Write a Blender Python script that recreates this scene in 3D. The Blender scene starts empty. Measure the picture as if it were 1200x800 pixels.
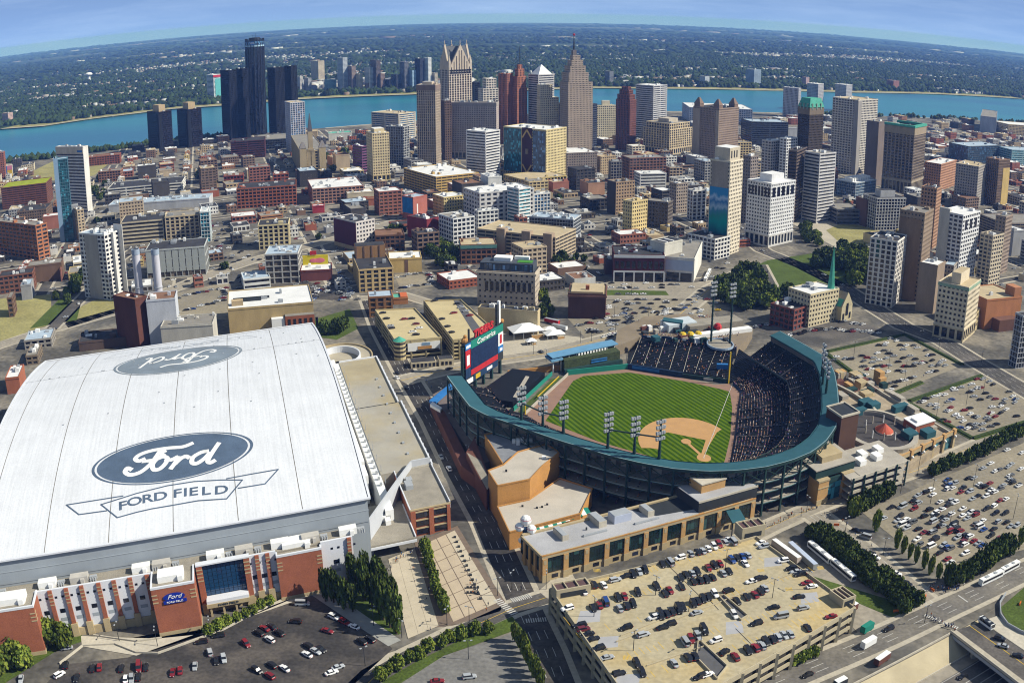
import bpy, bmesh, math, random
import numpy as np
from mathutils import Vector, Matrix, Quaternion
R = math.radians
SC = bpy.context.scene
COL = SC.collection
rnd = random.Random(7)

# ---------------------------------------------------------------- camera, sky, sun, exposure
CAM_H, CAM_P, CAM_R = 233.14, R(18.638), R(-0.158)      # height, pitch below the horizon, roll
LF, LC = 1184.65, -0.0546                                  # wide lens: r = LF * (t + LC * t^3), pixels at 1200 wide
cd = bpy.data.cameras.new('camera'); cam = bpy.data.objects.new('camera', cd); COL.objects.link(cam)
cam.location = (0, 0, CAM_H)
cam.rotation_mode = 'QUATERNION'

cam.rotation_quaternion = Quaternion((1, 0, 0), R(90) - CAM_P) @ Quaternion((0, 0, 1), CAM_R)
cd.type = 'PANO'; cd.sensor_width = 36; cd.clip_start = 0.5; cd.clip_end = 120000
_th = np.linspace(0, 0.75, 300); _r = LF * (_th + LC * _th ** 3) * 0.03
_A = np.stack([_r, _r ** 2, _r ** 3, _r ** 4], 1); _k = np.linalg.lstsq(_A, _th, rcond=None)[0]
try:
    cc = cd.cycles if hasattr(cd, 'cycles') and hasattr(cd.cycles, 'fisheye_polynomial_k0') else cd
except Exception:
    cc = cd
cc.panorama_type = 'FISHEYE_LENS_POLYNOMIAL'
cc.fisheye_fov = R(180)
cc.fisheye_polynomial_k0 = 0.0
cc.fisheye_polynomial_k1 = -float(_k[0]); cc.fisheye_polynomial_k2 = -float(_k[1])
cc.fisheye_polynomial_k3 = -float(_k[2]); cc.fisheye_polynomial_k4 = -float(_k[3])
SC.camera = cam

SUN_EL, SUN_AZ = R(40), R(-4)                           # azimuth measured from +X (to the right) towards +Y (away)
sd = bpy.data.lights.new('sun', 'SUN'); sun = bpy.data.objects.new('sun', sd); COL.objects.link(sun)
sd.energy = 5.0; sd.angle = R(0.53); sd.color = (1.0, 0.945, 0.83)
sv = Vector((math.cos(SUN_AZ) * math.cos(SUN_EL), math.sin(SUN_AZ) * math.cos(SUN_EL), math.sin(SUN_EL)))
sun.rotation_euler = sv.to_track_quat('Z', 'Y').to_euler(); sun.location = sv * 600
W = bpy.data.worlds.new('World'); SC.world = W; W.use_nodes = True
wn = W.node_tree.nodes; wl = W.node_tree.links
bg = wn['Background']; sky = wn.new('ShaderNodeTexSky'); sky.sky_type = 'NISHITA'; sky.sun_disc = False
sky.sun_elevation = SUN_EL; sky.sun_rotation = R(90) - SUN_AZ
sky.altitude = 1000; sky.air_density = 0.3; sky.dust_density = 0.1; sky.ozone_density = 6.0
tcw = wn.new('ShaderNodeTexCoord'); vaw = wn.new('ShaderNodeVectorMath'); vaw.operation = 'ADD'; vaw.inputs[1].default_value = (0, 0, 0.04)   # sky lowered beyond the horizon's dip, so its bluer part meets the land
wl.new(tcw.outputs['Generated'], vaw.inputs[0]); wl.new(vaw.outputs[0], sky.inputs[0]); 
mpw = wn.new('ShaderNodeMapping'); mpw.inputs['Scale'].default_value = (3.0, 3.0, 26.0); wl.new(tcw.outputs['Generated'], mpw.inputs[0])
now = wn.new('ShaderNodeTexNoise'); now.inputs['Scale'].default_value = 1.6; now.inputs['Detail'].default_value = 7; now.inputs['Roughness'].default_value = 0.62; wl.new(mpw.outputs[0], now.inputs['Vector'])
mrw = wn.new('ShaderNodeMapRange'); mrw.inputs[1].default_value = 0.42; mrw.inputs[2].default_value = 0.75; mrw.inputs[3].default_value = 0.16; mrw.inputs[4].default_value = 0.36; wl.new(now.outputs['Fac'], mrw.inputs[0])
mxw = wn.new('ShaderNodeMix'); mxw.data_type = 'RGBA'; mxw.inputs[7].default_value = (6.3, 8.0, 10.2, 1); wl.new(mrw.outputs[0], mxw.inputs[0]); wl.new(sky.outputs[0], mxw.inputs[6]); wl.new(mxw.outputs[2], bg.inputs[0])   # thin high cloud
bg.inputs[1].default_value = 0.096
SC.view_settings.view_transform = 'Standard'; SC.view_settings.look = 'None'
SC.view_settings.exposure = 0.34; SC.view_settings.gamma = 1.0; SC.view_settings.use_curve_mapping = False
SC.render.engine = 'CYCLES'
cy = SC.cycles
cy.max_bounces = 5; cy.diffuse_bounces = 2; cy.glossy_bounces = 2; cy.transmission_bounces = 2; cy.volume_bounces = 0
cy.transparent_max_bounces = 4; cy.use_denoising = True; cy.use_adaptive_sampling = True; cy.adaptive_threshold = 0.01
cy.caustics_reflective = False; cy.caustics_refractive = False; cy.sample_clamp_indirect = 4
cy.pixel_filter_type = 'BLACKMAN_HARRIS'; cy.filter_width = 1.1

# ---------------------------------------------------------------- a point of the photograph (1200 x 800) on a level plane of the place
_cr, _sr, _cp, _sp = math.cos(CAM_R), math.sin(CAM_R), math.cos(CAM_P), math.sin(CAM_P)
def G(u, v, z=0.0):
    x, y = u - 600, v - 400
    x, y = x * _cr + y * _sr, -x * _sr + y * _cr
    r = math.hypot(x, y) / LF; th = r
    for _ in range(12): th -= (th + LC * th ** 3 - r) / (1 + 3 * LC * th * th)
    s = math.sin(th) / (r * LF) if r > 1e-9 else 1 / LF
    X, Y, Z = x * s, y * s, math.cos(th)
    dy, dz = Z * _cp - Y * _sp, -Y * _cp - Z * _sp
    t = (z - CAM_H) / dz
    return (X * t, dy * t)
def P(x, y, z):
    z -= CAM_H
    Z = y * _cp - z * _sp; Y = -(y * _sp + z * _cp)
    rr = math.hypot(x, Y) or 1e-9; th = math.atan2(rr, Z); r = LF * (th + LC * th ** 3)
    a, b = x / rr * r, Y / rr * r
    return (600 + a * _cr - b * _sr, 400 + a * _sr + b * _cr)
def hgt(x, y, vt, lo=0.0, hi=400.0):
    for _ in range(40):
        m = (lo + hi) / 2
        if P(x, y, m)[1] > vt: lo = m
        else: hi = m
    return m
def bis(fn, target, lo, hi, inc=True):
    for _ in range(40):
        m = (lo + hi) / 2
        if (fn(m) < target) == inc: lo = m
        else: hi = m
    return m

# ---------------------------------------------------------------- materials
MATS = {}
def mat(name, col, rough=0.85, var=0.18, scale=0.25, metal=0.0, fine=0.0, fscale=3.0, spec=0.15, streak=0.0, objcol=False, tint=None, tscale=0.02, bump=0.0):
    if name in MATS: return MATS[name]
    m = bpy.data.materials.new(name); m.use_nodes = True; MATS[name] = m
    n, l = m.node_tree.nodes, m.node_tree.links
    b = n['Principled BSDF']; b.inputs['Roughness'].default_value = rough; b.inputs['Metallic'].default_value = metal
    b.inputs['Specular IOR Level'].default_value = spec
    if objcol:
        o = n.new('ShaderNodeObjectInfo'); l.new(o.outputs['Color'], b.inputs['Base Color']); return m
    if var == 0 and fine == 0 and tint is None:
        b.inputs['Base Color'].default_value = (*col, 1); return m
    tc = n.new('ShaderNodeTexCoord'); src = tc.outputs['Object']
    if streak:
        mp = n.new('ShaderNodeMapping'); mp.inputs['Scale'].default_value = (1, 1, streak); l.new(src, mp.inputs[0]); src = mp.outputs[0]
    no = n.new('ShaderNodeTexNoise'); no.inputs['Scale'].default_value = scale; no.inputs['Detail'].default_value = 6; no.inputs['Roughness'].default_value = 0.65
    l.new(src, no.inputs['Vector'])
    mr = n.new('ShaderNodeMapRange'); mr.inputs[1].default_value = 0.25; mr.inputs[2].default_value = 0.75
    mr.inputs[3].default_value = 1 - var; mr.inputs[4].default_value = 1 + var
    l.new(no.outputs['Fac'], mr.inputs[0]); fac = mr.outputs[0]
    if fine:
        n2 = n.new('ShaderNodeTexNoise'); n2.inputs['Scale'].default_value = fscale; n2.inputs['Detail'].default_value = 3
        l.new(tc.outputs['Object'], n2.inputs['Vector'])
        m2 = n.new('ShaderNodeMapRange'); m2.inputs[1].default_value = 0.3; m2.inputs[2].default_value = 0.7
        m2.inputs[3].default_value = 1 - fine; m2.inputs[4].default_value = 1 + fine
        l.new(n2.outputs['Fac'], m2.inputs[0])
        mu = n.new('ShaderNodeMath'); mu.operation = 'MULTIPLY'; l.new(fac, mu.inputs[0]); l.new(m2.outputs[0], mu.inputs[1]); fac = mu.outputs[0]
    base = None
    if tint is not None:
        n3 = n.new('ShaderNodeTexNoise'); n3.inputs['Scale'].default_value = tscale; n3.inputs['Detail'].default_value = 5
        l.new(tc.outputs['Object'], n3.inputs['Vector'])
        m3 = n.new('ShaderNodeMapRange'); m3.inputs[1].default_value = 0.42; m3.inputs[2].default_value = 0.6
        l.new(n3.outputs['Fac'], m3.inputs[0])
        mx = n.new('ShaderNodeMix'); mx.data_type = 'RGBA'; mx.inputs[6].default_value = (*col, 1); mx.inputs[7].default_value = (*tint, 1)
        l.new(m3.outputs[0], mx.inputs[0]); base = mx.outputs[2]
    vm = n.new('ShaderNodeVectorMath'); vm.operation = 'SCALE'
    if base is None: vm.inputs[0].default_value = col
    else: l.new(base, vm.inputs[0])
    l.new(fac, vm.inputs['Scale']); l.new(vm.outputs[0], b.inputs['Base Color'])
    if bump:
        bp = n.new('ShaderNodeBump'); bp.inputs['Strength'].default_value = bump; bp.inputs['Distance'].default_value = 0.3
        l.new(no.outputs['Fac'], bp.inputs['Height']); l.new(bp.outputs[0], b.inputs['Normal'])
    return m
def wallm(col, rough=0.85):
    k = 'wall_%03d_%03d_%03d' % tuple(int(c * 255) for c in col)
    return mat(k, col, rough, 0.20, 0.12, fine=0.12, fscale=1.5, streak=0.35)
def glass(name, col, rough=0.12, var=0.5, scale=0.6):
    if name in MATS: return MATS[name]
    m = mat(name, col, rough, 0.0, spec=0.6); n, l = m.node_tree.nodes, m.node_tree.links
    b = n['Principled BSDF']
    tc = n.new('ShaderNodeTexCoord'); sn = n.new('ShaderNodeVectorMath'); sn.operation = 'SNAP'; sn.inputs[1].default_value = (2.2, 2.2, 3.3)
    l.new(tc.outputs['Object'], sn.inputs[0]); wn_ = n.new('ShaderNodeTexWhiteNoise'); l.new(sn.outputs[0], wn_.inputs[0])
    mr = n.new('ShaderNodeMapRange'); mr.inputs[3].default_value = 1 - var; mr.inputs[4].default_value = 1 + 1.6 * var; l.new(wn_.outputs[0], mr.inputs[0])
    gt = n.new('ShaderNodeMath'); gt.operation = 'GREATER_THAN'; gt.inputs[1].default_value = .86; l.new(wn_.outputs[0], gt.inputs[0]); ma = n.new('ShaderNodeMath'); ma.operation = 'MULTIPLY_ADD'; ma.inputs[1].default_value = 4.5 * var; l.new(gt.outputs[0], ma.inputs[0]); l.new(mr.outputs[0], ma.inputs[2]); mr = ma
    vm = n.new('ShaderNodeVectorMath'); vm.operation = 'SCALE'; vm.inputs[0].default_value = col; l.new(mr.outputs[0], vm.inputs['Scale']); l.new(vm.outputs[0], b.inputs['Base Color'])
    return m
GL = {'d': lambda: glass('glass_dark', (0.018, 0.022, 0.03)), 'b': lambda: glass('glass_blue', (0.03, 0.07, 0.13)),
      't': lambda: glass('glass_teal', (0.02, 0.10, 0.13)), 'k': lambda: glass('glass_black', (0.008, 0.010, 0.018), 0.1, 0.3),
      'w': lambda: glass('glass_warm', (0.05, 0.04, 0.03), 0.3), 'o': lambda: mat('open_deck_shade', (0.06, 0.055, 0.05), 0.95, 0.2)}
ROOFS = {'g': lambda: mat('roof_gravel', (0.23, 0.215, 0.19), 0.95, 0.25, 0.08, fine=0.15), 'w': lambda: mat('roof_membrane', (0.66, 0.66, 0.65), 0.8, 0.14, 0.08, fine=0.08),
         't': lambda: mat('roof_tar', (0.045, 0.045, 0.05), 0.9, 0.35, 0.08, fine=0.2), 'y': lambda: mat('roof_sand', (0.44, 0.36, 0.23), 0.95, 0.18, 0.08, fine=0.12),
         'r': lambda: mat('roof_brown', (0.20, 0.11, 0.07), 0.95, 0.25, 0.1), 'c': lambda: mat('roof_copper', (0.10, 0.36, 0.27), 0.7, 0.2, 0.3),
         'l': lambda: mat('roof_lawn', (0.26, 0.30, 0.02), 0.95, 0.25, 0.1, fine=0.2), 'b': lambda: mat('roof_pale_blue', (0.36, 0.44, 0.52), 0.7, 0.15)}
mwhite = mat('white_metal', (0.78, 0.78, 0.76), 0.5, 0.08); mgrey = mat('grey_metal', (0.33, 0.35, 0.37), 0.5, 0.15)
mdark = mat('dark_metal', (0.035, 0.04, 0.045), 0.5, 0.2); msteel = mat('galvanised_steel', (0.45, 0.48, 0.5), 0.4, 0.15, metal=0.6)

# ---------------------------------------------------------------- meshes
WARP = {}                                               # measured ground axes of the two stadiums: (x axis, y axis, height factor)
def root_of(o):
    while o.parent is not None: o = o.parent
    return o
def warped(parent): return WARP.get(root_of(parent).name) if parent is not None else None
def wpt(M, p): return (p[0] * M[0][0] + p[1] * M[1][0], p[0] * M[0][1] + p[1] * M[1][1], p[2] * M[2])
def unw(M, x, y): d = M[0][0] * M[1][1] - M[0][1] * M[1][0]; return ((x * M[1][1] - y * M[1][0]) / d, (-x * M[0][1] + y * M[0][0]) / d)
class MB:
    def __init__(s): s.v = []; s.f = []; s.m = []; s.mats = []; s.cur = 0; s.raw = False
    def use(s, m):
        if m not in s.mats: s.mats.append(m)
        s.cur = s.mats.index(m); return s
    def quad(s, a, b, c, d):
        k = len(s.v); s.v += [a, b, c, d]; s.f.append((k, k + 1, k + 2, k + 3)); s.m.append(s.cur)
    def poly(s, pts):
        k = len(s.v); s.v += list(pts); s.f.append(tuple(range(k, k + len(pts)))); s.m.append(s.cur)
    def box(s, x0, y0, z0, x1, y1, z1, bottom=True):
        k = len(s.v)
        s.v += [(x0, y0, z0), (x1, y0, z0), (x1, y1, z0), (x0, y1, z0), (x0, y0, z1), (x1, y0, z1), (x1, y1, z1), (x0, y1, z1)]
        fs = [(0, 1, 5, 4), (1, 2, 6, 5), (2, 3, 7, 6), (3, 0, 4, 7), (4, 5, 6, 7)]
        if bottom: fs.append((3, 2, 1, 0))
        s.f += [tuple(k + i for i in f) for f in fs]; s.m += [s.cur] * len(fs)
    def obox(s, o, ax, ay, az):
        o, ax, ay, az = map(Vector, (o, ax, ay, az)); k = len(s.v)
        for c in (o, o + ax, o + ax + ay, o + ay): s.v.append(tuple(c))
        for c in (o, o + ax, o + ax + ay, o + ay): s.v.append(tuple(c + az))
        s.f += [tuple(k + i for i in f) for f in ((0, 1, 5, 4), (1, 2, 6, 5), (2, 3, 7, 6), (3, 0, 4, 7), (4, 5, 6, 7), (3, 2, 1, 0))]; s.m += [s.cur] * 6
    def bar(s, a, b, w, h=None):
        a, b = Vector(a), Vector(b); d = b - a
        up = Vector((0, 0, 1)) if abs(d.normalized().z) < 0.95 else Vector((1, 0, 0))
        sx = d.cross(up).normalized() * w; sy = sx.cross(d).normalized() * (h or w)
        s.obox(a - sx / 2 - sy / 2, sx, sy, d)
    def prism(s, pts, z0, z1, caps=True):
        n = len(pts); k = len(s.v)
        ar = sum(pts[i][0] * pts[(i + 1) % n][1] - pts[(i + 1) % n][0] * pts[i][1] for i in range(n))
        if ar < 0: pts = pts[::-1]
        s.v += [(p[0], p[1], z0) for p in pts] + [(p[0], p[1], z1) for p in pts]
        for i in range(n):
            j = (i + 1) % n; s.f.append((k + i, k + j, k + n + j, k + n + i)); s.m.append(s.cur)
        if caps: s.f.append(tuple(k + n + i for i in range(n))); s.f.append(tuple(k + n - 1 - i for i in range(n))); s.m += [s.cur] * 2
    def cone(s, x, y, z0, z1, r0, r1, n=12, caps=True):
        k = len(s.v)
        for z, r in ((z0, r0), (z1, r1)):
            for i in range(n): a = 2 * math.pi * i / n; s.v.append((x + r * math.cos(a), y + r * math.sin(a), z))
        for i in range(n): j = (i + 1) % n; s.f.append((k + i, k + j, k + n + j, k + n + i)); s.m.append(s.cur)
        if caps: s.f.append(tuple(k + n + i for i in range(n))); s.f.append(tuple(k + n - 1 - i for i in range(n))); s.m += [s.cur] * 2
    def ball(s, x, y, z, rx, ry, rz, n=8, k2=5):
        k = len(s.v); s.v.append((x, y, z - rz))
        for j in range(1, k2):
            t = math.pi * j / k2
            for i in range(n): a = 2 * math.pi * i / n; s.v.append((x + rx * math.sin(t) * math.cos(a), y + ry * math.sin(t) * math.sin(a), z - rz * math.cos(t)))
        s.v.append((x, y, z + rz)); top = len(s.v) - 1
        for i in range(n):
            j = (i + 1) % n; s.f.append((k, k + 1 + j, k + 1 + i)); s.m.append(s.cur)
            for q in range(k2 - 2):
                a = k + 1 + q * n; s.f.append((a + i, a + j, a + n + j, a + n + i)); s.m.append(s.cur)
            a = k + 1 + (k2 - 2) * n; s.f.append((a + i, a + j, top)); s.m.append(s.cur)
    def build(s, name, m=None, parent=None, loc=(0, 0, 0), rz=0.0, smooth=False):
        Mw = warped(parent)
        if Mw and not s.raw: s.v = [wpt(Mw, q) for q in s.v]
        me = bpy.data.meshes.new(name); me.from_pydata(s.v, [], s.f)
        if s.mats:
            for q in s.mats: me.materials.append(q)
            me.polygons.foreach_set('material_index', s.m)
        elif m: me.materials.append(m)
        if smooth: me.polygons.foreach_set('use_smooth', [True] * len(me.polygons))
        me.update()
        o = bpy.data.objects.new(name, me); COL.objects.link(o); o.location = loc; o.rotation_euler = (0, 0, rz)
        if parent is not None: o.parent = parent
        return o
def empty(name, loc=(0, 0, 0), rz=0.0):
    o = bpy.data.objects.new(name, None); COL.objects.link(o); o.location = loc; o.rotation_euler = (0, 0, rz); o.empty_display_size = 1; return o
LABELS = {}
def tag(o, label=None, cat=None, group=None, kind=None):
    if label: o['label'] = label; LABELS.setdefault(label, []).append(o)
    if cat: o['category'] = cat
    if group: o['group'] = group
    if kind: o['kind'] = kind
    return o
def stuff(o): o['kind'] = 'stuff'; return o
def copy_tree(o, parent=None):
    c = o.copy(); COL.objects.link(c)
    if parent is not None: c.parent = parent
    for ch in o.children: copy_tree(ch, c)
    return c
def sheet(name, px, z, m, kind='structure', world=False, thick=0.0):
    pts = px if world else [G(u, v) for u, v in px]
    b = MB(); b.prism(pts, z - max(thick, 0.02), z)
    return tag(b.build(name, m), kind=kind)
def text_mesh(txt, size, font=None, shear=0.0, ext=0.0, offset=0.0):
    c = bpy.data.curves.new('text', 'FONT'); c.body = txt; c.size = size; c.align_x = 'CENTER'; c.align_y = 'CENTER'; c.shear = shear; c.extrude = ext; c.offset = offset
    c.resolution_u = 3
    o = bpy.data.objects.new('text', c); COL.objects.link(o)
    dg = bpy.context.evaluated_depsgraph_get(); me = bpy.data.meshes.new_from_object(o.evaluated_get(dg))
    bpy.data.objects.remove(o); bpy.data.curves.remove(c); return me
def lettering(txt, size, m, parent=None, mw=None, name='lettering', shear=0.0, ext=0.05, offset=0.0):
    me = text_mesh(txt, size, shear=shear, ext=ext, offset=offset); me.materials.clear(); me.materials.append(m)
    o = bpy.data.objects.new(name, me); COL.objects.link(o)
    if parent is not None: o.parent = parent
    if mw is not None:
        Mw = warped(parent)
        if Mw:
            for v in me.vertices: v.co = wpt(Mw, mw @ v.co)
        else: o.matrix_local = mw
    return o
# ---------------------------------------------------------------- the ground, the river and the far bank
masphalt = mat('asphalt', (0.075, 0.072, 0.068), 0.95, 0.30, 0.06, fine=0.22, fscale=0.8, tint=(0.11, 0.10, 0.09), tscale=0.03)
masphalt_d = mat('asphalt_dark', (0.05, 0.047, 0.046), 0.95, 0.28, 0.05, fine=0.25, fscale=0.6, tint=(0.085, 0.075, 0.066), tscale=0.05)
mlot = mat('parking_lot_asphalt', (0.215, 0.19, 0.145), 0.95, 0.22, 0.035, fine=0.16, fscale=0.5, tint=(0.27, 0.235, 0.17), tscale=0.02)
mconc = mat('concrete', (0.40, 0.36, 0.285), 0.95, 0.16, 0.05, fine=0.12, fscale=0.6)
mconc_l = mat('pale_concrete', (0.47, 0.43, 0.35), 0.95, 0.14, 0.05, fine=0.10, fscale=0.6)
mroadc = mat('concrete_road', (0.28, 0.25, 0.20), 0.95, 0.18, 0.04, fine=0.15, fscale=0.4)
mgrass = mat('grass_blades', (0.065, 0.095, 0.018), 0.95, 0.3, 0.08, fine=0.3, fscale=1.0)
mdry = mat('dry_grass', (0.27, 0.245, 0.10), 0.95, 0.3, 0.03, fine=0.2, fscale=0.4)
myellow = mat('yellow_paint', (0.62, 0.40, 0.04), 0.8, 0.25, 0.3); mpaint = mat('white_paint', (0.50, 0.49, 0.46), 0.8, 0.3, 0.4)
mcity = mat('city_ground_cover', (0.10, 0.095, 0.085), 0.95, 0.35, 0.02, fine=0.3, fscale=0.25, tint=(0.20, 0.18, 0.145), tscale=0.028)

def water_mat():
    m = mat('river_water', (0.0, 0.11, 0.18), 0.30, 0, spec=0.35); n, l = m.node_tree.nodes, m.node_tree.links; b = n['Principled BSDF']
    tc = n.new('ShaderNodeTexCoord'); no = n.new('ShaderNodeTexNoise'); no.inputs['Scale'].default_value = 0.0022; no.inputs['Detail'].default_value = 8
    mp = n.new('ShaderNodeMapping'); mp.inputs['Scale'].default_value = (0.35, 1.6, 1); mp.inputs['Rotation'].default_value = (0, 0, R(-18))
    l.new(tc.outputs['Object'], mp.inputs[0]); l.new(mp.outputs[0], no.inputs[0])
    cr = n.new('ShaderNodeValToRGB'); cr.color_ramp.elements[0].position = 0.35; cr.color_ramp.elements[0].color = (0.006, 0.11, 0.205, 1)
    cr.color_ramp.elements[1].position = 0.65; cr.color_ramp.elements[1].color = (0.016, 0.19, 0.245, 1)
    l.new(no.outputs['Fac'], cr.inputs[0]); l.new(cr.outputs[0], b.inputs['Base Color'])
    n2 = n.new('ShaderNodeTexNoise'); n2.inputs['Scale'].default_value = 0.06; n2.inputs['Detail'].default_value = 6; l.new(tc.outputs['Object'], n2.inputs[0])
    bp = n.new('ShaderNodeBump'); bp.inputs['Strength'].default_value = 0.5; bp.inputs['Distance'].default_value = 1.2; l.new(n2.outputs['Fac'], bp.inputs['Height']); l.new(bp.outputs[0], b.inputs['Normal'])
    return m
def farland_mat():
    m = mat('far_land', (0.05, 0.08, 0.04), 0.95, 0, spec=0.05); n, l = m.node_tree.nodes, m.node_tree.links; b = n['Principled BSDF']
    tc = n.new('ShaderNodeTexCoord')
    def nz(sc, det, rough=0.6, sx=1.0):
        mp = n.new('ShaderNodeMapping'); mp.inputs['Scale'].default_value = (sc * sx, sc, sc); l.new(tc.outputs['Object'], mp.inputs[0])
        a = n.new('ShaderNodeTexNoise'); a.inputs['Scale'].default_value = 1; a.inputs['Detail'].default_value = det; a.inputs['Roughness'].default_value = rough; l.new(mp.outputs[0], a.inputs[0]); return a.outputs['Fac']
    def ramp(f, p0, c0, p1, c1):
        r = n.new('ShaderNodeValToRGB'); e = r.color_ramp.elements; e[0].position = p0; e[0].color = (*c0, 1); e[1].position = p1; e[1].color = (*c1, 1); l.new(f, r.inputs[0]); return r.outputs[0]
    def mix(f, a, c):
        x = n.new('ShaderNodeMix'); x.data_type = 'RGBA'; l.new(f, x.inputs[0]); l.new(a, x.inputs[6])
        if isinstance(c, tuple): x.inputs[7].default_value = (*c, 1)
        else: l.new(c, x.inputs[7])
        return x.outputs[2]
    wood = ramp(nz(0.012, 6, 0.7), 0.35, (0.014, 0.026, 0.012), 0.7, (0.05, 0.08, 0.03))
    field = ramp(nz(0.004, 5, 0.7), 0.4, (0.06, 0.09, 0.03), 0.65, (0.22, 0.21, 0.13))
    c = mix(ramp(nz(0.00042, 5, 0.6, 0.5), 0.50, (0, 0, 0), 0.60, (1, 1, 1)), wood, field)
    c = mix(ramp(nz(0.02, 3, 0.7), 0.64, (0, 0, 0), 0.68, (1, 1, 1)), c, (0.30, 0.29, 0.27))
    c = mix(ramp(nz(0.0016, 6, 0.75, 0.4), 0.645, (0, 0, 0), 0.675, (1, 1, 1)), c, (0.50, 0.50, 0.50))
    l.new(c, b.inputs['Base Color']); return m
NSH = [G(*q) for q in [(0, 190), (60, 184), (160, 171), (380, 150), (590, 135), (700, 131), (860, 131), (1000, 135), (1199, 144)]]
SSH = [G(*q) for q in [(0, 151.5), (50, 148), (110, 139), (160, 133), (200, 128), (260, 124), (350, 116.5), (480, 111), (590, 107), (690, 103.2), (750, 104), (900, 106), (1000, 108.5), (1100, 110.5), (1199, 116)]]
npts = [(-6000, -2500), (-6000, 400)] + NSH + [(4000, 3400), (9000, 3900), (9000, -2500), (700, -2500)] + [(320, 130), (G(1262, 800)[0], G(1262, 800)[1]), G(1150, 723), G(965, 820), (-40, 220), (-300, -2500)]
b = MB(); b.prism(npts, -9, 0); ground = tag(b.build('ground', mcity), kind='structure')
spts = [(-7000, 900)] + SSH + [(9000, 5000)]
rad = 26900
a0 = math.atan2(5000, 9000); a1 = math.atan2(900, -7000)
arc = [(rad * math.cos(a), rad * math.sin(a)) for a in np.linspace(a0 - 0.25, a1 + 0.1, 80)]
b = MB(); b.prism(spts + arc[::-1] if False else spts + arc, -9, 0); tag(b.build('terrain', farland_mat()), kind='structure')
b = MB(); b.prism([(-7000, 200), (-7000, 1000)] + [(x, y + 60) for x, y in SSH] + [(9000, 5100), (9000, 3700), (4000, 3250)] + [(x, y - 60) for x, y in NSH[::-1]], -8.5, -3)
tag(b.build('river', water_mat()), kind='structure')
# banks
def offs(pts, d0, d1):
    L_, R_ = [], []
    for i, p in enumerate(pts):
        a = pts[max(0, i - 1)]; c = pts[min(len(pts) - 1, i + 1)]; dx, dy = c[0] - a[0], c[1] - a[1]; q = math.hypot(dx, dy) or 1
        L_.append((p[0] - dy / q * d0, p[1] + dx / q * d0)); R_.append((p[0] - dy / q * d1, p[1] + dx / q * d1))
    return L_, R_
def ribbon(name, pts, w, z, m, kind='structure', world=True, shift=0.0, th=0.03):
    if not world: pts = [G(*q) for q in pts]
    L_, R_ = offs(pts, shift - w / 2, shift + w / 2); b = MB()
    for i in range(len(pts) - 1):
        for A, B_, zz in ((L_, R_, z),): b.quad((*A[i], zz), (*A[i + 1], zz), (*B_[i + 1], zz), (*B_[i], zz))
        b.quad((*L_[i], z - th), (*L_[i + 1], z - th), (*L_[i + 1], z), (*L_[i], z)); b.quad((*R_[i + 1], z - th), (*R_[i], z - th), (*R_[i], z), (*R_[i + 1], z))
    o = b.build(name, m)
    if kind: o['kind'] = kind
    return o
def dense(pts, step):
    out = []
    for a, c in zip(pts[:-1], pts[1:]):
        n = max(1, int(math.hypot(c[0] - a[0], c[1] - a[1]) / step)); out += [(a[0] + (c[0] - a[0]) * i / n, a[1] + (c[1] - a[1]) * i / n) for i in range(n)]
    return out + [pts[-1]]
ribbon('grass', SSH, 60, 0.25, mdry, 'stuff', shift=45)
ribbon('grass', SSH, 50, 0.2, mgrass, 'stuff', shift=95)
ribbon('path', SSH, 14, 0.35, mconc_l, shift=8)
ribbon('path', NSH[3:], 12, 0.3, mconc, shift=-8)
# sheets of parking and street surfaces
ROADS = []
def road(px, w, m=None, z=0.10, mark=None, world=False):
    pts = px if world else [G(*q) for q in px]
    ROADS.append((pts, w)); ribbon('road', pts, w + 5, z - 0.04, mconc); o = ribbon('road', pts, w, z, m or masphalt)
    if mark:
        b = MB()
        for k in ([0.0] if w < 12 else [-0.12 * w / 10, 0.12 * w / 10] if mark == 'y' else [-w * .25, 0, w * .25]):
            d = dense(pts, 3.0)
            for i in range(len(d) - 1):
                if mark in 'wd' and i % (4 if mark == 'w' else 6) > 1: continue
                dx, dy = d[i + 1][0] - d[i][0], d[i + 1][1] - d[i][1]; q = math.hypot(dx, dy) or 1; nx, ny = -dy / q, dx / q
                a, c = (d[i][0] + nx * k, d[i][1] + ny * k), (d[i + 1][0] + nx * k, d[i + 1][1] + ny * k); h = 0.11
                zz = z + 0.03
                b.quad((a[0] - nx * h, a[1] - ny * h, zz), (c[0] - nx * h, c[1] - ny * h, zz), (c[0] + nx * h, c[1] + ny * h, zz), (a[0] + nx * h, a[1] + ny * h, zz))
        tag(b.build('road_marking', myellow if mark == 'y' else mpaint), kind='structure')
road([(668, 840), (640, 765), (607, 692), (572, 612), (540, 556), (508, 492), (472, 432), (446, 385), (430, 345)], 13, masphalt_d, 0.10, 'w')
road([(380, 850), (440, 792), (480, 769), (540, 740), (600, 713), (640, 700)], 8.5, masphalt, 0.16, 'y')
road([(840, 648), (905, 616), (960, 592), (1020, 570), (1080, 549), (1210, 492)], 9, mroadc, 0.12, 'y')
road([(955, 603), (1010, 643), (1060, 685), (1098, 718)], 13, mroadc, 0.17, 'w')
road([(820, 850), (880, 812), (950, 783), (1040, 745), (1110, 712), (1230, 655)], 13, mat('worn_asphalt', (0.135, 0.125, 0.112), .95, .25, .05, fine=.2, fscale=.6, tint=(.17, .155, .13), tscale=.04), 0.22, 'd')
road([(985, 335), (1020, 358), (1060, 383), (1105, 400), (1145, 425), (1215, 466)], 20, masphalt, 0.20, 'w')
road([(985, 335), (940, 312), (895, 294), (872, 276), (850, 240)], 18, masphalt, 0.14, 'w')
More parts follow.
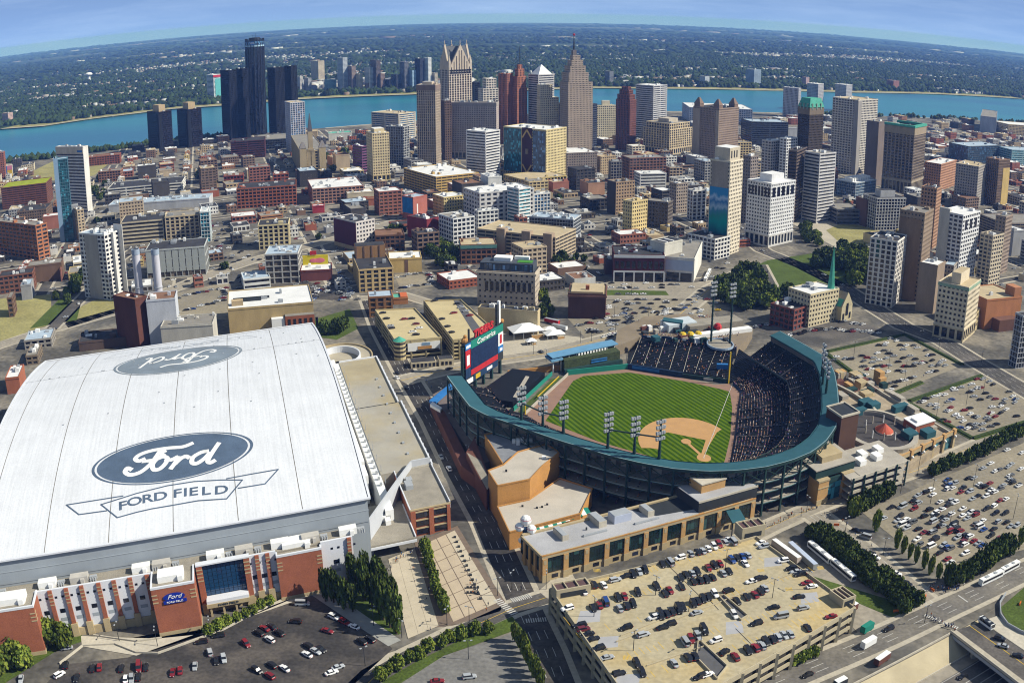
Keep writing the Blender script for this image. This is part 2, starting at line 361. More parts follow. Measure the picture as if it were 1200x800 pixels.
road([(470, 446), (520, 434), (570, 424), (640, 414), (720, 394), (785, 378), (830, 340), (880, 312)], 14, mroadc, 0.15, 'y')
road([(-60, 425), (0, 404), (60, 386), (140, 364), (240, 324), (300, 304), (400, 278), (470, 258)], 17, mroadc, 0.13, 'w')
road([(60, 386), (100, 345), (130, 312), (160, 290)], 11, masphalt, 0.18, None)
road([(420, 350), (470, 345), (560, 372)], 11, mroadc, 0.19, None)
road([(930, 370), (905, 340), (890, 310)], 12, masphalt, 0.21, None)
road([(1090, 600), (1240, 520)], 6, mconc, 0.06, None)
road([(640, 700), (660, 680), (640, 640)], 6, mconc, 0.05, None)

def lot(px, m, z=0.06, stripes=None): return sheet('parking_lot', px, z, m)
lot([(55, 800), (75, 778), (150, 770), (300, 715), (350, 695), (365, 690), (450, 748), (460, 760), (400, 815), (370, 850), (20, 850)], masphalt_d, 0.12)
lot([(470, 800), (520, 768), (590, 745), (604, 740), (640, 805), (650, 850), (440, 850)], mat('parking_lot_grey', (0.17, 0.165, 0.155), 0.95, 0.2, 0.05, fine=0.2, fscale=0.6), 0.10)
lot([(970, 412), (1060, 392), (1128, 428), (1036, 464)], mlot, 0.09)
lot([(1066, 470), (1150, 440), (1215, 472), (1215, 492), (1140, 512)], mlot, 0.09)
lot([(1010, 600), (1090, 565), (1215, 512), (1215, 640), (1175, 650), (1110, 672), (1060, 640)], mlot, 0.09)
lot([(664, 372), (706, 352), (828, 352), (840, 372), (772, 385), (690, 401)], mlot, 0.09)
lot([(665, 340), (712, 330), (830, 331), (828, 350), (706, 351)], mroadc, 0.08)
lot([(880, 385), (905, 380), (955, 372), (1010, 378), (1040, 388), (965, 408)], masphalt, 0.09)
lot([(300, 330), (360, 330), (410, 345), (395, 352), (368, 350)], masphalt_d, 0.09)
lot([(462, 322), (500, 318), (512, 335), (470, 341)], mlot, 0.09)
lot([(200, 345), (268, 330), (268, 375), (208, 372)], mlot, 0.09)
lot([(930, 668), (1010, 648), (1075, 712), (1010, 745)], mroadc, 0.07)
lot([(915, 255), (1030, 262), (1030, 290), (990, 296)], mconc, 0.09)
lot([(540, 440), (585, 385), (680, 395), (690, 402), (660, 412), (600, 424)], mconc, 0.07)
# lawns
for px in ([(300, 715), (366, 690), (452, 746), (470, 742), (440, 680), (375, 655)], [(-10, 810), (70, 760), (100, 750), (90, 735), (-10, 740)],
           [(1172, 712), (1215, 675), (1215, 730), (1190, 745)], [(366, 375), (410, 362), (420, 385), (395, 398), (372, 395)], [(665, 339), (780, 341), (784, 346), (668, 346)],
           [(930, 668), (1075, 712), (1050, 725), (925, 672)], [(832, 335), (900, 305), (985, 292), (1000, 330), (930, 350), (880, 362)], [(35, 385), (70, 350), (95, 355), (90, 375)],
           [(432, 800), (480, 775), (600, 722), (612, 735), (520, 768), (470, 800)]):
    tag(sheet('grass', px, 0.14, mgrass, 'stuff'))
for px in ([(0, 400), (0, 350), (60, 345), (60, 380)], [(70, 372), (110, 352), (150, 348), (150, 362), (80, 384)], [(30, 205), (60, 190), (108, 182), (130, 190), (110, 206), (60, 212)], [(968, 270), (985, 262), (1030, 266), (1030, 284), (990, 290)]):
    sheet('grass', px, 0.13, mdry, 'stuff')
mhedge = mat('hedge_leaves', (0.035, 0.055, 0.015), .95, .5, .5, fine=.4, fscale=2, bump=.8)
# hedged kerbs of the lots by the ballpark
for line in ([(970, 412), (1060, 392)], [(1060, 392), (1128, 428)], [(968, 414), (1036, 464)], [(1066, 470), (1150, 440)], [(1064, 472), (1140, 514)], [(1036, 466), (1080, 448)], [(1140, 514), (1215, 490)]):
    ribbon('hedge', line, 2.6, 1.0, mhedge, 'stuff', world=False, th=1.0); ribbon('grass', line, 5.0, 0.30, mgrass, 'stuff', world=False, th=0.3)
# the sunken motorway
tr = [(975, 830), (1010, 795), (1110, 742), (1118, 745), (1195, 800), (1250, 840), (1100, 900)]
# ---------------------------------------------------------------- the covered football stadium with the white roof
mbrick = mat('red_brick', (0.30, 0.105, 0.06), 0.9, 0.16, 0.15, fine=0.16, fscale=2.2); mbrick_d = mat('dark_brick', (0.13, 0.055, 0.042), 0.9, 0.2, 0.15, fine=0.15)
mstone = mat('tan_stone', (0.40, 0.32, 0.19), 0.9, 0.14, 0.2, fine=0.1); mclad = mat('white_cladding', (0.62, 0.64, 0.68), 0.7, 0.08, 0.1, fine=0.06, streak=0.3)
mgreyc = mat('grey_cladding', (0.30, 0.335, 0.37), 0.6, 0.1, 0.08, streak=0.2); mroofw = mat('white_roof_sheet', (0.63, 0.65, 0.68), 0.75, 0.07, 0.05, fine=0.05, fscale=0.9)
mnavy = mat('faded_blue_print', (0.075, 0.11, 0.165), 0.8, 0.25, 0.08, fine=0.2); mnavy2 = mat('faded_grey_blue_print', (0.19, 0.23, 0.27), 0.8, 0.25, 0.06, fine=0.2)
mlogo = mat('bright_blue_sign', (0.01, 0.03, 0.28), 0.4, 0.1); mrooft = mat('terrace_gravel', (0.27, 0.245, 0.20), 0.95, 0.25, 0.1, fine=0.2)
FO = (-61.3476, 378.9908)
WARP['stadium'] = ((0.93872, 0.43617), (-0.35136, 1.21842), 0.88)
def FL(u, v, z=0.0): x, y = G(u, v, z * .88); return unw(WARP['stadium'], x - FO[0], y - FO[1])
st = empty('stadium', (*FO, 0))
tag(st, 'vast covered stadium under a white roof with blue oval logos, red brick towers in front', 'stadium')
SW = -172
def roof_sheet():
    m = mroofw; n, l = m.node_tree.nodes, m.node_tree.links; b = n['Principled BSDF']; src = b.inputs['Base Color'].links[0].from_socket
    tc = n.new('ShaderNodeTexCoord'); mp = n.new('ShaderNodeMapping'); mp.inputs['Rotation'].default_value = (0, 0, R(-16)); l.new(tc.outputs['Object'], mp.inputs[0]); m2 = n.new('ShaderNodeMapping'); m2.inputs['Scale'].default_value = (1.1, .022, .05); l.new(mp.outputs[0], m2.inputs[0])
    no = n.new('ShaderNodeTexNoise'); no.inputs['Scale'].default_value = 1; no.inputs['Detail'].default_value = 6; no.inputs['Roughness'].default_value = .7; l.new(m2.outputs[0], no.inputs[0]); mr = n.new('ShaderNodeMapRange'); mr.inputs[1].default_value = .3; mr.inputs[2].default_value = .62; mr.inputs[3].default_value = .86; mr.inputs[4].default_value = 1.02; l.new(no.outputs[0], mr.inputs[0])
    vm = n.new('ShaderNodeVectorMath'); vm.operation = 'SCALE'; l.new(src, vm.inputs[0]); l.new(mr.outputs[0], vm.inputs['Scale']); l.new(vm.outputs[0], b.inputs['Base Color'])
roof_sheet()
b = MB(); b.use(mgreyc); b.box(SW, 0.6, 0, -0.3, 201, 39.4); b.box(SW - .1, .35, 33.2, 0, .7, 33.5); b.box(SW, .4, 27, -0.2, .7, 33); b.build('wall', parent=st)
seams = [SW - 0.6, -163.5, -136.3, -109.2, -82.1, -55, -28, 0.0]
def arc(t): q = max(0.0, min(1.0, t / 201.6)); return 40.0 + 62.0 * q * (1 - q)
def RFL(u, v):
    z = 42.0
    for _ in range(8): p = FL(u, v, z); z = arc(p[1])
    return p
def vault(mb, s0, s1, t0, t1, dz, n):
    for k in range(n):
        a, c = t0 + (t1 - t0) * k / n, t0 + (t1 - t0) * (k + 1) / n; mb.quad((s0, a, arc(a) + dz), (s1, a, arc(a) + dz), (s1, c, arc(c) + dz), (s0, c, arc(c) + dz))
for i in range(7):
    for t0, t1 in ((0.5, 148), (148, 201.6)):
        b = MB(); b.use(mroofw); vault(b, seams[i] + 0.17, seams[i + 1] - 0.17, t0 + .16, t1 - .16, .12, 24 if t0 < 1 else 9); b.build('roof_panel', parent=st)
b = MB(); b.use(mat('roof_seam', (.20, .185, .16), .9, .3, .3)); vault(b, SW - 1, .6, 0, 202.2, -.02, 32); vault(b, SW - 1, .6, 0, 202.2, -.6, 16); b.build('roof_deck', parent=st)
b = MB(); b.use(mgreyc)
for s0 in (SW, -.3):
    for k in range(24): a, c = 201 * k / 24, 201 * (k + 1) / 24; b.quad((s0, a, 39), (s0, c, 39), (s0, c, arc(c) - .1), (s0, a, arc(a) - .1))
stuff(b.build('vault_end_wall', parent=st))
b = MB(); b.use(mclad); b.box(SW - 1.4, -0.5, 39.7, 1, 0.5, 40.5); b.box(SW - 1.4, 201.7, 39.7, 1, 202.6, 40.5)
for k in range(28):
    a, c = .5 + 201.2 * k / 28, .5 + 201.2 * (k + 1) / 28
    for x in (.6, SW - 1.1): b.bar((x, a, arc(a) + .05), (x, c, arc(c) + .05), 1.0, .9)
b.build('roof_edge', parent=st)
b = MB(); b.use(mgrey); rv = random.Random(2)
for k in range(40): x, t = rv.uniform(SW + 4, -4), rv.choice((148.3, rv.uniform(60, 195))); b.box(x, t, arc(t), x + .7, t + .7, arc(t) + .5)
stuff(b.build('roof_vent', parent=st))
# markings on the roof
ZR = 40.17
def stroke(mb, pts, w, z, wf=None):
    n = len(pts)
    for i in range(n - 1):
        a, c = pts[i], pts[i + 1]; dx, dy = c[0] - a[0], c[1] - a[1]; q = math.hypot(dx, dy) or 1; nx, ny = -dy / q * w / 2, dx / q * w / 2; ex, ey = dx / q * w * .3, dy / q * w * .3
        zz = z + 0.003 * (i % 7)
        mb.quad((a[0] - nx - ex, a[1] - ny - ey, zz), (c[0] - nx + ex, c[1] - ny + ey, zz), (c[0] + nx + ex, c[1] + ny + ey, zz), (a[0] + nx - ex, a[1] + ny - ey, zz))
def spline(pts, k=6):
    out = []
    p = [pts[0]] + list(pts) + [pts[-1]]
    for i in range(1, len(p) - 2):
        for j in range(k):
            t = j / k; a, b_, c, d = p[i - 1], p[i], p[i + 1], p[i + 2]
            out.append(tuple(0.5 * (2 * b_[m] + (c[m] - a[m]) * t + (2 * a[m] - 5 * b_[m] + 4 * c[m] - d[m]) * t * t + (3 * b_[m] - a[m] - 3 * c[m] + d[m]) * t ** 3) for m in (0, 1)))
    return out + [tuple(pts[-1])]
ZL = lambda p: RFL(70 + p[0] * .225, 490 + p[1] * .225)
SCRIPT = [[(690, 132), (640, 150), (560, 157), (480, 170), (420, 190), (395, 212), (412, 224), (440, 214)], [(560, 158), (530, 165), (500, 205), (468, 245), (420, 282), (370, 296), (342, 282), (352, 262), (372, 268)],
          [(436, 226), (470, 222), (510, 212), (548, 196)], [(548, 200), (515, 208), (485, 240), (490, 268), (520, 265), (550, 238), (560, 210), (540, 198), (532, 182), (548, 172)], [(556, 214), (580, 218), (612, 203)],
          [(618, 204), (600, 235), (580, 262)], [(604, 236), (630, 212), (655, 200), (672, 206)], [(770, 172), (735, 180), (695, 205), (690, 232), (715, 236), (755, 210), (780, 182)], [(828, 132), (795, 180), (772, 222), (785, 232), (806, 222)]]
def lift(o, dz):
    for v in o.data.vertices:
        x, y = unw(WARP['stadium'], v.co.x, v.co.y); v.co.z = (arc(y) + dz) * .88
def roof_logo(eL, eR, eT, eB, near):
    L_, R_, T_, B_ = RFL(*eL), RFL(*eR), RFL(*eT), RFL(*eB); cx, cy, hw, hh = (L_[0] + R_[0]) / 2, (T_[1] + B_[1]) / 2, (R_[0] - L_[0]) / 2, (T_[1] - B_[1]) / 2
    sg = 1 if near else -1; mb_ = mnavy if near else mnavy2
    for nm, f0, f1 in (('logo_rim', 0.965, 1.0), ('logo_oval', 0.0, 0.935)):
        b = MB(); b.use(mb_); N = 72; fs_ = [f0, f1] if f0 else [0.001, .25, .5, .75, .935]
        for i in range(N):
            a0, a1 = 2 * math.pi * i / N, 2 * math.pi * (i + 1) / N
            for g0, g1 in zip(fs_[:-1], fs_[1:]): b.quad(*[(cx + hw * f * math.cos(a), cy + hh * f * math.sin(a), 0) for f, a in ((g0, a0), (g1, a0), (g1, a1), (g0, a1))])
        lift(b.build(nm, parent=st), .24)
    P0 = [RFL(*q) for q in ((108, 548), (297, 523), (200, 511), (205, 564))]; c0 = ((P0[0][0] + P0[1][0]) / 2, (P0[2][1] + P0[3][1]) / 2); kx, ky = hw / ((P0[1][0] - P0[0][0]) / 2), hh / ((P0[2][1] - P0[3][1]) / 2)
    def tr(q): x, y = ZL(q); return (cx + sg * (x - c0[0]) * kx, cy + sg * (y - c0[1]) * ky)
    b = MB(); b.use(mwhite)
    for s_ in SCRIPT: stroke(b, [tr(q) for q in spline(s_)], 2.2 if near else 1.7, 0)
    o = b.build('logo_script', parent=st); lift(o, .29)
    ban = [[(215, 450), (300, 518), (400, 490), (480, 472), (580, 455), (720, 430), (870, 420), (952, 322), (840, 322), (700, 330), (560, 352), (400, 392), (280, 430), (215, 450)],
           [(330, 405), (180, 429), (35, 452), (100, 502), (245, 482)], [(870, 315), (1000, 291), (1138, 267), (1070, 342), (930, 365)]]
    if not near: mb_ = mat('worn_print', (0.40, 0.43, 0.47), .8, .2, .1)
    b = MB(); b.use(mb_)
    for l_ in ban: stroke(b, [tr(q) for q in l_], 0.62 if near else 0.3, 0)
    lift(b.build('banner_outline', parent=st), .24)
    for ch, x, y in zip('FORDFIELD', (328, 390, 457, 525, 613, 655, 697, 762, 842), (457, 435, 420, 408, 393, 388, 384, 380, 375)):
        px_, py_ = tr((x, y)); ang = 0.13 * (px_ - cx) / -40 + (0 if near else math.pi)
        lift(lettering(ch, 6.6 * ky, mb_, st, Matrix.Translation((px_, py_, 40)) @ Matrix.Rotation(ang, 4, 'Z') @ Matrix.Scale(1.3, 4, (1, 0, 0)), 'roof_letter', ext=0.0, offset=0.12), .24)
roof_logo((108, 548), (297, 523), (200, 511), (205, 564), True)
roof_logo((132, 435), (284, 411), (210, 410), (200, 437), False)
# terrace and the front
HF = 26.0
b = MB(); b.use(mrooft); b.box(SW, -6.4, 0, -9.2, 0.4, 25.6); b.build('terrace', parent=st)
def fs(u, v, z=HF): return FL(u, v, z)[0]
def tower(s0, s1, t0, h, sign=False):
    b = MB(); b.use(mbrick); b.box(s0, t0, 0, s1, -6.0, h); b.use(mstone); b.box(s0 - .06, t0 - .1, 0, s1 + .06, -6.0, 2.2)
    for k in range(3):
        z = h - 3.4 - k * 2.0
        for a, c in ((s0 - .08, s0 + 2.2), (s1 - 2.2, s1 + .08)): b.box(a, t0 - .12, z, c, t0 + 2.0, z + .55)
    b.use(mclad); w = .55
    b.box(s0 - .1, t0 - .1, h, s1 + .1, t0 + w, h + 1.1); b.box(s0 - .1, t0 + w, h, s0 + w, -6, h + 1.1); b.box(s1 - w, t0 + w, h, s1 + .1, -6, h + 1.1)
    b.use(mrooft); b.box(s0 + w, t0 + w, h, s1 - w, -6, h + .2); o = b.build('brick_tower', parent=st)
    b = MB(); b.use(mwhite); b.box(s0 + 3, t0 + 3, h + .2, s1 - 4, t0 + 8.5, h + 3.4); b.box(s1 - 6.5, t0 + 2.2, h + .25, s1 - 4.4, t0 + 8, h + 3.0); b.build('rooftop_unit', parent=o)
    return o
tower(SW, fs(39, 712), -15.5, 26)
tmid = tower(-93, -75.4, -16.6, 25.8)
tower(-41.5, -22.6, -9.0, 24.5)
# pavilion sign on the middle tower
b = MB(); b.use(mlogo); N = 32
for i in range(N):
    a0, a1 = 2 * math.pi * i / N, 2 * math.pi * (i + 1) / N; b.poly([(-84.2, -16.95, 20.8), (-84.2 + 4.4 * math.cos(a0), -16.95, 20.8 + 2.2 * math.sin(a0)), (-84.2 + 4.4 * math.cos(a1), -16.95, 20.8 + 2.2 * math.sin(a1))])
b.box(-88.8, -16.98, 17.4, -79.4, -16.7, 19.0); sg_ = b.build('oval_sign', parent=tmid)
MX = lambda x, y, z: Matrix.Translation((x, y, z)) @ Matrix.Rotation(R(90), 4, 'X')
lettering('Ford', 3.0, mwhite, sg_, MX(-84.2, -17.02, 20.9), 'sign_lettering', shear=0.4); lettering('FORD FIELD', 1.25, mwhite, sg_, MX(-84.2, -17.04, 18.2), 'sign_lettering')
# white walls with brick pilasters
def white_wall(s0, s1, pil, h=HF):
    b = MB(); b.use(mclad); b.box(s0, -7.0, 4.2, s1, -6.2, h + .7); b.use(mstone); b.box(s0, -7.6, 0, s1, -6.2, 4.2); b.build('front_wall', parent=st)
    for p in pil:
        b = MB(); b.use(mbrick); b.box(p - .85, -7.7, 7.2, p + .85, -6.9, h + .5); b.use(mstone); b.box(p - 1.35, -8.1, 0, p + 1.35, -6.9, 7.2)
        for k in range(4): b.box(p - .9, -7.78, h - 1.6 - 1.9 * k, p + .9, -7.65, h - 1.1 - 1.9 * k)
        b.build('brick_pilaster', parent=st)
    q = [s0] + list(pil) + [s1]
    for a, c in zip(q[:-1], q[1:]):
        m_ = (a + c) / 2; b = MB(); b.use(GL['k']())
        for dx, w_, za, zb, mm in ((-1.4, .5, 4.3, 3.2, GL['k']()), (1.4, .5, 4.3, 3.2, GL['k']()), (0, 1.1, 12.5, 10.3, GL['k']()), (0, 1.5, 17, 15.2, mgreyc)): b = MB(); b.use(mm); b.box(m_ + dx - w_, -7.08, h - za, m_ + dx + w_, -6.95, h - zb); b.build('window', parent=st)
l0, l1 = fs(40, 694), -93
white_wall(l0, l1, [fs(u, v) for u, v in ((58, 693), (77, 690), (95, 687), (115, 684), (133, 681), (152, 678), (172, 674))])
white_wall(-52.6, -41.5, [-49.4, -45.0]); white_wall(-22.6, -9.0, [-10.6])
# glazed front between the towers
for s0, s1 in ((-74.6, -72.2), (-55.0, -52.6)):
    b = MB(); b.use(mbrick); b.box(s0, -8.2, 6, s1, -6.2, HF + .8); b.use(mstone); b.box(s0 - .05, -8.3, 0, s1 + .05, -6.2, 6)
    for k in range(4): b.box(s0 - .06, -8.3, HF - 1.5 - 2 * k, s1 + .06, -8.1, HF - .9 - 2 * k)
    b.build('brick_pilaster', parent=st)
gw = MB(); gw.use(mdark); gw.box(-72.2, -6.9, 9, -55, -6.3, HF + .6); gwo = gw.build('curtain_wall', parent=st)
nx, nz = 9, 8; gx = (17.2) / nx; gz = (HF - 9.4) / nz
pm = MB(); pm.use(glass('glass_stadium', (0.008, 0.035, 0.085), 0.08, 0.6)); pm.box(0, 0, 0, gx - .22, .1, gz - .22); pane = pm.build('pane', parent=gwo)
for i in range(nx):
    for j in range(nz):
        o = pane if (i, j) == (0, 0) else pane.copy()
        if o is not pane: COL.objects.link(o)
        o.location = wpt(WARP['stadium'], (-72.1 + i * gx, -7.0, 9.3 + j * gz))
b = MB(); b.use(mclad); b.box(-72.4, -10.5, 7.4, -54.8, -6.3, 9.0); b.use(mstone); b.box(-72.6, -10.7, 5.2, -54.6, -6.3, 7.4); b.box(-74.6, -7, 0, -53, -6.35, 5.2)
for k in range(4): b.box(-71.5 + k * 5.3, -10.3, 0, -70.7 + k * 5.3, -9.5, 5.2)
en = b.build('entrance_canopy', parent=st)
lettering('FORD FIELD', 1.6, mdark, en, MX(-63.6, -10.78, 6.3), 'sign_lettering', offset=0.03)
b = MB(); b.use(mclad); b.box(-74.7, -8.3, HF + .8, -52.5, -6, HF + 1.5); b.build('parapet', parent=st)
# plant on the terrace
for k, s in enumerate((-166, -140.5, -127, -101, -92.5, -70, -58, -43, -30, -14)):
    b = MB(); b.use(mwhite if k % 2 else mat('roof_unit_grey', (.45, .43, .39), .7, .15)); b.box(s, -4.6, 25.6, s + 7.5, -1.4, 28.9); b.box(s + 4.5, -5.4, 25.6, s + 6, -4.6, 28.2); b.use(mgrey); b.box(s + 8, -3.4, 25.6, s + 11, -2.1, 27.2)
    for q in range(3): b.cone(s + 8.5 + q, -4.5, 25.6, 27.6, .35, .3, 8)
    b.build('rooftop_unit', parent=st)
# east range along the street
b = MB(); b.use(mat('east_roof', (0.33, 0.31, 0.265), 0.95, 0.16, 0.05, fine=0.14, tint=(0.34, 0.29, 0.19), tscale=0.03)); b.box(14.5, 49, 0, 40.5, 118, 16); b.box(14.5, 118.3, 0, 38.8, 182, 16); b.use(mdark); b.box(14.5, 118, 15, 40, 118.3, 16.3); b.build('concourse_roof', parent=st)
b = MB(); b.use(mclad); b.box(40.5, 49, 0, 41.2, 118, 17.2); b.box(38.8, 118, 0, 39.6, 182, 17.2); b.box(14.5, 182, 0, 39.6, 182.7, 17)
for k in range(24): t = 52 + k * 5.4; x = 41.2 if t < 117 else 39.6; b.box(x, t, 2, x + .3, t + .8, 17.3)
b.build('parapet', parent=st)
b = MB(); b.use(mwhite); b.box(1.6, 60, 0, 8.6, 176, 18.5); b.box(2.2, 48, 0, 8.2, 58, 17.5)
b.box(10.6, 20, 0, 14.5, 182, 15.4); b.build('upper_gallery', parent=st)
b = MB(); b.use(mgrey)
for k in range(26): b.box(12.4, 40 + k * 5.2, 15.4, 13.4, 41 + k * 5.2, 17.2); b.box(15.2, 41 + k * 10.4, 16, 15.45, 41.25 + k * 10.4, 20) if k < 13 else None
for k in range(9): b.box(31 + .2 * k, 62 + k * 11, 16, 32.2 + .2 * k, 63.4 + k * 11, 16.9)
b.build('roof_vent', parent=st)
# long white gable wall running across to the street corner
b = MB(); b.use(mat('pale_grey_cladding', (.44, .46, .49), .7, .1, .1))
for (x0, t0), (x1, t1), za, zb in (((1.2, 9), (20.8, 36.4), 21, 20.6), ((20.8, 36.4), (30.6, 50), 20.6, 20), ((30.6, 50.2), (40.4, 50.8), 20, 19.6)):
    dx, dy = x1 - x0, t1 - t0; q = math.hypot(dx, dy); nx_, ny_ = -dy / q * .7, dx / q * .7
    k = len(b.v)
    b.v += [(x0, t0, 0), (x1, t1, 0), (x1 + nx_, t1 + ny_, 0), (x0 + nx_, t0 + ny_, 0), (x0, t0, za), (x1, t1, zb), (x1 + nx_, t1 + ny_, zb), (x0 + nx_, t0 + ny_, za)]
    b.f += [tuple(k + i for i in f) for f in ((0, 1, 5, 4), (1, 2, 6, 5), (2, 3, 7, 6), (3, 0, 4, 7), (4, 5, 6, 7))]; b.m += [b.cur] * 5
b.build('gable_wall', parent=st)
# brick corner block with four window bays
b = MB(); b.use(mbrick)
b.box(21.4, 15.6, 0, 40.2, 49.5, 15.6); b.use(mstone); b.box(21.2, 15.3, 15.6, 40.5, 15.9, 16.4); b.use(mclad); b.box(40.2, 15.9, 13, 40.6, 49.5, 17); b.box(21.2, 15.9, 15.6, 21.7, 49.5, 16.5); b.use(mrooft); b.box(21.7, 15.9, 15.6, 40.2, 49.5, 15.8)
b.use(mbrick)
for k in range(3): b.box(21.4 + k * 8.6, 14.9, 0, 23.6 + k * 8.6 - (.6 if k == 2 else 0), 15.6, 15.5)
cb = b.build('brick_corner_block', parent=st)
for k in range(2):
    for j in range(3):
        x0 = 24.0 + k * 8.6; z0 = 1.2 + j * 4.9; b = MB(); b.use(GL['k']()); b.box(x0, 15.3, z0, x0 + 5.9, 15.55, z0 + 3.3); b.use(mstone); b.box(x0 - .4, 15.1, z0 + 3.3, x0 + 6.3, 15.55, z0 + 3.9); b.build('window', parent=cb)
for k in range(6):
    b = MB(); b.use(GL['k']()); b.box(40.25, 18 + k * 5.2, 4, 40.5, 21.5 + k * 5.2, 12); b.build('window', parent=cb)
b = MB(); b.use(mgrey); b.box(23.5, 32, 15.8, 27, 37, 18.4); b.box(25, 38, 15.8, 28, 41, 17.5); b.build('rooftop_unit', parent=cb)
# low entrance block
b = MB(); b.use(mrooft); b.box(-0.2, 4.6, 7.2, 21.2, 34, 9); b.use(mclad); b.box(-.2, 4.3, 6.6, 21.3, 4.9, 8.0); b.box(20.7, 4.9, 9, 21.2, 30, 9.8); b.use(mgrey); b.box(1, 12, 0, 20.8, 30, 7.2); b.use(mwhite); b.box(6, 20, 9, 13, 24, 12.5); b.box(10, 17, 9, 12.4, 20, 11.6); el = b.build('entrance_block', parent=st)
for k in range(9):
    b = MB(); b.use(glass('glass_stadium', (0.008, 0.035, 0.085))); b.box(1.3 + k * 2.15, 11.8, .2, 3.2 + k * 2.15, 11.98, 6.6); b.build('window', parent=el)
# round ramp at the far end of the range
rc = (17.5, 200); b = MB(); b.use(mat('ramp_concrete', (0.37, 0.33, 0.25), 0.95, 0.15, 0.1)); N = 36
def ring(mb, c, r0, r1, z0, z1, a0, a1, N=36):
    for i in range(N):
        p, q = a0 + (a1 - a0) * i / N, a0 + (a1 - a0) * (i + 1) / N
        A = [(c[0] + r * math.cos(t), c[1] + r * math.sin(t)) for t in (p, q) for r in (r0, r1)]
        mb.quad((*A[0], z1), (*A[1], z1), (*A[3], z1), (*A[2], z1)); mb.quad((*A[1], z0), (*A[3], z0), (*A[3], z1), (*A[1], z1)); mb.quad((*A[2], z0), (*A[0], z0), (*A[0], z1), (*A[2], z1))
ring(b, rc, 0.1, 13.4, 0, 8.2, -1.9, 3.3); ring(b, rc, 13.4, 22, 0, 10.4, -1.9, 3.3); b.use(mclad); ring(b, rc, 13.2, 14, 8.2, 13.2, -1.9, 3.3); b.use(mstone); ring(b, rc, 21.4, 22.2, 10.2, 11.6, -1.9, 3.3)
b.use(mwhite); b.box(0.5, 205, 0, 7, 213, 16); b.box(1.6, 178, 0, 12, 186, 17); b.build('round_ramp', parent=st)
# west shoulder
b = MB(); b.use(mgrey); b.box(SW - 22, 20, 0, SW - 1.2, 190, 16); b.use(mbrick_d); b.box(SW - 22.3, 60, 0, SW - 21.9, 190, 15); b.build('west_range', parent=st)
# ---------------------------------------------------------------- the open-air ballpark
BA = R(25.7); BO = (104.361, 491.3486)
WARP['ballpark'] = WARP['video_board'] = ((0.92329, 0.44407), (-0.34772, 1.18646), 0.92)
def BL(u, v, z=0.0): x, y = G(u, v, z * .92); return unw(WARP['ballpark'], x - BO[0], y - BO[1])
mteal = mat('teal_roof_metal', (0.03, 0.098, 0.122), 0.65, 0.15, 0.1, fine=0.08); mgreen = mat('dark_green_steel', (0.022, 0.05, 0.048), 0.55, 0.2, 0.2)
mseat = mat('dark_green_seat', (0.007, 0.009, 0.013), 0.6, 0.25, 0.4, fine=0.5, fscale=1.3); mdirt = mat('infield_clay', (0.44, 0.255, 0.11), 0.95, 0.1, 0.15, fine=0.08)
mtrack = mat('warning_track_clay', (0.25, 0.155, 0.115), 0.95, 0.12, 0.15); morange = mat('orange_brick', (0.42, 0.215, 0.07), 0.9, 0.12, 0.12, fine=0.14, fscale=2.0)
mtan = mat('tan_brick', (0.46, 0.28, 0.12), 0.9, 0.14, 0.15, fine=0.12); mconcB = mat('stand_concrete', (0.36, 0.33, 0.28), 0.9, 0.2, 0.1, fine=0.15); mnavyb = mat('navy_panel', (0.02, 0.045, 0.10), 0.5, 0.2)
mred = mat('red_paint', (0.45, 0.03, 0.035), 0.5, 0.15); mblue = mat('blue_panel', (0.03, 0.16, 0.42), 0.5, 0.2); mpole = mat('yellow_pole', (0.55, 0.38, 0.03), 0.5, 0.1); mgreenp = mat('green_sign', (0.02, 0.20, 0.15), 0.5, 0.1)
def mow():
    m = mat('mown_turf', (0.10, 0.15, 0.02), 0.95, 0, spec=0.0); n, l = m.node_tree.nodes, m.node_tree.links; b = n['Principled BSDF']
    tc = n.new('ShaderNodeTexCoord'); mp = n.new('ShaderNodeMapping'); mp.inputs['Rotation'].default_value = (0, 0, R(-24.55)); l.new(tc.outputs['Object'], mp.inputs[0])
    w = n.new('ShaderNodeTexWave'); w.inputs['Scale'].default_value = 2 * math.pi / 3.25 / 20 * 1.0; w.bands_direction = 'X'; w.inputs['Distortion'].default_value = 0.25; w.inputs['Detail'].default_value = 2; l.new(mp.outputs[0], w.inputs[0])
    cr = n.new('ShaderNodeValToRGB'); cr.color_ramp.elements[0].position = 0.36; cr.color_ramp.elements[0].color = (0.030, 0.070, 0.004, 1); cr.color_ramp.elements[1].position = 0.64; cr.color_ramp.elements[1].color = (0.085, 0.135, 0.008, 1); l.new(w.outputs['Fac'], cr.inputs[0])
    no = n.new('ShaderNodeTexNoise'); no.inputs['Scale'].default_value = 0.12; no.inputs['Detail'].default_value = 6; l.new(tc.outputs['Object'], no.inputs[0])
    mr = n.new('ShaderNodeMapRange'); mr.inputs[3].default_value = .7; mr.inputs[4].default_value = 1.3; l.new(no.outputs[0], mr.inputs[0])
    vm = n.new('ShaderNodeVectorMath'); vm.operation = 'SCALE'; l.new(cr.outputs[0], vm.inputs[0]); l.new(mr.outputs[0], vm.inputs['Scale']); l.new(vm.outputs[0], b.inputs['Base Color']); return m
bp = empty('ballpark', (*BO, 0))
tag(bp, 'open ballpark with striped green field ringed by teal roofed stands', 'ballpark')
def part(mb, name, m=None, parent=bp): return mb.build(name, m, parent=parent)
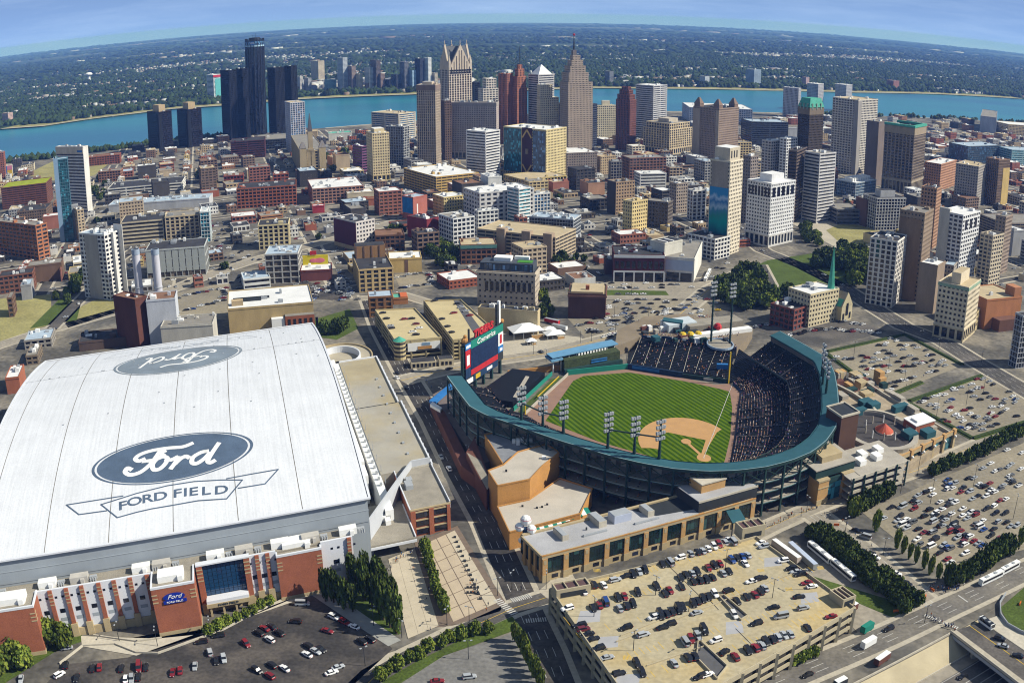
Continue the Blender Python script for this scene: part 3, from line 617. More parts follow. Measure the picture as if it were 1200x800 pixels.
# field
fout = [(-74.7, 80.1), (-28.2, 119.5), (-20, 120), (13.9, 113.5), (41.8, 88.5), (56.9, 72), (66.4, 69.7), (66, 56), (52.5, 40.6), (30, 12.5), (13, -7), (6, -15), (-6, -15), (-13, -7), (-30, 12), (-52, 38), (-68, 62)]
b = MB(); b.prism(fout, 0.0, 0.20); part(b, 'warning_track', mtrack)
gin = [(-65.5, 70), (-28.5, 111), (-19, 115), (12, 108.7), (40, 84), (56, 66), (60, 60), (49, 42), (27, 13), (10, -6), (5, -11), (-5, -11), (-10, -6), (-27, 13), (-47, 38)]
b = MB(); b.prism(gin, 0.1, 0.26); part(b, 'turf', mow())
def arcp(c, r, a0, a1, n=24): return [(c[0] + r * math.cos(a0 + (a1 - a0) * i / n), c[1] + r * math.sin(a0 + (a1 - a0) * i / n)) for i in range(n + 1)]
d = 27.43 / math.sqrt(2); skin = [(0, 1.5)] + [(d + 3.2, d + 1.0)] + [p for p in arcp((0, 18.4), 27.5, R(8), R(172))] + [(-d - 3.2, d + 1.0)]
b = MB(); b.prism(skin, 0.2, 0.31); part(b, 'infield_dirt', mdirt)
b = MB(); b.prism([BL(*q) for q in ((773, 531), (773, 509), (783, 507), (827, 516), (820, 537), (815, 545), (790, 546), (775, 541))], 0.25, 0.36); part(b, 'infield_turf', mow())
b = MB(); b.prism(arcp((0, 18.4), 2.9, 0, 2 * math.pi, 20)[:-1], 0.3, 0.55); b.prism(arcp((0, 0), 4.0, 0, 2 * math.pi, 20)[:-1], 0.3, 0.40); b.prism([(-.9, 3), (.9, 3), (.9, 16), (-.9, 16)], 0.3, 0.385); part(b, 'mound', mdirt)
b = MB()
for sx, L_ in ((1, 98),):
    k = .707; b.quad((sx * .3, .3, .42), (sx * L_ * k, L_ * k, .42), (sx * L_ * k - sx * .2, L_ * k + .2, .42), (sx * .1, .5, .42))
for x, y in ((d, d), (0, 0)): b.box(x - .35, y - .35, .3, x + .35, y + .35, .5)
part(b, 'base_line', mpaint)
# bowl: outer path (canopy centre line) and inner path (edge of the playing field)
ZC = 28
cpath = [BL(u, v, ZC) for u, v in ((533, 441), (545, 457), (560, 476), (580, 486), (600, 492), (630, 503), (660, 513), (690, 522), (720, 531), (755, 539), (790, 545), (825, 548), (860, 547), (892, 543), (920, 536), (942, 527), (958, 515), (969, 500), (973, 480), (972, 458), (969, 438), (962, 422), (935, 406), (908, 391))]
def resample(pts, n):
    L_ = [0]
    for a, c in zip(pts[:-1], pts[1:]): L_.append(L_[-1] + math.hypot(c[0] - a[0], c[1] - a[1]))
    out = []
    for i in range(n):
        s_ = L_[-1] * i / (n - 1); j = max(k for k in range(len(pts) - 1) if L_[k] <= s_ + 1e-9); t = (s_ - L_[j]) / (L_[j + 1] - L_[j]); out.append((pts[j][0] + (pts[j + 1][0] - pts[j][0]) * t, pts[j][1] + (pts[j + 1][1] - pts[j][1]) * t))
    return out
NP = 72
C = resample(cpath, NP)
INN = resample([(-74.7, 80.1), (-70, 66), (-52, 38), (-30, 12), (-13, -8), (-6, -16), (6, -16), (13, -8), (30, 12.5), (52.5, 40.6), (66, 56), (68, 68)], NP)
nrm = []
for i in range(NP):
    a, c = C[max(0, i - 1)], C[min(NP - 1, i + 1)]; dx, dy = c[0] - a[0], c[1] - a[1]; q = math.hypot(dx, dy); nx_, ny_ = -dy / q, dx / q
    nrm.append((nx_, ny_))
def off(i, dd): return (C[i][0] + nrm[i][0] * dd, C[i][1] + nrm[i][1] * dd)
def lerp(a, c, t): return (a[0] + (c[0] - a[0]) * t, a[1] + (c[1] - a[1]) * t)
def loft(mb, fa, za, fb, zb, i0=0, i1=NP - 1):
    for i in range(i0, i1): mb.quad((*fa(i), za), (*fa(i + 1), za), (*fb(i + 1), zb), (*fb(i), zb))
b = MB(); b.use(mteal); loft(b, lambda i: off(i, -4.6), 29.3, lambda i: off(i, 4.3), 27.6); loft(b, lambda i: off(i, 5.0), 27.1, lambda i: off(i, -5.2), 28.8); loft(b, lambda i: off(i, 5.0), 27.6, lambda i: off(i, 5.0), 27.1)
b.use(mgreen); loft(b, lambda i: off(i, -5.2), 27.9, lambda i: off(i, -5.2), 29.3); b.use(mat('pale_teal_edge', (0.25, 0.36, 0.38), 0.5, 0.1)); loft(b, lambda i: off(i, -4.9), 29.32, lambda i: off(i, -4.4), 29.27); part(b, 'canopy')
def rows(mb, f0, z0, f1, z1, n, i0=0, i1=NP - 1):
    for k in range(n):
        t0, t1 = k / n, (k + 1) / n; za, zb = z0 + (z1 - z0) * t0, z0 + (z1 - z0) * t1
        loft(mb, lambda i: lerp(f0(i), f1(i), t0), za, lambda i: lerp(f0(i), f1(i), t1), za, i0, i1); loft(mb, lambda i: lerp(f0(i), f1(i), t1), za, lambda i: lerp(f0(i), f1(i), t1), zb, i0, i1)
IU, IL = (lambda i: off(i, 1.0)), (lambda i: off(i, 22))
b = MB(); rows(b, lambda i: off(i, 22), 14.5, lambda i: off(i, 1.0), 24.5, 18); stuff(part(b, 'seating', mseat))
b = MB(); loft(b, IU, 24.2, IL, 13.6); b.use(mconcB) if False else None; loft(b, lambda i: off(i, 22.05), 13.2, lambda i: off(i, 22.05), 15.3); part(b, 'upper_deck', mgreen)
f1 = lambda i: off(i, 13); f0 = lambda i: lerp(INN[i], off(i, 13), 0.03)
b = MB(); rows(b, f0, 1.4, f1, 9.0, 22); stuff(part(b, 'seating', mseat))
b = MB(); loft(b, lambda i: INN[i], 0.0, lambda i: lerp(INN[i], off(i, 13), .02), 1.5); part(b, 'field_wall', mnavyb)
# aisles
b = MB()
for i in range(2, NP - 2, 3):
    for (fa, za, fb, zb) in ((f0, 1.7, f1, 9.3), (lambda j: off(j, 22), 14.9, lambda j: off(j, 1.0), 24.8)):
        a, c = fa(i), fb(i); dx, dy = c[0] - a[0], c[1] - a[1]; q = math.hypot(dx, dy); nx_, ny_ = -dy / q * .5, dx / q * .5
        b.quad((a[0] - nx_, a[1] - ny_, za), (a[0] + nx_, a[1] + ny_, za), (c[0] + nx_, c[1] + ny_, zb), (c[0] - nx_, c[1] - ny_, zb))
part(b, 'aisle', mat('aisle_concrete', (0.06, 0.06, 0.068), 0.9, 0.2))
b = MB(); loft(b, lambda i: off(i, 12.5), 9.2, lambda i: off(i, 12.0), 13.0); loft(b, lambda i: off(i, 12.0), 13.0, lambda i: off(i, 3), 13.2); b.use(mat('fascia_grey', (.13, .14, .15), .6, .2)); loft(b, lambda i: off(i, 12.45), 11.2, lambda i: off(i, 12.4), 12.6); loft(b, lambda i: off(i, 22.15), 14.3, lambda i: off(i, 22.15), 15.4); part(b, 'suite_level', mat('suite_front', (0.06, 0.065, 0.075), 0.6, 0.3, 0.3))
# back of the stands: columns, floors, rails, infill
colm = MB(); colm.use(mgreen); colm.box(-.45, -.45, 0, .45, .45, 28.2); col0 = None
for i in range(0, NP, 2):
    for dd in ((-4.6,) if i % 4 else (-4.6, 0.5)):
        x, y = off(i, dd)
        if col0 is None: col0 = part(colm, 'column'); o = col0
        else: o = col0.copy(); COL.objects.link(o)
        o.location = wpt(WARP['ballpark'], (x, y, 0))
for z in (7.2, 13.4, 19.4):
    b = MB(); b.use(mconcB); loft(b, lambda i: off(i, -4.2), z, lambda i: off(i, 3.5), z); b.use(mat('pale_teal_edge', (0.25, 0.36, 0.38), 0.5, 0.1)); loft(b, lambda i: off(i, -4.3), z - .15, lambda i: off(i, -4.3), z + .25); b.use(mgreen); loft(b, lambda i: off(i, -4.25), z - .8, lambda i: off(i, -4.25), z + .05); loft(b, lambda i: off(i, 3.5), z - .8, lambda i: off(i, -4.2), z - .8); loft(b, lambda i: off(i, -4.1), z + .95, lambda i: off(i, -4.1), z + 1.15); part(b, 'concourse_floor')
b = MB(); b.use(mat('stand_back_wall', (0.15, 0.135, 0.125), 0.9, 0.35, 0.1)); loft(b, lambda i: off(i, 3.4), 0, lambda i: off(i, 3.4), 27); b.use(mconcB)
rr = random.Random(3)
for i in range(1, NP - 1):
    for z in (0.3, 7.3, 13.5, 19.5):
        if rr.random() < .7:
            p0, p1 = off(i, 2.9), off(i + 1, 2.9); t = .3 + rr.random() * .6; p1 = lerp(p0, p1, t); b.quad((*p0, z), (*p1, z), (*p1, z + 3.2), (*p0, z + 3.2))
part(b, 'back_wall')
b = MB(); b.use(mgreen)
for i in range(0, NP - 2, 2):
    a, c = off(i, -4.6), off(i + 2, -4.6)
    b.bar((*a, 20), (*c, 27.5), .35); b.bar((*c, 20), (*a, 27.5), .35); b.bar((*off(i, -4.6), 27), (*off(i, 1), 24.3), .4)
part(b, 'bracing')
# press roof strip and end walls
# crowd in the stands
def crowd(name, n, pick, seed, cols):
    rr = random.Random(seed); b = MB()
    for k in range(n):
        x, y, z = pick(rr); b.use(cols[rr.randrange(len(cols))]); s_ = .26
        b.box(x - s_, y - s_ * .7, z + .35, x + s_, y + s_ * .7, z + 1.0, False); b.use(cols[-1]); b.box(x - .13, y - .13, z + 1.0, x + .13, y + .13, z + 1.3, False)
    o = part(b, name); return stuff(o)
CW = [mat('cloth_%s' % n_, c_, 0.9, 0) for n_, c_ in (('navy', (.02, .025, .06)), ('white', (.65, .64, .62)), ('navy_b', (.03, .035, .08)), ('black', (.02, .02, .02)), ('purple', (.12, .03, .18)), ('orange', (.5, .16, .03)), ('grey', (.25, .25, .26)), ('blue', (.05, .12, .3)), ('skin', (.35, .2, .13)))]
CD = [CW[i] for i in (0, 0, 3, 2, 6, 3, 0, 4, 1, 2, 3, 7, 8)]
def pick_low(rr):
    i = rr.uniform(NP * .45, NP - 1.01) if rr.random() < .75 else rr.uniform(0, NP - 1.01); j = int(i); t = math.floor(rr.random() * 22) / 22
    a = lerp(lerp(f0(j), f1(j), t), lerp(f0(j + 1), f1(j + 1), t), i - j); return (*a, 1.4 + 7.6 * t)
def pick_up(rr):
    i = rr.uniform(0, NP - 1.01); j = int(i); t = math.floor(rr.random() ** 1.6 * 18) / 18
    a = lerp(lerp(IL(j), IU(j), t), lerp(IL(j + 1), IU(j + 1), t), i - j); return (*a, 14.5 + 10 * t)
crowd('spectators', 2300, pick_low, 5, CD); crowd('spectators', 500, pick_up, 6, CD)
# outfield: left wall, batter's eye, right-field seats
b = MB(); b.use(mpole); b.bar((-74.3, 80.5, .2), (-74.3, 80.5, 9), .6); b.bar((66.4, 70.5, .2), (66.4, 70.5, 23.5), .7); part(b, 'foul_pole')
b = MB(); b.use(mconcB); b.bar((-74.7, 80.6, 1.2), (-28.4, 119.4, 1.2), .5, 2.4); b.use(mgreenp); b.bar((-79, 88, 1.4), (-38, 124, 1.4), .6, 2.8); b.use(mpole); b.bar((-60, 96, 2.2), (-36, 117, 2.2), .5, .5); part(b, 'bullpen_wall')
b = MB(); b.prism([(-77, 86), (-40, 119), (-30, 119.5), (-72, 82.5)], 0, 0.24); part(b, 'bullpen_turf', mgrass)
b = MB(); b.use(mgreenp); b.bar((-28.4, 120.2, 2.0), (14, 114.2, 2.0), .7, 4.0); b.use(mnavyb); b.bar((14, 114.2, 2.0), (42, 89.2, 2.0), .7, 4.0); b.use(mblue); b.bar((16, 111.9, 2.2), (30, 99.4, 2.2), .5, 2.2); b.use(mgreen); b.bar((42, 89.2, 1.5), (66, 71, 1.5), .7, 3.0); b.use(mpaint); b.bar((53, 80.3, 1.5), (58, 76.5, 1.5), .5, 1.6); part(b, 'outfield_wall')
b = MB(); b.use(mat('ivy', (0.05, 0.065, 0.03), 0.95, 0.5, 0.6, fine=0.4)); b.box(-29, 124, 0, 13, 133, 9.5); b.use(mgreen); b.box(-29.5, 121.5, 0, 14, 124, 3.4); b.use(mblue); b.box(-9, 123.6, 4.2, 3, 124.2, 5.0); b.box(-9, 123.6, 6.0, 3, 124.2, 6.6)
b.use(mat('fountain_roof', (0.12, 0.27, 0.42), 0.6, 0.15)); b.obox((-37, 126, 11.4), (52, 4.5, 0), (-1.0, 8, 0), (0, 0, .7)); b.obox((-38, 125, 9.2), (9, 1, 0), (-1, 9, 0), (0, 0, 1.2)); b.use(mwhite)
for k in range(10): b.obox((-17 + k * 2.3, 127.5 + k * .2, 9.5), (1.2, .1, 0), (0, .4, 0), (0, 0, 1.6))
for k in range(9): b.obox((-36 + k * 6, 127 + k * .5, 0), (.6, 0, 0), (0, .6, 0), (0, 0, 11.5))
part(b, 'batters_eye')
b = MB(); b.use(morange); b.obox((-66, 133, 0), (37, -5, 0), (.2, 1.2, 0), (0, 0, 4.0)); part(b, 'brick_wall')
# right-field seats
ra, rb_ = [(17, 116), (30, 104), (44, 91.5), (56, 82), (67, 73)], [(40, 142), (56, 134), (70, 122), (84, 109), (93, 99)]
b = MB()
for k in range(20):
    t0, t1 = k / 20, (k + 1) / 20
    for i in range(4):
        A = lambda i, t: lerp(ra[i], rb_[i], t)
        b.quad((*A(i, t0), 2.6 + 5.4 * t0), (*A(i + 1, t0), 2.6 + 5.4 * t0), (*A(i + 1, t1), 2.6 + 5.4 * t0), (*A(i, t1), 2.6 + 5.4 * t0)); b.quad((*A(i, t1), 2.6 + 5.4 * t0), (*A(i + 1, t1), 2.6 + 5.4 * t0), (*A(i + 1, t1), 2.6 + 5.4 * t1), (*A(i, t1), 2.6 + 5.4 * t1))
stuff(part(b, 'seating', mseat))
b = MB(); e0, e1, g0, g1 = (67, 72), (95, 99), f0(NP - 1), f1(NP - 1)
for k in range(16):
    t0, t1 = k / 16, (k + 1) / 16; za = 2.0 + 6.5 * t0; b.quad((*lerp(e0, e1, t0), za), (*lerp(g0, g1, t0), za), (*lerp(g0, g1, t1), za), (*lerp(e0, e1, t1), za)); b.quad((*lerp(e0, e1, t1), za), (*lerp(g0, g1, t1), za), (*lerp(g0, g1, t1), za + .4), (*lerp(e0, e1, t1), za + .4))
stuff(part(b, 'seating', mseat))
b = MB(); b.use(mconcB)
for i in range(8):
    j = i / 2; a0 = lerp(ra[int(j)], ra[min(4, int(j) + 1)], j % 1); a1 = lerp(rb_[int(j)], rb_[min(4, int(j) + 1)], j % 1); b.quad((a0[0] - .4, a0[1] - .4, 3.1), (a0[0] + .4, a0[1] + .2, 3.1), (a1[0] + .4, a1[1] + .2, 8.5), (a1[0] - .4, a1[1] - .4, 8.5))
b.use(mblue); b.obox((66, 84, 4.5), (7, -3, 0), (1, 2, 0), (0, 0, 3.5)); part(b, 'aisle')
crowd('spectators', 160, lambda rr: (lambda i, t: (*lerp(lerp(ra[int(i)], rb_[int(i)], t), lerp(ra[int(i) + 1], rb_[int(i) + 1], t), i % 1), 2.6 + 5.4 * t))(rr.uniform(0, 3.99), rr.random()), 9, CW)
crowd('spectators', 110, lambda rr: (lambda i, t: (*lerp(lerp(ra[int(i)], rb_[int(i)], t), lerp(ra[int(i) + 1], rb_[int(i) + 1], t), i % 1), 8.2))(rr.uniform(0, 3.99), rr.uniform(1.02, 1.25)), 10, CW)
# left-field stand below the video board
b = MB(); b.prism([(-98, 108), (-78, 92), (-44, 122), (-62, 135)], 0, 4.2); part(b, 'left_field_stand', mseat)
b = MB(); b.use(mconcB); b.obox((-76, 97, 4.2), (1.8, -1.6, 0), (18, 24, 0), (0, 0, .5)); part(b, 'aisle')
# terrace beyond right field
mterr = mat('terrace_paving', (0.21, 0.17, 0.12), 0.95, 0.2, 0.1, fine=0.15)
b = MB(); b.prism([(14, 134), (40, 143), (56, 135), (70, 123), (84, 110), (94, 100), (112, 112), (128, 126), (96, 170), (62, 176), (30, 160)], 0, 8.0); part(b, 'terrace', mterr)
b = MB(); b.use(mnavyb)
for a, c in zip(rb_[:-1], rb_[1:]): b.bar((a[0], a[1], 8.8), (c[0], c[1], 8.8), .4, 1.8)
b.use(mwhite)
for a, c in zip(rb_[:-1], rb_[1:]):
    for t in (.3, .7): p = lerp(a, c, t); b.bar((p[0] - 1.2, p[1] + .6, 8.9), (p[0] + 1.2, p[1] - 1.4, 8.9), .5, .9)
part(b, 'banner_rail')
def disc(name, u, v, z, r, m, h, hollow=None, parent=bp):
    x, y = BL(u, v, z); b = MB(); b.use(m)
    if hollow: ring(b, (x, y), hollow, r, z - h, z, 0, 2 * math.pi, 28)
    else: b.cone(x, y, z - h, z, r, r, 24)
    return part(b, name, None, parent)
disc('drum_deck', 844, 402, 10, 9, mrooft, 2); disc('drum_rim', 844, 402, 11, 9.6, mat('pale_blue_rim', (0.30, 0.38, 0.48), 0.5, 0.1), 1.6, 9.0)
b = MB(); b.use(mwhite); x, y = BL(842, 386, 11)
b.obox((x - 24, y - 3, 8), (50, -4, 0), (0, 5, 0), (0, 0, 3)); b.use(mred); b.ball(x, y + 1, 13, 3, 3, 3); b.use(mrooft); b.obox((x - 20, y + 8, 8), (46, -4, 0), (0, 12, 0), (0, 0, 5)); part(b, 'pavilion')
b = MB(); b.use(mpole)
for k in range(3): x, y = BL(800 + k * 9, 396 - k * .6, 8); b.ball(x, y, 10.5, 3.0, 3.0, 2.4)
part(b, 'food_stall_dome')
b = MB(); b.use(mat('pale_sign', (0.5, 0.55, 0.58), 0.5, 0.15)); x, y = BL(803, 392, 8); b.obox((x - 10, y + 7, 8), (24, -1, 0), (0, 12, 0), (0, 0, 6)); b.use(mteal); x, y = BL(776, 385, 8); b.obox((x, y, 8), (11, -10, 0), (4, 5, 0), (0, 0, 7)); part(b, 'snack_pavilion')
crowd('spectators', 260, lambda rr: (rr.uniform(60, 112), rr.uniform(118, 160), 8.0), 12, CW)
# entrance tower, brown block, ramps and the arcade on the right
def obx(mb, u, v, z, w, dd, h, z0=0): x, y = BL(u, v, z); mb.box(x, y, z0, x + w, y + dd, h)
b = MB(); b.use(mat('brown_block', (0.10, 0.055, 0.04), 0.85, 0.15, 0.1)); x, y = BL(980, 527, 14); b.box(x + 1, y, 0, x + 14, y + 12, 34); b.use(mconc_l); b.box(x + .6, y - .4, 34, x + 14.4, y + .3, 35.2); b.box(x + .6, y + 11.7, 34, x + 14.4, y + 12.4, 35.2); b.box(x + .6, y + .3, 34, x + 1.2, y + 11.7, 35.2); b.box(x + 13.8, y + .3, 34, x + 14.4, y + 11.7, 35.2); b.use(mdark); b.box(x + 1.2, y + .3, 34, x + 13.8, y + 11.7, 34.5); part(b, 'brick_stair_block')
b = MB(); x, y = BL(957, 587, 3)
for k, (dx, w) in enumerate(((0, 7), (17, 7))): b.use(mtan); b.box(x + dx, y, 0, x + dx + w, y + 8, 14); b.use(mstone); b.box(x + dx - .3, y - .3, 14, x + dx + w + .3, y + 8, 15); b.box(x + dx - .2, y - .25, 10, x + dx + w + .2, y + .2, 10.6); b.box(x + dx - .2, y - .3, 0, x + dx + w + .2, y + .2, 3.2)
b.use(mgreen); b.box(x + 7, y + 1, 11, x + 17, y + 2, 14); b.use(GL['t']()); b.box(x + 7, y + 1.5, 0, x + 17, y + 2, 11); b.use(mgreen); b.box(x - 1, y + 2, 15, x + 26, y + 18, 20); b.use(mconcB); b.box(x - 1.5, y + 1.5, 20, x + 26.5, y + 19, 20.6); b.use(mstone); b.box(x + 6, y + 6, 20.6, x + 20, y + 16, 24); part(b, 'gate_house')
b = MB(); x0, y0 = BL(983, 580, 2); x1, y1 = BL(1052, 560, 2)
x1 = x0 + 44; y1 = y0
for k in range(4):
    z = 2.5 + k * 4.0; b.use(mconcB); b.box(x0 + 1, y0 - 6, z - .4, x1, y0 + 14, z); b.use(mconc_l); b.box(x0 + 1, y0 - 6.4, z - .7, x1, y0 - 6, z + 1.2); b.use(mgreen)
    for i in range(6): b.box(x0 + 2 + i * 8, y0 - 6.9, max(0, z - 4), x0 + 2.7 + i * 8, y0 - 6.3, z + 1.2)
part(b, 'ramp_deck')
b = MB(); b.use(mwhite); x, y = BL(1018, 538, 16)
for k in range(4): b.box(x - 8 + k * 6, y - 2 + (k % 2) * 5, 14.5, x - 3.5 + k * 6, y + 3 + (k % 2) * 5, 17.5)
b.use(mconcB); b.box(x - 14, y - 10, 14.1, x + 22, y + 14, 14.7); part(b, 'rooftop_unit')
# arcade with the round court
ax, ay = BL(1052, 556, 0); rx_, ry_ = BL(1116, 524, 0)
dx, dy = rx_ - ax, ry_ - ay; q = math.hypot(dx, dy); ux, uy = dx / q, dy / q; nx_, ny_ = -uy, ux
b = MB(); Lq = q
b.use(mstone); b.obox((ax, ay, 9.2), (ux * Lq, uy * Lq, 0), (nx_ * 1.2, ny_ * 1.2, 0), (0, 0, 2.2)); b.use(mtan); b.obox((ax, ay, 11.4), (ux * Lq, uy * Lq, 0), (nx_ * .8, ny_ * .8, 0), (0, 0, .7))
for k in range(6):
    s_ = k * Lq / 5 - (.0 if k else 0); b.use(mstone); b.obox((ax + ux * (s_ - 1) - nx_ * .4, ay + uy * (s_ - 1) - ny_ * .4, 0), (ux * 2, uy * 2, 0), (nx_ * 2, ny_ * 2, 0), (0, 0, 9.2)); b.use(mtan); b.obox((ax + ux * (s_ - 1.3) - nx_ * .5, ay + uy * (s_ - 1.3) - ny_ * .5, 9.2), (ux * 2.6, uy * 2.6, 0), (nx_ * 2, ny_ * 2, 0), (0, 0, 3.4)); b.use(mwhite); b.ball(ax + ux * s_ - nx_ * .8, ay + uy * s_ - ny_ * .8, 8.2, .9, .9, .9)
for k in range(5):
    s_ = k * Lq / 5 + 1; b.use((morange, morange, morange, GL['t'](), GL['t']())[k]); b.obox((ax + ux * s_ + nx_ * 1.0, ay + uy * s_ + ny_ * 1.0, 0), (ux * (Lq / 5 - 2), uy * (Lq / 5 - 2), 0), (nx_ * .5, ny_ * .5, 0), (0, 0, 6.2 if k < 3 else 8.5)); b.use(mgreen); b.obox((ax + ux * s_ + nx_ * 1.0, ay + uy * s_ + ny_ * 1.0, 6.2 if k < 3 else 8.5), (ux * (Lq / 5 - 2), uy * (Lq / 5 - 2), 0), (nx_ * .4, ny_ * .4, 0), (0, 0, 2.9 if k < 3 else .6))
part(b, 'arcade_wall')
cu, cv = 1030, 503; cx, cy_ = BL(cu, cv, 8)
b = MB(); b.use(mconcB); ring(b, (cx, cy_), 20.5, 23.5, 5.4, 8.6, 0, 2 * math.pi, 40); b.use(mconc_l); ring(b, (cx, cy_), 21, 22.6, 8.6, 9.4, .3, 2.9, 20); b.use(mat('court_floor', (0.06, 0.055, 0.055), 0.9, 0.3)); b.cone(cx, cy_, 0, 6.15, 21, 21, 32); part(b, 'round_court')
b = MB(); b.use(mat('tent_red', (0.45, 0.10, 0.06), 0.8, 0.15)); tx, ty = BL(1035, 512, 2); b.cone(tx, ty, 7.0, 11.5, 5.6, .2, 12, False); b.use(mat('tent_pale', (0.62, 0.42, 0.34), 0.8, 0.15)); b.cone(tx, ty, 6.4, 7.1, 5.8, 5.6, 12, False)
for k in range(9):
    a = R(20 + k * 35); b.use(mwhite if k % 2 else mconc_l); b.cone(tx + 13 * math.cos(a), ty + 10 * math.sin(a), 6, 11, .5, .3, 6)
part(b, 'carousel_tent')
b = MB(); px_ = [(1002, 566), (1052, 553), (1108, 517), (1113, 510), (1053, 462), (1018, 450), (985, 470)]
b.prism([BL(u, v, 6) for u, v in px_], 0, 6.0); part(b, 'court_terrace', mat('court_paving', (0.33, 0.27, 0.19), 0.95, 0.3, 0.15, fine=0.2))
b = MB(); b.use(mteal)
for u, v, w, h_ in ((1012, 472, 9, 5), (1022, 475, 8, 5), (1066, 510, 8, 7), (1087, 508, 8, 6), (1000, 483, 12, 4), (1050, 478, 12, 4)): x, y = BL(u, v, 10); b.box(x, y, 6, x + w, y + h_, 10)
b.use(mbrick); x, y = BL(1073, 503, 9); b.box(x, y, 6, x + 17, y + 10, 11); b.use(mwhite); b.box(x - .3, y - .3, 11, x + 17.3, y + 10.3, 11.6); b.box(x + 3, y + 2, 11.6, x + 14, y + 7, 12.8)
b.use(mconcB)
for k in range(10): x, y = BL(1045 + k * 5.4, 462 + k * 4.4, 8); b.box(x, y, 6, x + 4, y + 7, 8.2 + (k % 3))
part(b, 'court_kiosk')
b = MB(); b.use(mconc_l); pts = [BL(u, v, 7) for u, v in ((980, 452), (1000, 462), (1018, 474), (1026, 482))]
for a, c in zip(pts[:-1], pts[1:]): b.bar((*a, 7.5), (*c, 7.5), 1.6, 2)
pts = [BL(u, v, 6) for u, v in ((1000, 440), (1035, 463), (1060, 478), (1112, 508))]
for a, c in zip(pts[:-1], pts[1:]): b.bar((*a, 6.4), (*c, 6.4), 1.0, 3)
part(b, 'parapet')
for k in range(26):
   b = MB(); u, v = 752 + rr.random() * 110, 384 + rr.random() * 20; x, y = BL(u, v, 8); w_ = 2 + 5 * rr.random(); b.use((mdark, mgreen, mteal, mbrick_d, mconcB, mwhite)[k % 6]); b.box(x, y, 8, x + w_, y + 2 + 3 * rr.random(), 10 + 2.4 * rr.random()); part(b, 'market_stall')
b = MB()
for k in range(30):
    u, v = 975 + rr.random() * 60, 440 + rr.random() * 30; x, y = BL(u, v, 6); b.use((mstone, mconcB, mtan, mbrick_d, mgreen)[k % 5]); b.box(x, y, 0, x + 3 + 5 * rr.random(), y + 3 + 5 * rr.random(), 5 + 4 * rr.random())
part(b, 'concession_block')
# roofs under the near stands and the sunken court by the street
b = MB(); b.use(mbrick_d)
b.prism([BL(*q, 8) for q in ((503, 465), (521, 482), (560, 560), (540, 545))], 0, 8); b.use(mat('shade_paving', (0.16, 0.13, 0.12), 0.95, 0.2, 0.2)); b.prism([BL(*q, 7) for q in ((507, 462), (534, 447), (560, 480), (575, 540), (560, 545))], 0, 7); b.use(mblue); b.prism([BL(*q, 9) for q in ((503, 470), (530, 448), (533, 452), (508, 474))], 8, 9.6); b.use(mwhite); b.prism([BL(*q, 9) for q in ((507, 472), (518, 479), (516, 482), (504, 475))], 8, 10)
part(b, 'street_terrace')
# video board
vb = empty('video_board', (*BO, 0)); tag(vb, 'huge dark video board with green top beside the left field corner', 'scoreboard')
A_, B_ = Vector((-100.2, 115.5, 0)), Vector((-66.5, 139, 0)); e = (B_ - A_); Lb = e.length; e.normalize(); nn = Vector((e.y, -e.x, 0))
TR = Matrix(((e.x, -nn.x, 0, A_.x), (e.y, -nn.y, 0, A_.y), (0, 0, 1, 0), (0, 0, 0, 1)))     # board frame: x along, y into the board, z up
def vbox(mb, m, x0, y0, z0, x1, y1, z1): mb.use(m); mb.obox(TR @ Vector((x0, y0, z0)), e * (x1 - x0), -nn * (y1 - y0), Vector((0, 0, z1 - z0)))
z0, z1 = 10.5, 37.0
b = MB(); vbox(b, mdark, 0, .6, z0, Lb, 3.4, z1); [vbox(b, mgreen, x, 1, 0, x + 1.2, 3, z0) for x in (2, 11, 20, 29, Lb - 2.5)]
for k in range(14): vbox(b, mgreen, -1.2, 1 + .1, 2 + 2.5 * k, 0, 3, 2.5 + 2.5 * k)
vbox(b, mgreen, -1.4, 1, 0, -.9, 3.2, z1 - 2); b.build('frame', parent=vb)
def panel(nm, m, x0, zz0, x1, zz1, y=.3): b = MB(); vbox(b, m, x0, y, zz0, x1, .6, zz1); return b.build(nm, parent=vb)
panel('screen', mat('dark_screen', (0.016, 0.03, 0.075), 0.3, 0.5, 0.5), 5.6, z0 + 6.5, Lb - 6.2, z1 - 5.5, .2)
tp = panel('sign_band', mgreenp, 6.0, z1 - 5.3, Lb - 0.2, z1 + .2); panel('advert_panel', mblue, 0.2, z1 - 4.6, 5.8, z1 - .4); panel('advert_panel', mred, .2, z0 + 9, 5.2, z1 - 5); panel('advert_panel', mnavyb, .2, z0 + 2, 5.2, z0 + 8.6)
panel('advert_panel', mwhite, Lb - 5.8, z1 - 15, Lb - .2, z1 - 5.6); panel('advert_panel', mblue, Lb - 5.8, z1 - 20, Lb - .2, z1 - 15.2); pr_ = panel('advert_panel', mred, 5.6, z0 + 2.4, Lb - 6.4, z0 + 6.2); panel('advert_panel', mnavyb, 8, z0 - 2.5, Lb - 6.4, z0 + 2.1); panel('advert_panel', mwhite, .4, z0 - 2.5, 7.5, z0 + .8)
b = MB(); vbox(b, mwhite, .8, .1, z1 - 3.4, 5.2, .3, z1 - 1.6); vbox(b, mwhite, 1.2, .1, z0 + 11, 4, .3, z0 + 18); vbox(b, mpole, 10, .1, z0 - 2, 15, .3, z0 + 1.2); vbox(b, mwhite, 22, .1, z0 - 1, 28, .3, z0 + 1); vbox(b, mred, Lb - 4.2, .1, z1 - 13.5, Lb - 2, .3, z1 - 7); vbox(b, mwhite, Lb - 4.5, .1, z1 - 19, Lb - 1.5, .3, z1 - 17)
b.build('advert_mark', parent=vb)
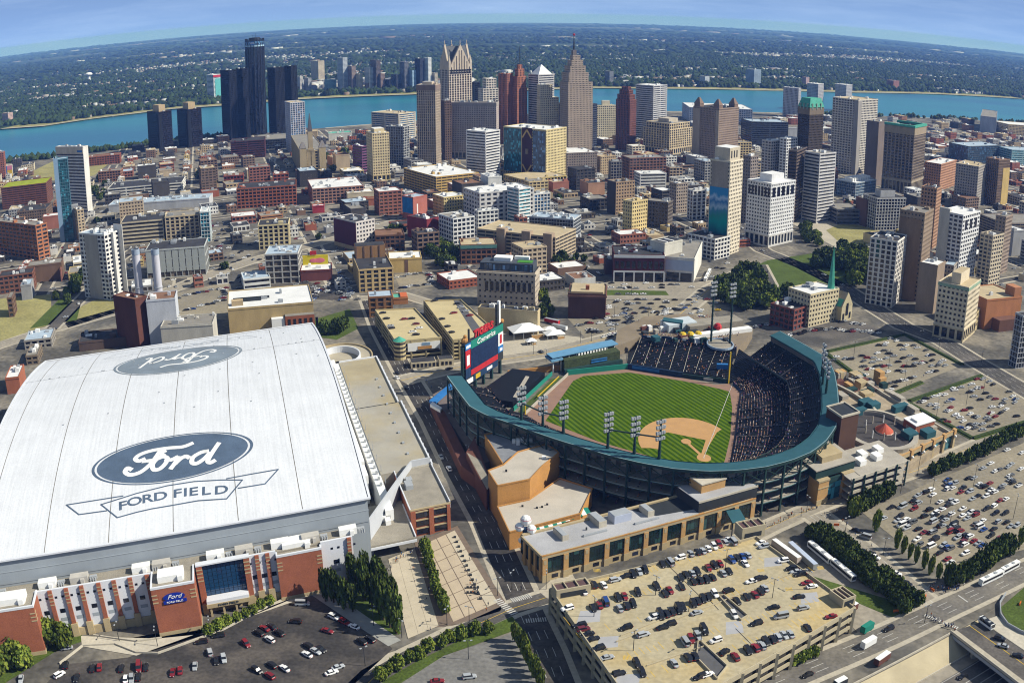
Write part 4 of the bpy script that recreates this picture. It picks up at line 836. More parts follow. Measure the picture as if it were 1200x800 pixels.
TXR = TR @ Matrix(((1, 0, 0, 0), (0, 0, -1, 0), (0, 1, 0, 0), (0, 0, 0, 1)))
def vtext(t, x, z, s_, m, y=.05, shear=0.0, name='lettering', ext=.05, offset=0.05): return lettering(t, s_, m, vb, TR @ Matrix.Translation((x, y, z)) @ Matrix.Rotation(R(90), 4, 'X'), name, shear, ext, offset)
vtext('Comerica', Lb / 2 + 1, z1 - 2.7, 5.0, mwhite, .1, .3); vtext('Chevrolet', Lb / 2 - 1, z0 + 4.2, 3.0, mwhite, .1, .3) if False else None
vtext('TIGERS', Lb / 2 - 1, z1 + 3.2, 6.6, mred, .9, .12, ext=.5, offset=.25)
b = MB(); vbox(b, mdark, 6, 2, z1, 7, 3, z1 + 8); vbox(b, mdark, Lb - 4, 2, z1, Lb - 3, 3, z1 + 8); vbox(b, mwhite, Lb - 3.0, 1.6, z1 + 1, Lb - 1.2, 3, z1 + 17); vbox(b, mdark, Lb - 5, 1.8, z1, Lb - 3.2, 3.2, z1 + 15)
b.use(morange); p = TR @ Vector((1.5, 2, z1 + 2)); b.ball(p.x, p.y, p.z, 2.4, 1.6, 2.2); b.ball(p.x + .5, p.y + .2, p.z + 2.6, 1.3, 1.2, 1.2); p = TR @ Vector((Lb + .5, 2, z1 + 1.2)); b.ball(p.x, p.y, p.z, 1.8, 1.4, 1.8); b.build('crown_ornament', parent=vb)
# light towers
def light_tower(u, v, zb, vtop, label, rz=0.0):
    x, y = G(u, v, zb); h = hgt(x, y, vtop, zb, 140)
    t = empty('light_tower', (x, y, zb), BA + rz); tag(t, label, 'floodlight', 'floodlight towers round the ballpark'); h -= zb
    b = MB(); b.use(mgreen); b.cone(0, 0, 0, h, .8, .45, 10); [b.cone(0, 0, k * 3, k * 3 + .2, 1.0, 1.0, 8) for k in range(1, int(h / 3) - 4)]; b.build('pole', parent=t)
    for k in range(4):
        b = MB(); b.use(mdark); b.box(-2.4, -.3, h - 11 + k * 2.9, 2.4, .3, h - 10.7 + k * 2.9)
        for i in range(4):
            b.use(mgrey); xx = -2.0 + i * 1.33; b.box(xx - .5, -.7, h - 10.6 + k * 2.9, xx + .5, .5, h - 9.2 + k * 2.9); b.use(mat('lamp_glass', (0.75, 0.78, 0.8), 0.2, 0)); b.box(xx - .42, .5, h - 10.5 + k * 2.9, xx + .42, .56, h - 9.3 + k * 2.9)
        b.build('lamp_bank', parent=t)
    return t, x, y, h + zb
lts = []
for (u, v, vt, lb) in ((611, 496, 452, 'light tower on the teal roof, leftmost of six by the left field line'), (636, 503, 463, 'light tower on the teal roof, second from the left field end'), (660, 512, 468, 'light tower on the teal roof, third from the left field end'),
                       (712, 530, 482, 'light tower on the teal roof, nearest the middle of the near side'), (743, 536, 487, 'light tower on the teal roof between two others before the infield'), (772, 542, 491, 'light tower on the teal roof in front of the dirt infield')):
    lts.append(light_tower(u, v, 23.5, vt, lb))
BEAMS = ((0, 1), (1, 2), (3, 4), (4, 5), (6, 7), (7, 8))
def beam(a, c):
    (t, x0, y0, h0), (_, x1, y1, h1) = lts[a], lts[c]; b = MB(); b.use(mgreen); rz_ = t.rotation_euler.z; cb_, sb_ = math.cos(-rz_), math.sin(-rz_)
    dx, dy = x1 - x0, y1 - y0; b.bar((0, 0, h0 - 23.5 - 9.5), (dx * cb_ - dy * sb_, dx * sb_ + dy * cb_, h1 - 23.5 - 9.5), .6); b.build('cross_beam', parent=t)
for (u, v, vt, lb) in ((833, 402, 329, 'tall light tower behind the outfield seats, left of a pair'), (855, 404, 331, 'tall light tower behind the outfield seats, right of a pair')): light_tower(u, v, 8, vt, lb)
lr = [light_tower(u, v, 22, vt, lb, R(64)) for (u, v, vt, lb) in ((962, 447, 402, 'light tower behind the right hand stand, farthest of three'), (963, 457, 411, 'light tower behind the right hand stand, middle of three'), (967, 468, 422, 'light tower behind the right hand stand, nearest of three'))]
lts += lr
for a, c in BEAMS: beam(a, c)
crowd('spectators', 700, lambda rr: (lambda i, z: (*lerp(off(int(i), -3.6), off(int(i), 2), rr.random()), z))(rr.uniform(0, NP - 1), rr.choice((0.1, 7.3, 13.5))), 14, CW)
# ---------------------------------------------------------------- parking garage, office range and the streets in the foreground
mdeck = mat('deck_concrete', (0.45, 0.355, 0.185), 0.95, 0.16, 0.07, fine=0.14, fscale=0.5, tint=(0.38, 0.33, 0.22), tscale=0.035)
gp = empty('parking_garage', (*G(645, 722), 0)); gx0, gy0 = gp.location.x, gp.location.y
tag(gp, 'broad sand coloured parking garage with an open rooftop full of cars, nearest the camera', 'parking garage')
def GP(u, v, z=12.0): x, y = G(u, v, z); return (x - gx0, y - gy0)
ZD = 12.0
cor = [GP(645, 691), GP(757, 850), GP(870, 789), GP(1001, 713), GP(886, 630)]
b = MB(); b.use(mdeck)
b.prism(cor, ZD - .5, ZD); part(b, 'roof_deck', parent=gp)
cen = (sum(p[0] for p in cor) / 5, sum(p[1] for p in cor) / 5)
mgw = mat('garage_concrete', (0.42, 0.365, 0.25), 0.9, 0.15, 0.1, fine=0.1)
inn = [lerp(p, cen, .035) for p in cor]
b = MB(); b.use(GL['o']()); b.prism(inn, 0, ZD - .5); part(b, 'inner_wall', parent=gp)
for lv in range(3):
    z = 3.4 + lv * 4.1
    for i in range(5): a, c = cor[i], cor[(i + 1) % 5]; b = MB(); b.use(mgw); b.bar((*a, z), (*c, z), .5, 1.7); part(b, 'spandrel', parent=gp)
for i in range(5):
    a, c = cor[i], cor[(i + 1) % 5]; b = MB(); b.use(mgw); b.bar((*a, ZD + .45), (*c, ZD + .45), .42, 1.3); part(b, 'parapet', parent=gp)
    n = max(2, int(math.hypot(c[0] - a[0], c[1] - a[1]) / 8.5))
    for k in range(n): p = lerp(a, c, k / n); b = MB(); b.use(mgw); b.box(p[0] - .65, p[1] - .65, 0, p[0] + .65, p[1] + .65, ZD + .6); part(b, 'pier', parent=gp)
# stair towers, ramp wells, low dividing walls, bay markings
def well(us, z=ZD):
    p = [GP(u, v) for u, v in us]; b = MB(); b.use(mgw)
    n = len(p)
    for i in range(n): b.bar((*p[i], z + .5), (*p[(i + 1) % n], z + .5), .4, 1.0)
    b.use(mat('ramp_asphalt', (0.10, 0.10, 0.105), 0.9, 0.2)); b.poly([(*q, z + .12) for q in p]); part(b, 'ramp', parent=gp)
well([(823, 640 + 8), (830, 647), (852, 780 - 3 - 2), (840, 795)][::-1]) if False else None
well([(818, 752 - 98 + 98), (822, 753), (852, 781), (840, 796), (816, 771)])
well([(842, 699), (848, 698), (876, 722), (868, 727)])
def stair(u, v, w, dd, h, ang):
    x, y = GP(u, v); o = empty('stair_tower', (x, y, 0), ang); o.parent = gp; b = MB(); b.use(mgw); b.box(0, 0, 0, w, .5, ZD + h); b.box(0, dd - .5, 0, w, dd, ZD + h); b.box(0, .5, 0, .5, dd - .5, ZD + h); b.box(w - .5, .5, 0, w, dd - .5, ZD + h)
    for k in (1, 2): b.box(w * k / 3 - .2, .5, ZD, w * k / 3 + .2, dd - .5, ZD + h)
    b.use(mat('shaft_roof', (0.10, 0.06, 0.06), 0.9, 0.2)); b.box(.5, .5, ZD, w - .5, dd - .5, ZD + h - .7); b.use(mdark); b.box(w * .1, -.05, ZD + .3, w * .8, .0, ZD + 2.6); part(b, 'stair_tower', parent=o) if False else b.build('stair_tower', parent=o)
    return o
def stair1(u, v, w, dd, h, ang):
    x, y = GP(u, v); b = MB(); b.use(mgw); b.box(0, 0, -.5, w, .5, h); b.box(0, dd - .5, -.5, w, dd, h); b.box(0, .5, -.5, .5, dd - .5, h); b.box(w - .5, .5, -.5, w, dd - .5, h)
    for k in (1, 2): b.box(w * k / 3 - .2, .5, 0, w * k / 3 + .2, dd - .5, h)
    b.use(mat('shaft_roof', (0.10, 0.06, 0.06), 0.9, 0.2)); b.box(.5, .5, -.4, w - .5, dd - .5, h - .7); b.use(mdark); b.box(w * .12, -.06, .3, w * .85, 0.1, 2.6); b.build('stair_tower', parent=gp, loc=(x, y, ZD), rz=ang)
stair1(652, 702, 14.5, 6, 4.2, R(17)); stair1(869, 632, 12, 7, 5.5, R(17)); stair1(987, 712, 7, 9, 3.8, R(24))
b = MB(); b.use(mgw)
for l_ in ([(722, 752), (905, 681)], [(905, 681), (944, 667)], [(727, 745), (800, 716)], [(758, 780), (826, 757)]):
    p = [GP(*q) for q in l_]; b.bar((*p[0], ZD + .3), (*p[1], ZD + .3), .3, .6)
b.use(mdark)
for l_ in ([(785, 664), (820, 698)], [(832, 703), (842, 714)], [(862, 736), (880, 754)]):
    p = [GP(*q) for q in l_]; b.bar((*p[0], ZD + .03), (*p[1], ZD + .03), .25, .08)
part(b, 'deck_joint', parent=gp)
b = MB(); b.use(myellow); rr = random.Random(4)
dv = Vector((-.375, .927, 0))
for row in ([(690, 690), (870, 640)], [(700, 712), (900, 655)], [(715, 738), (960, 668)], [(740, 770), (975, 700)], [(760, 795), (985, 715)], [(665, 728), (720, 798)]):
    p = [GP(*q) for q in row]; n = int(math.hypot(p[1][0] - p[0][0], p[1][1] - p[0][1]) / 2.7)
    for k in range(n):
        if rr.random() < .35: continue
        a = lerp(p[0], p[1], k / n); w_ = .11; L_ = rr.uniform(3, 5); b.quad((a[0] - w_, a[1], ZD + .02), (a[0] + w_, a[1], ZD + .02), (a[0] + w_ + dv.x * L_, a[1] + dv.y * L_, ZD + .02), (a[0] - w_ + dv.x * L_, a[1] + dv.y * L_, ZD + .02))
for u, v in ((700, 668), (735, 770), (892, 668), (925, 690), (962, 665)):
    x, y = GP(u, v); [b.box(x + k * .5 - 1.5, y - 1.2 - .02 * k, ZD + .005, x + k * .5 - 1.3, y + 1.4, ZD + .021 + .001 * k) for k in range(6)]
stuff(part(b, 'bay_marking', parent=gp))
for u, v, w, h in ((690, 722, 10, 9), (712, 752, 9, 8), (860, 735, 8, 9), (905, 658, 9, 8), (948, 700, 9, 8), (735, 795, 10, 6)): x, y = GP(u, v); b = MB(); b.use(mat('deck_patch_grey', (0.36, 0.36, 0.37), 0.9, 0.15, 0.1)); b.prism([(x - w / 2, y - h / 2), (x + w * .4, y - h * .4), (x + w / 2, y + h / 2), (x - w * .3, y + h * .45)], ZD - .1, ZD + .011); part(b, 'deck_patch', parent=gp)

# office range: long tan brick building with tall green windows
ox, oy = G(635, 682); _p1 = G(882, 612); OA = math.atan2(_p1[1] - oy, _p1[0] - ox); ob = empty('office_building', (ox, oy, 0), OA)
tag(ob, 'long low tan brick office range with tall green windows, between the garage and the ballpark', 'office building')
LO = math.hypot(_p1[0] - ox, _p1[1] - oy)
h1 = 12.6
b = MB(); b.use(mtan); b.box(0.4, 0.4, 0, LO, 20.6, h1); b.use(mstone); b.box(0, 0, 0, LO, .4, 3.6); b.box(-.2, -.25, h1 - .9, LO + .2, .4, h1 + .4); b.box(-.25, .4, h1 - .9, .4, 20.8, h1 + .4); b.use(morange); b.box(-.3, -.35, h1 + .4, LO + .3, .3, h1 + .9)
b.use(mtan)
nb = 11
for k in range(nb + 1):
    x = k * (LO - 2.4) / nb; b.use(mtan); b.box(x, -.55, 3.6, x + 2.4, .4, h1 - .9); b.use(mstone); b.box(x - .1, -.7, 0, x + 2.5, .4, 3.6); b.box(x + .6, -.65, 9, x + 1.8, -.5, 11)
b.use(mstone)
for k in range(nb): x = k * (LO - 2.4) / nb + 2.4; b.box(x, -.2, 12.4, x + 6.5, .4, 13.6)
part(b, 'wall', parent=ob)
b = MB(); b.use(mat('office_roof', (0.36, 0.36, 0.37), 0.85, 0.20, 0.06, fine=0.12)); b.box(.4, .4, h1, 82, 20.4, h1 + .2); b.use(mstone); b.box(.4, 19.6, h1 + .2, 82, 20.9, h1 + 1.0); b.use(mdark); b.prism([(55, 20.3), (63, 9), (82, 6), (82, 20.3)], h1 + .1, h1 + .25); part(b, 'roof', parent=ob)
pg = glass('glass_green', (0.006, 0.018, 0.018), 0.15, 0.5)
for k in range(nb):
    x = k * (LO - 2.4) / nb + 2.45; w = (LO - 2.4) / nb - 2.5
    b = MB(); b.use(mdark); b.box(x, .0, 4.2, x + w, .38, 12.4); wd = b.build('window', parent=ob)
    for i in range(3):
        for j in range(3):
            b = MB(); b.use(pg); b.box(x + .15 + i * w / 3, -.08, 4.35 + j * 2.7, x + (i + 1) * w / 3 - .12, .0, 4.2 + (j + 1) * 2.7); b.build('pane', parent=wd)
    b = MB(); b.use(GL['k']()); b.box(x + w * .3, -.08, 1.0, x + w * .7, .0, 2.9); b.build('window', parent=ob)
for k in range(4):
    b = MB(); b.use(mtan); y = .5 + k * 5.1; b.box(-.5, y, 0, .4, y + 1.6, h1 - .9); b.use(pg); b.box(.1, y + 1.7, 4, .38, y + 4.9, 12.4); b.build('side_bay', parent=ob)
for x, y, w, d_, h_, m_ in ((14, 8, 3, 9, 2.8, mconc_l), (42, 11, 9, 6, 4, mat('pale_blue_unit', (0.42, 0.46, 0.56), 0.5, 0.1)), (34, 11, 4, 10, 3.2, mconc_l), (59, 9.5, 3.4, 8, 3, mconc_l), (28, 12, .6, .6, 1.5, mdark), (24, 7, 12, 1, 1, mgrey), (50, 6, 13, 1.2, .8, mgrey)):
    b = MB(); b.use(m_); b.box(x, y, h1 + .2, x + w, y + d_, h1 + h_); b.use(mgrey); b.box(x + .2, y + .3, h1 + h_, x + w - .3, y + d_ - .3, h1 + h_ + .2); b.build('rooftop_unit', parent=ob)
b = MB(); b.use(mdark); b.box(82, 2, 0, 116.6, 20.5, h1 + 5.4); b.use(mat('office_roof', (0.36, 0.36, 0.37))); b.box(82.2, 2.2, h1 + 5.4, 116.4, 20.3, h1 + 5.7); b.use(mconc_l); b.box(81.8, 1.8, h1 + 5.2, 116.8, 2.2, h1 + 6.2); b.use(mtan); b.box(88, 9, h1 + 5.6, 102, 19, h1 + 10); b.use(mconc_l); b.box(87.6, 8.6, h1 + 10, 102.4, 19.4, h1 + 10.6); b.use(mteal); b.box(112, 1, 8, 113, 1.5, 12); b.build('upper_block', parent=ob)
b = MB(); b.use(mteal); b.obox((95, -8, 8.5), (7, -1.5, 0), (2, 8.2, 2), (0, 0, .4)); b.use(mdark); b.box(96, -7, 0, 96.4, -6.6, 8.6); b.box(101, -8, 0, 101.4, -7.6, 8.6); b.build('canopy', parent=ob)

# orange brick block with two roof levels
og = empty('brick_building', (*G(583, 594, 9.2), 0)); ogx, ogy = og.location.x, og.location.y
tag(og, 'orange brick building with a higher and a lower flat roof, tucked under the near stands', 'building')
OQ = lambda u, v, z: (lambda p: (p[0] - ogx, p[1] - ogy))(G(u, v, z))
zl, zu = 9.2, 19.4
up = [OQ(572, 552, zu), OQ(583, 569.5, zu), OQ(621, 562, zu), OQ(636, 546, zu), OQ(656, 530, zu), OQ(640, 521, zu), OQ(607, 530, zu), OQ(590, 545, zu)]
lw = [OQ(583, 594, zl), OQ(597, 624, zl), OQ(680, 602, zl), OQ(694, 573, zl), OQ(656, 561, zl), OQ(620, 586, zl)]
mro = mat('pale_roof', (0.44, 0.40, 0.34), 0.95, 0.14, 0.08, fine=0.12)
def solid(poly, h, m, mr, par, name, pw=.5, ph=.7):
    b = MB(); b.use(m); b.prism(poly, 0, h)
    for i in range(len(poly)): a, c = poly[i], poly[(i + 1) % len(poly)]; b.bar((*a, h + ph / 2), (*c, h + ph / 2), pw, ph)
    cx_ = sum(p[0] for p in poly) / len(poly); cy2 = sum(p[1] for p in poly) / len(poly)
    b.use(mr); b.prism([lerp(p, (cx_, cy2), .02) for p in poly], h - .1, h + .1); return b.build(name, parent=par)
solid(up, zu, morange, mro, og, 'upper_block'); solid(lw, zl, morange, mro, og, 'lower_block')
bk = [OQ(568, 510, 17), OQ(590, 545, 17), OQ(607, 530, 17), OQ(625, 525, 17), OQ(612, 508, 17), OQ(590, 505, 17)]
solid(bk, 17, morange, mat('grey_roof', (0.2, 0.21, 0.23), 0.9, 0.2), og, 'rear_block')
b = MB(); b.use(mwhite); x, y = OQ(600, 520, 17)
for k in range(5): b.box(x + k * 2.2, y - (k % 2) * 2, 17, x + k * 2.2 + 1.8, y + 2, 19 + k % 3 * .6)
x, y = OQ(635, 538, zu); b.box(x, y, zu, x + 2.2, y + 1.6, zu + 1.4)
b.use(mdark)
for u, v in ((611, 594), (628, 596), (634, 595), (640, 592)): x, y = OQ(u, v, zl); b.box(x, y, zl, x + 1, y + .7, zl + .9)
x, y = OQ(592, 553, zu); b.box(x, y, zu, x + 1, y + .7, zu + 1.2); b.build('rooftop_unit', parent=og)
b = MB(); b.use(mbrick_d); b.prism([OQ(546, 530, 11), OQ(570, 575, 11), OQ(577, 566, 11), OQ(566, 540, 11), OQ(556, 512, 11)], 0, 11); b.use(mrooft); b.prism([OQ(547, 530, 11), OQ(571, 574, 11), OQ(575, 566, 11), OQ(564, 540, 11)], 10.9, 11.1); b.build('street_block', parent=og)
aw = empty('awning_row', (*G(640, 640), 0)); tag(aw, 'row of white and green striped awnings beside the office range', 'awning')
for k in range(13):
    x, y = G(628 + k * 4.9, 622 - k * 1.75, 8); b = MB(); b.use(mwhite if k % 2 else mgreenp); b.obox((x - aw.location.x, y - aw.location.y, 7.4), (2.4, 1.0, 0), (-1.4, 4.2, .9), (0, 0, .2)); b.build('awning', parent=aw)
tl = empty('ball_column', (*G(616, 652), 0)); tl.scale = (1.25, 1.25, 1.25); tag(tl, 'tall festive column topped with big white balls at the street corner', 'monument')
b = MB(); b.use(mnavyb); b.cone(0, 0, 0, 12, 1.5, 1.1, 10); b.build('shaft', parent=tl)
for x, y, z, r in ((0, 0, 15, 2.0), (-2.2, -.4, 12.5, 1.7), (2.0, -.3, 11.5, 1.8), (.2, -1.2, 9.2, 1.5), (2.4, .2, 8, 1.2), (-1.6, -.6, 7.2, 1.1)):
    b = MB(); b.use(mwhite); b.ball(x, y, z, r, r, r, 10, 7); b.use(mred); ring(b, (x, y), r * .93, r * .97, z + r * .3, z + r * .36, 0, 6.283, 12); b.build('ball', parent=tl)

# paved squares
pz = empty('plaza', (*G(510, 690), 0)); pz['kind'] = 'structure'; pzx, pzy = pz.location.x, pz.location.y
mslab = mat('plaza_slab', (0.44, 0.36, 0.26), 0.95, 0.12, 0.15, fine=0.08); mslab2 = mat('plaza_slab_pale', (0.47, 0.41, 0.31), 0.95, 0.12, 0.15, fine=0.08); mjoint = mat('plaza_joint', (0.17, 0.13, 0.10), 0.95, 0.2)
PQ = lambda u, v: (lambda p: (p[0] - pzx, p[1] - pzy))(G(u, v))
b = MB(); b.use(mjoint); b.prism([PQ(*q) for q in ((486, 636), (536, 616), (560, 655), (592, 705), (586, 716), (530, 733), (505, 735))], -.02, 0.16); b.build('bed', parent=pz)
QA, QB, QC, QD = PQ(489, 641), PQ(533, 621), PQ(584, 706), PQ(531, 729)
for i in range(7):
    for j in range(4):
        cs = [lerp(lerp(QA, QB, (j + a) / 4), lerp(QD, QC, (j + a) / 4), (i + c) / 7) for a, c in ((.035, .03), (.965, .03), (.965, .97), (.035, .97))]
        b = MB(); b.use(mslab2 if j == 3 else mslab); b.prism(cs, .1, .24 + .004 * ((i * 3 + j) % 3)); b.build('paving_slab', parent=pz)
LA, LB, LC_, LD = PQ(455, 655), PQ(486, 642), PQ(514, 733), PQ(478, 748)
for i in range(9):
    for j in range(3):
        cs = [lerp(lerp(LA, LB, (j + a) / 3), lerp(LD, LC_, (j + a) / 3), (i + c) / 9) for a, c in ((.01, .008), (.99, .008), (.99, .992), (.01, .992))]
        b = MB(); b.use(mslab2); b.prism(cs, .1, .2 + .003 * ((i + j) % 3)); b.build('paving_slab', parent=pz)
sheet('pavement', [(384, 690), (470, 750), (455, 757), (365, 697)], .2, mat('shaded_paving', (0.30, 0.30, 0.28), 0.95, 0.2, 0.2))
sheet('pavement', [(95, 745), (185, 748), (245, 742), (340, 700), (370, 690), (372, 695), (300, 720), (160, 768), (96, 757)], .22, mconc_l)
sheet('pavement', [(455, 765), (545, 735), (590, 722), (596, 728), (540, 748), (455, 785), (410, 820), (390, 815)], .11, mconc)
b = MB(); b.use(mconc_l)
for l_ in ([(97, 757), (135, 755), (160, 765), (185, 766), (262, 738), (300, 718), (345, 697)], [(110, 745), (160, 752), (190, 748)], [(70, 778), (97, 757)]):
    p = [G(*q) for q in l_]
    for a, c in zip(p[:-1], p[1:]): b.bar((*a, .5), (*c, .5), .5, 1.0)
wl_ = tag(b.build('retaining_wall'), 'pale curving retaining wall in front of the covered stadium', 'wall')
b = MB(); b.use(mdark)
for k in range(14): u, v = lerp((533, 630), (563, 702), k / 13); x, y = G(u, v); b.box(x - .6, y - .6, .2, x + .6, y + .6, .9)
for k in range(8): x, y = G(548 + (k % 4) * 4, 689 + (k // 4) * 6); b.box(x - .5, y - .5, .2, x + .5, y + .5, 1.0)
tag(b.build('planter_row'), kind='stuff')
# road crossings
def zebra(p0, p1, w, z, n):
    b = MB(); b.use(mpaint); a, c = G(*p0), G(*p1); dx, dy = c[0] - a[0], c[1] - a[1]; q = math.hypot(dx, dy); nx_, ny_ = -dy / q * w, dx / q * w
    for k in range(n): s_, e_ = lerp(a, c, k / n), lerp(a, c, (k + .5) / n); b.quad((*s_, z), (*e_, z), (e_[0] + nx_, e_[1] + ny_, z), (s_[0] + nx_, s_[1] + ny_, z))
    tag(b.build('road_marking'), kind='structure')
zebra((578, 704), (600, 722), 3.4, .3, 10); zebra((602, 706), (625, 700), 3.4, .3, 10); zebra((1082, 722), (1122, 738), 2.2, .34, 16); zebra((1085, 693), (1095, 688), 2.5, .34, 6); zebra((1122, 698), (1145, 714), .7, .34, 1); zebra((617, 730), (642, 728), 3, .3, 9); zebra((588, 625), (640, 618), 3, .3, 8)
# motorway cut, its floor, walls and the bridge
TLx, TRx = G(965, 820), G(1150, 723)
fl = MB(); fl.use(mroadc)
fl.prism([(TLx[0] - 40, TLx[1] - 5), (TLx[0] + 4, TLx[1] - 6), (TRx[0], TRx[1] - 8), (320, 280), (320, -300), (-200, -300)], -7.4, -6.5)
fl.use(masphalt); dxy = (TRx[0] - TLx[0], TRx[1] - TLx[1]); q = math.hypot(*dxy); ux, uy = dxy[0] / q, dxy[1] / q; nx_, ny_ = uy, -ux
def tq(s_, d_): return (TLx[0] + ux * s_ + nx_ * d_, TLx[1] + uy * s_ + ny_ * d_)
fl.poly([(*tq(-80, 15), -6.4), (*tq(140, 15), -6.4), (*tq(140, 60), -6.4), (*tq(-80, 60), -6.4)][::-1]); fl.use(mpaint)
for d_ in (15.5, 22, 26, 30, 34): fl.poly([(*tq(-80, d_), -6.37), (*tq(140, d_), -6.37), (*tq(140, d_ + .25), -6.37), (*tq(-80, d_ + .25), -6.37)][::-1])
tag(fl.build('motorway'), kind='structure')
b = MB(); b.use(mat('slope_concrete', (0.42, 0.36, 0.24), 0.95, 0.15, 0.08, fine=0.12)); b.poly([(*tq(-90, -.6), .02), (*tq(-90, 9), -6.5), (*tq(q + 12, 9), -6.5), (*tq(q + 12, -.6), .02)]); b.use(mconc_l); b.bar((*tq(-90, -.3), .5), (*tq(q - 22, -.3), .5), .4, 1.0); b.bar((*tq(-90, 9.2), -6.2), (*tq(q + 12, 9.2), -6.2), .4, .7); tag(b.build('embankment_wall'), 'sloping pale concrete wall of the sunken motorway', 'wall')
bd = empty('road_bridge', (*G(1150, 745), 0)); tag(bd, 'road bridge over the sunken motorway with pale parapets', 'bridge')
bx, by = bd.location.x, bd.location.y; PB = lambda u, v: (lambda p: (p[0] - bx, p[1] - by))(G(u, v))
l0_, l1_, r0_, r1_ = PB(1114, 741), PB(1232, 832), PB(1168, 722), PB(1290, 800)
b = MB(); b.use(masphalt); b.prism([l0_, l1_, r1_, r0_], -1.2, .28); b.build('deck', parent=bd)
b = MB(); b.use(mconc); m0, m1 = lerp(l0_, r0_, .12), lerp(l1_, r1_, .12); b.prism([l0_, l1_, m1, m0], .2, .42); b.use(mconc_l); b.bar((*l0_, .7), (*l1_, .7), .4, 1.2); b.use(mgrey); b.bar((*l0_, -1.0), (*l1_, -1.0), .5, 1.4); b.build('parapet', parent=bd)
b = MB(); b.use(mconc_l); n0, n1 = lerp(l0_, r0_, .66), lerp(l1_, r1_, .66); b.prism([n0, n1, r1_, r0_], .2, .4); b.use(myellow); k0, k1 = lerp(l0_, r0_, .4), lerp(l1_, r1_, .4); b.bar((*k0, .3), (*k1, .3), .3, .06); b.build('walkway', parent=bd)
b = MB(); b.use(mconcB)
for d_ in (12, 38, 58): p = tq(q - 18, d_); b.box(p[0] - bx - 1, p[1] - by - 1, -6.5, p[0] - bx + 14, p[1] - by + 1, -1.2)
b.build('pier', parent=bd)
p_ = [G(*q) for q in ((1178, 697), (1171, 708), (1172, 722), (1180, 733), (1196, 742), (1220, 750))]
b = MB(); b.use(mgrey)
for a, c in zip(p_[:-1], p_[1:]): b.bar((*a, .9), (*c, .9), .4, 1.8)
tag(b.build('barrier_wall'), 'curved grey barrier wall beside the grass at the right edge', 'wall')
# ---------------------------------------------------------------- downtown buildings
STY = {'grid': (3.9, 3.6, .50, .46, 0), 'wide': (3.9, 5.2, .42, .30, 0), 'strip': (3.9, 30, .52, .06, 0), 'vert': (3.9, 3.2, .22, .46, 1), 'vertw': (4.2, 5.5, .25, .34, 1), 'park': (3.3, 9, .42, .07, 0),
       'glass': (3.9, 3.0, .14, .09, 0), 'loft': (4.2, 5.0, .34, .26, 0), 'dense': (3.5, 2.8, .55, .5, 0), 'blank': (0, 0, 1, 1, 0), 'fins': (3.9, 4.4, .2, .22, 1)}
FOOT = []
def facade(Wm, Gm, x0, x1, y0, y1, z0, z1, sty, faces='FLBR', pr=.32):
    fl, bay, sp, pf, dom = STY[sty] if isinstance(sty, str) else sty
    if fl == 0: Wm.box(x0, y0, z0, x1, y1, z1, False); return
    g = .55; Gm.box(x0 + g, y0 + g, z0, x1 - g, y1 - g, z1 - .1, False)
    n = max(1, round((z1 - z0) / fl)); fh = (z1 - z0) / n; e = .12 if dom else 0.0
    for i in range(n + 1):
        a = z0 + i * fh - sp * fh * (.0 if i == 0 else .5); c = z0 + i * fh + sp * fh * (.0 if i == n else .5)
        if c - a > .05: Wm.box(x0 + e, y0 + e, a, x1 - e, y1 - e, c)
    p = .06 if not dom else 0.0
    def piers(L_, mk):
        nb = max(1, round(L_ / bay)); bw = L_ / nb; w_ = bw * pf
        for k in range(nb + 1):
            c = k * bw; ww = w_ * (1.0 if 0 < k < nb else 1.2); s0, s1 = max(0.02, c - ww / 2), min(L_ - .02, c + ww / 2)
            mk(s0, s1)
    if 'F' in faces: piers(x1 - x0, lambda a, c: Wm.box(x0 + a, y0 + p, z0, x0 + c, y0 + g + .1, z1 - .02, False))
    if 'B' in faces: piers(x1 - x0, lambda a, c: Wm.box(x0 + a, y1 - g - .1, z0, x0 + c, y1 - p, z1 - .02, False))
    if 'L' in faces: piers(y1 - y0, lambda a, c: Wm.box(x0 + p + .01, y0 + a, z0, x0 + g + .1, y0 + c, z1 - .03, False))
    if 'R' in faces: piers(y1 - y0, lambda a, c: Wm.box(x1 - g - .1, y0 + a, z0, x1 - p - .01, y0 + c, z1 - .03, False))
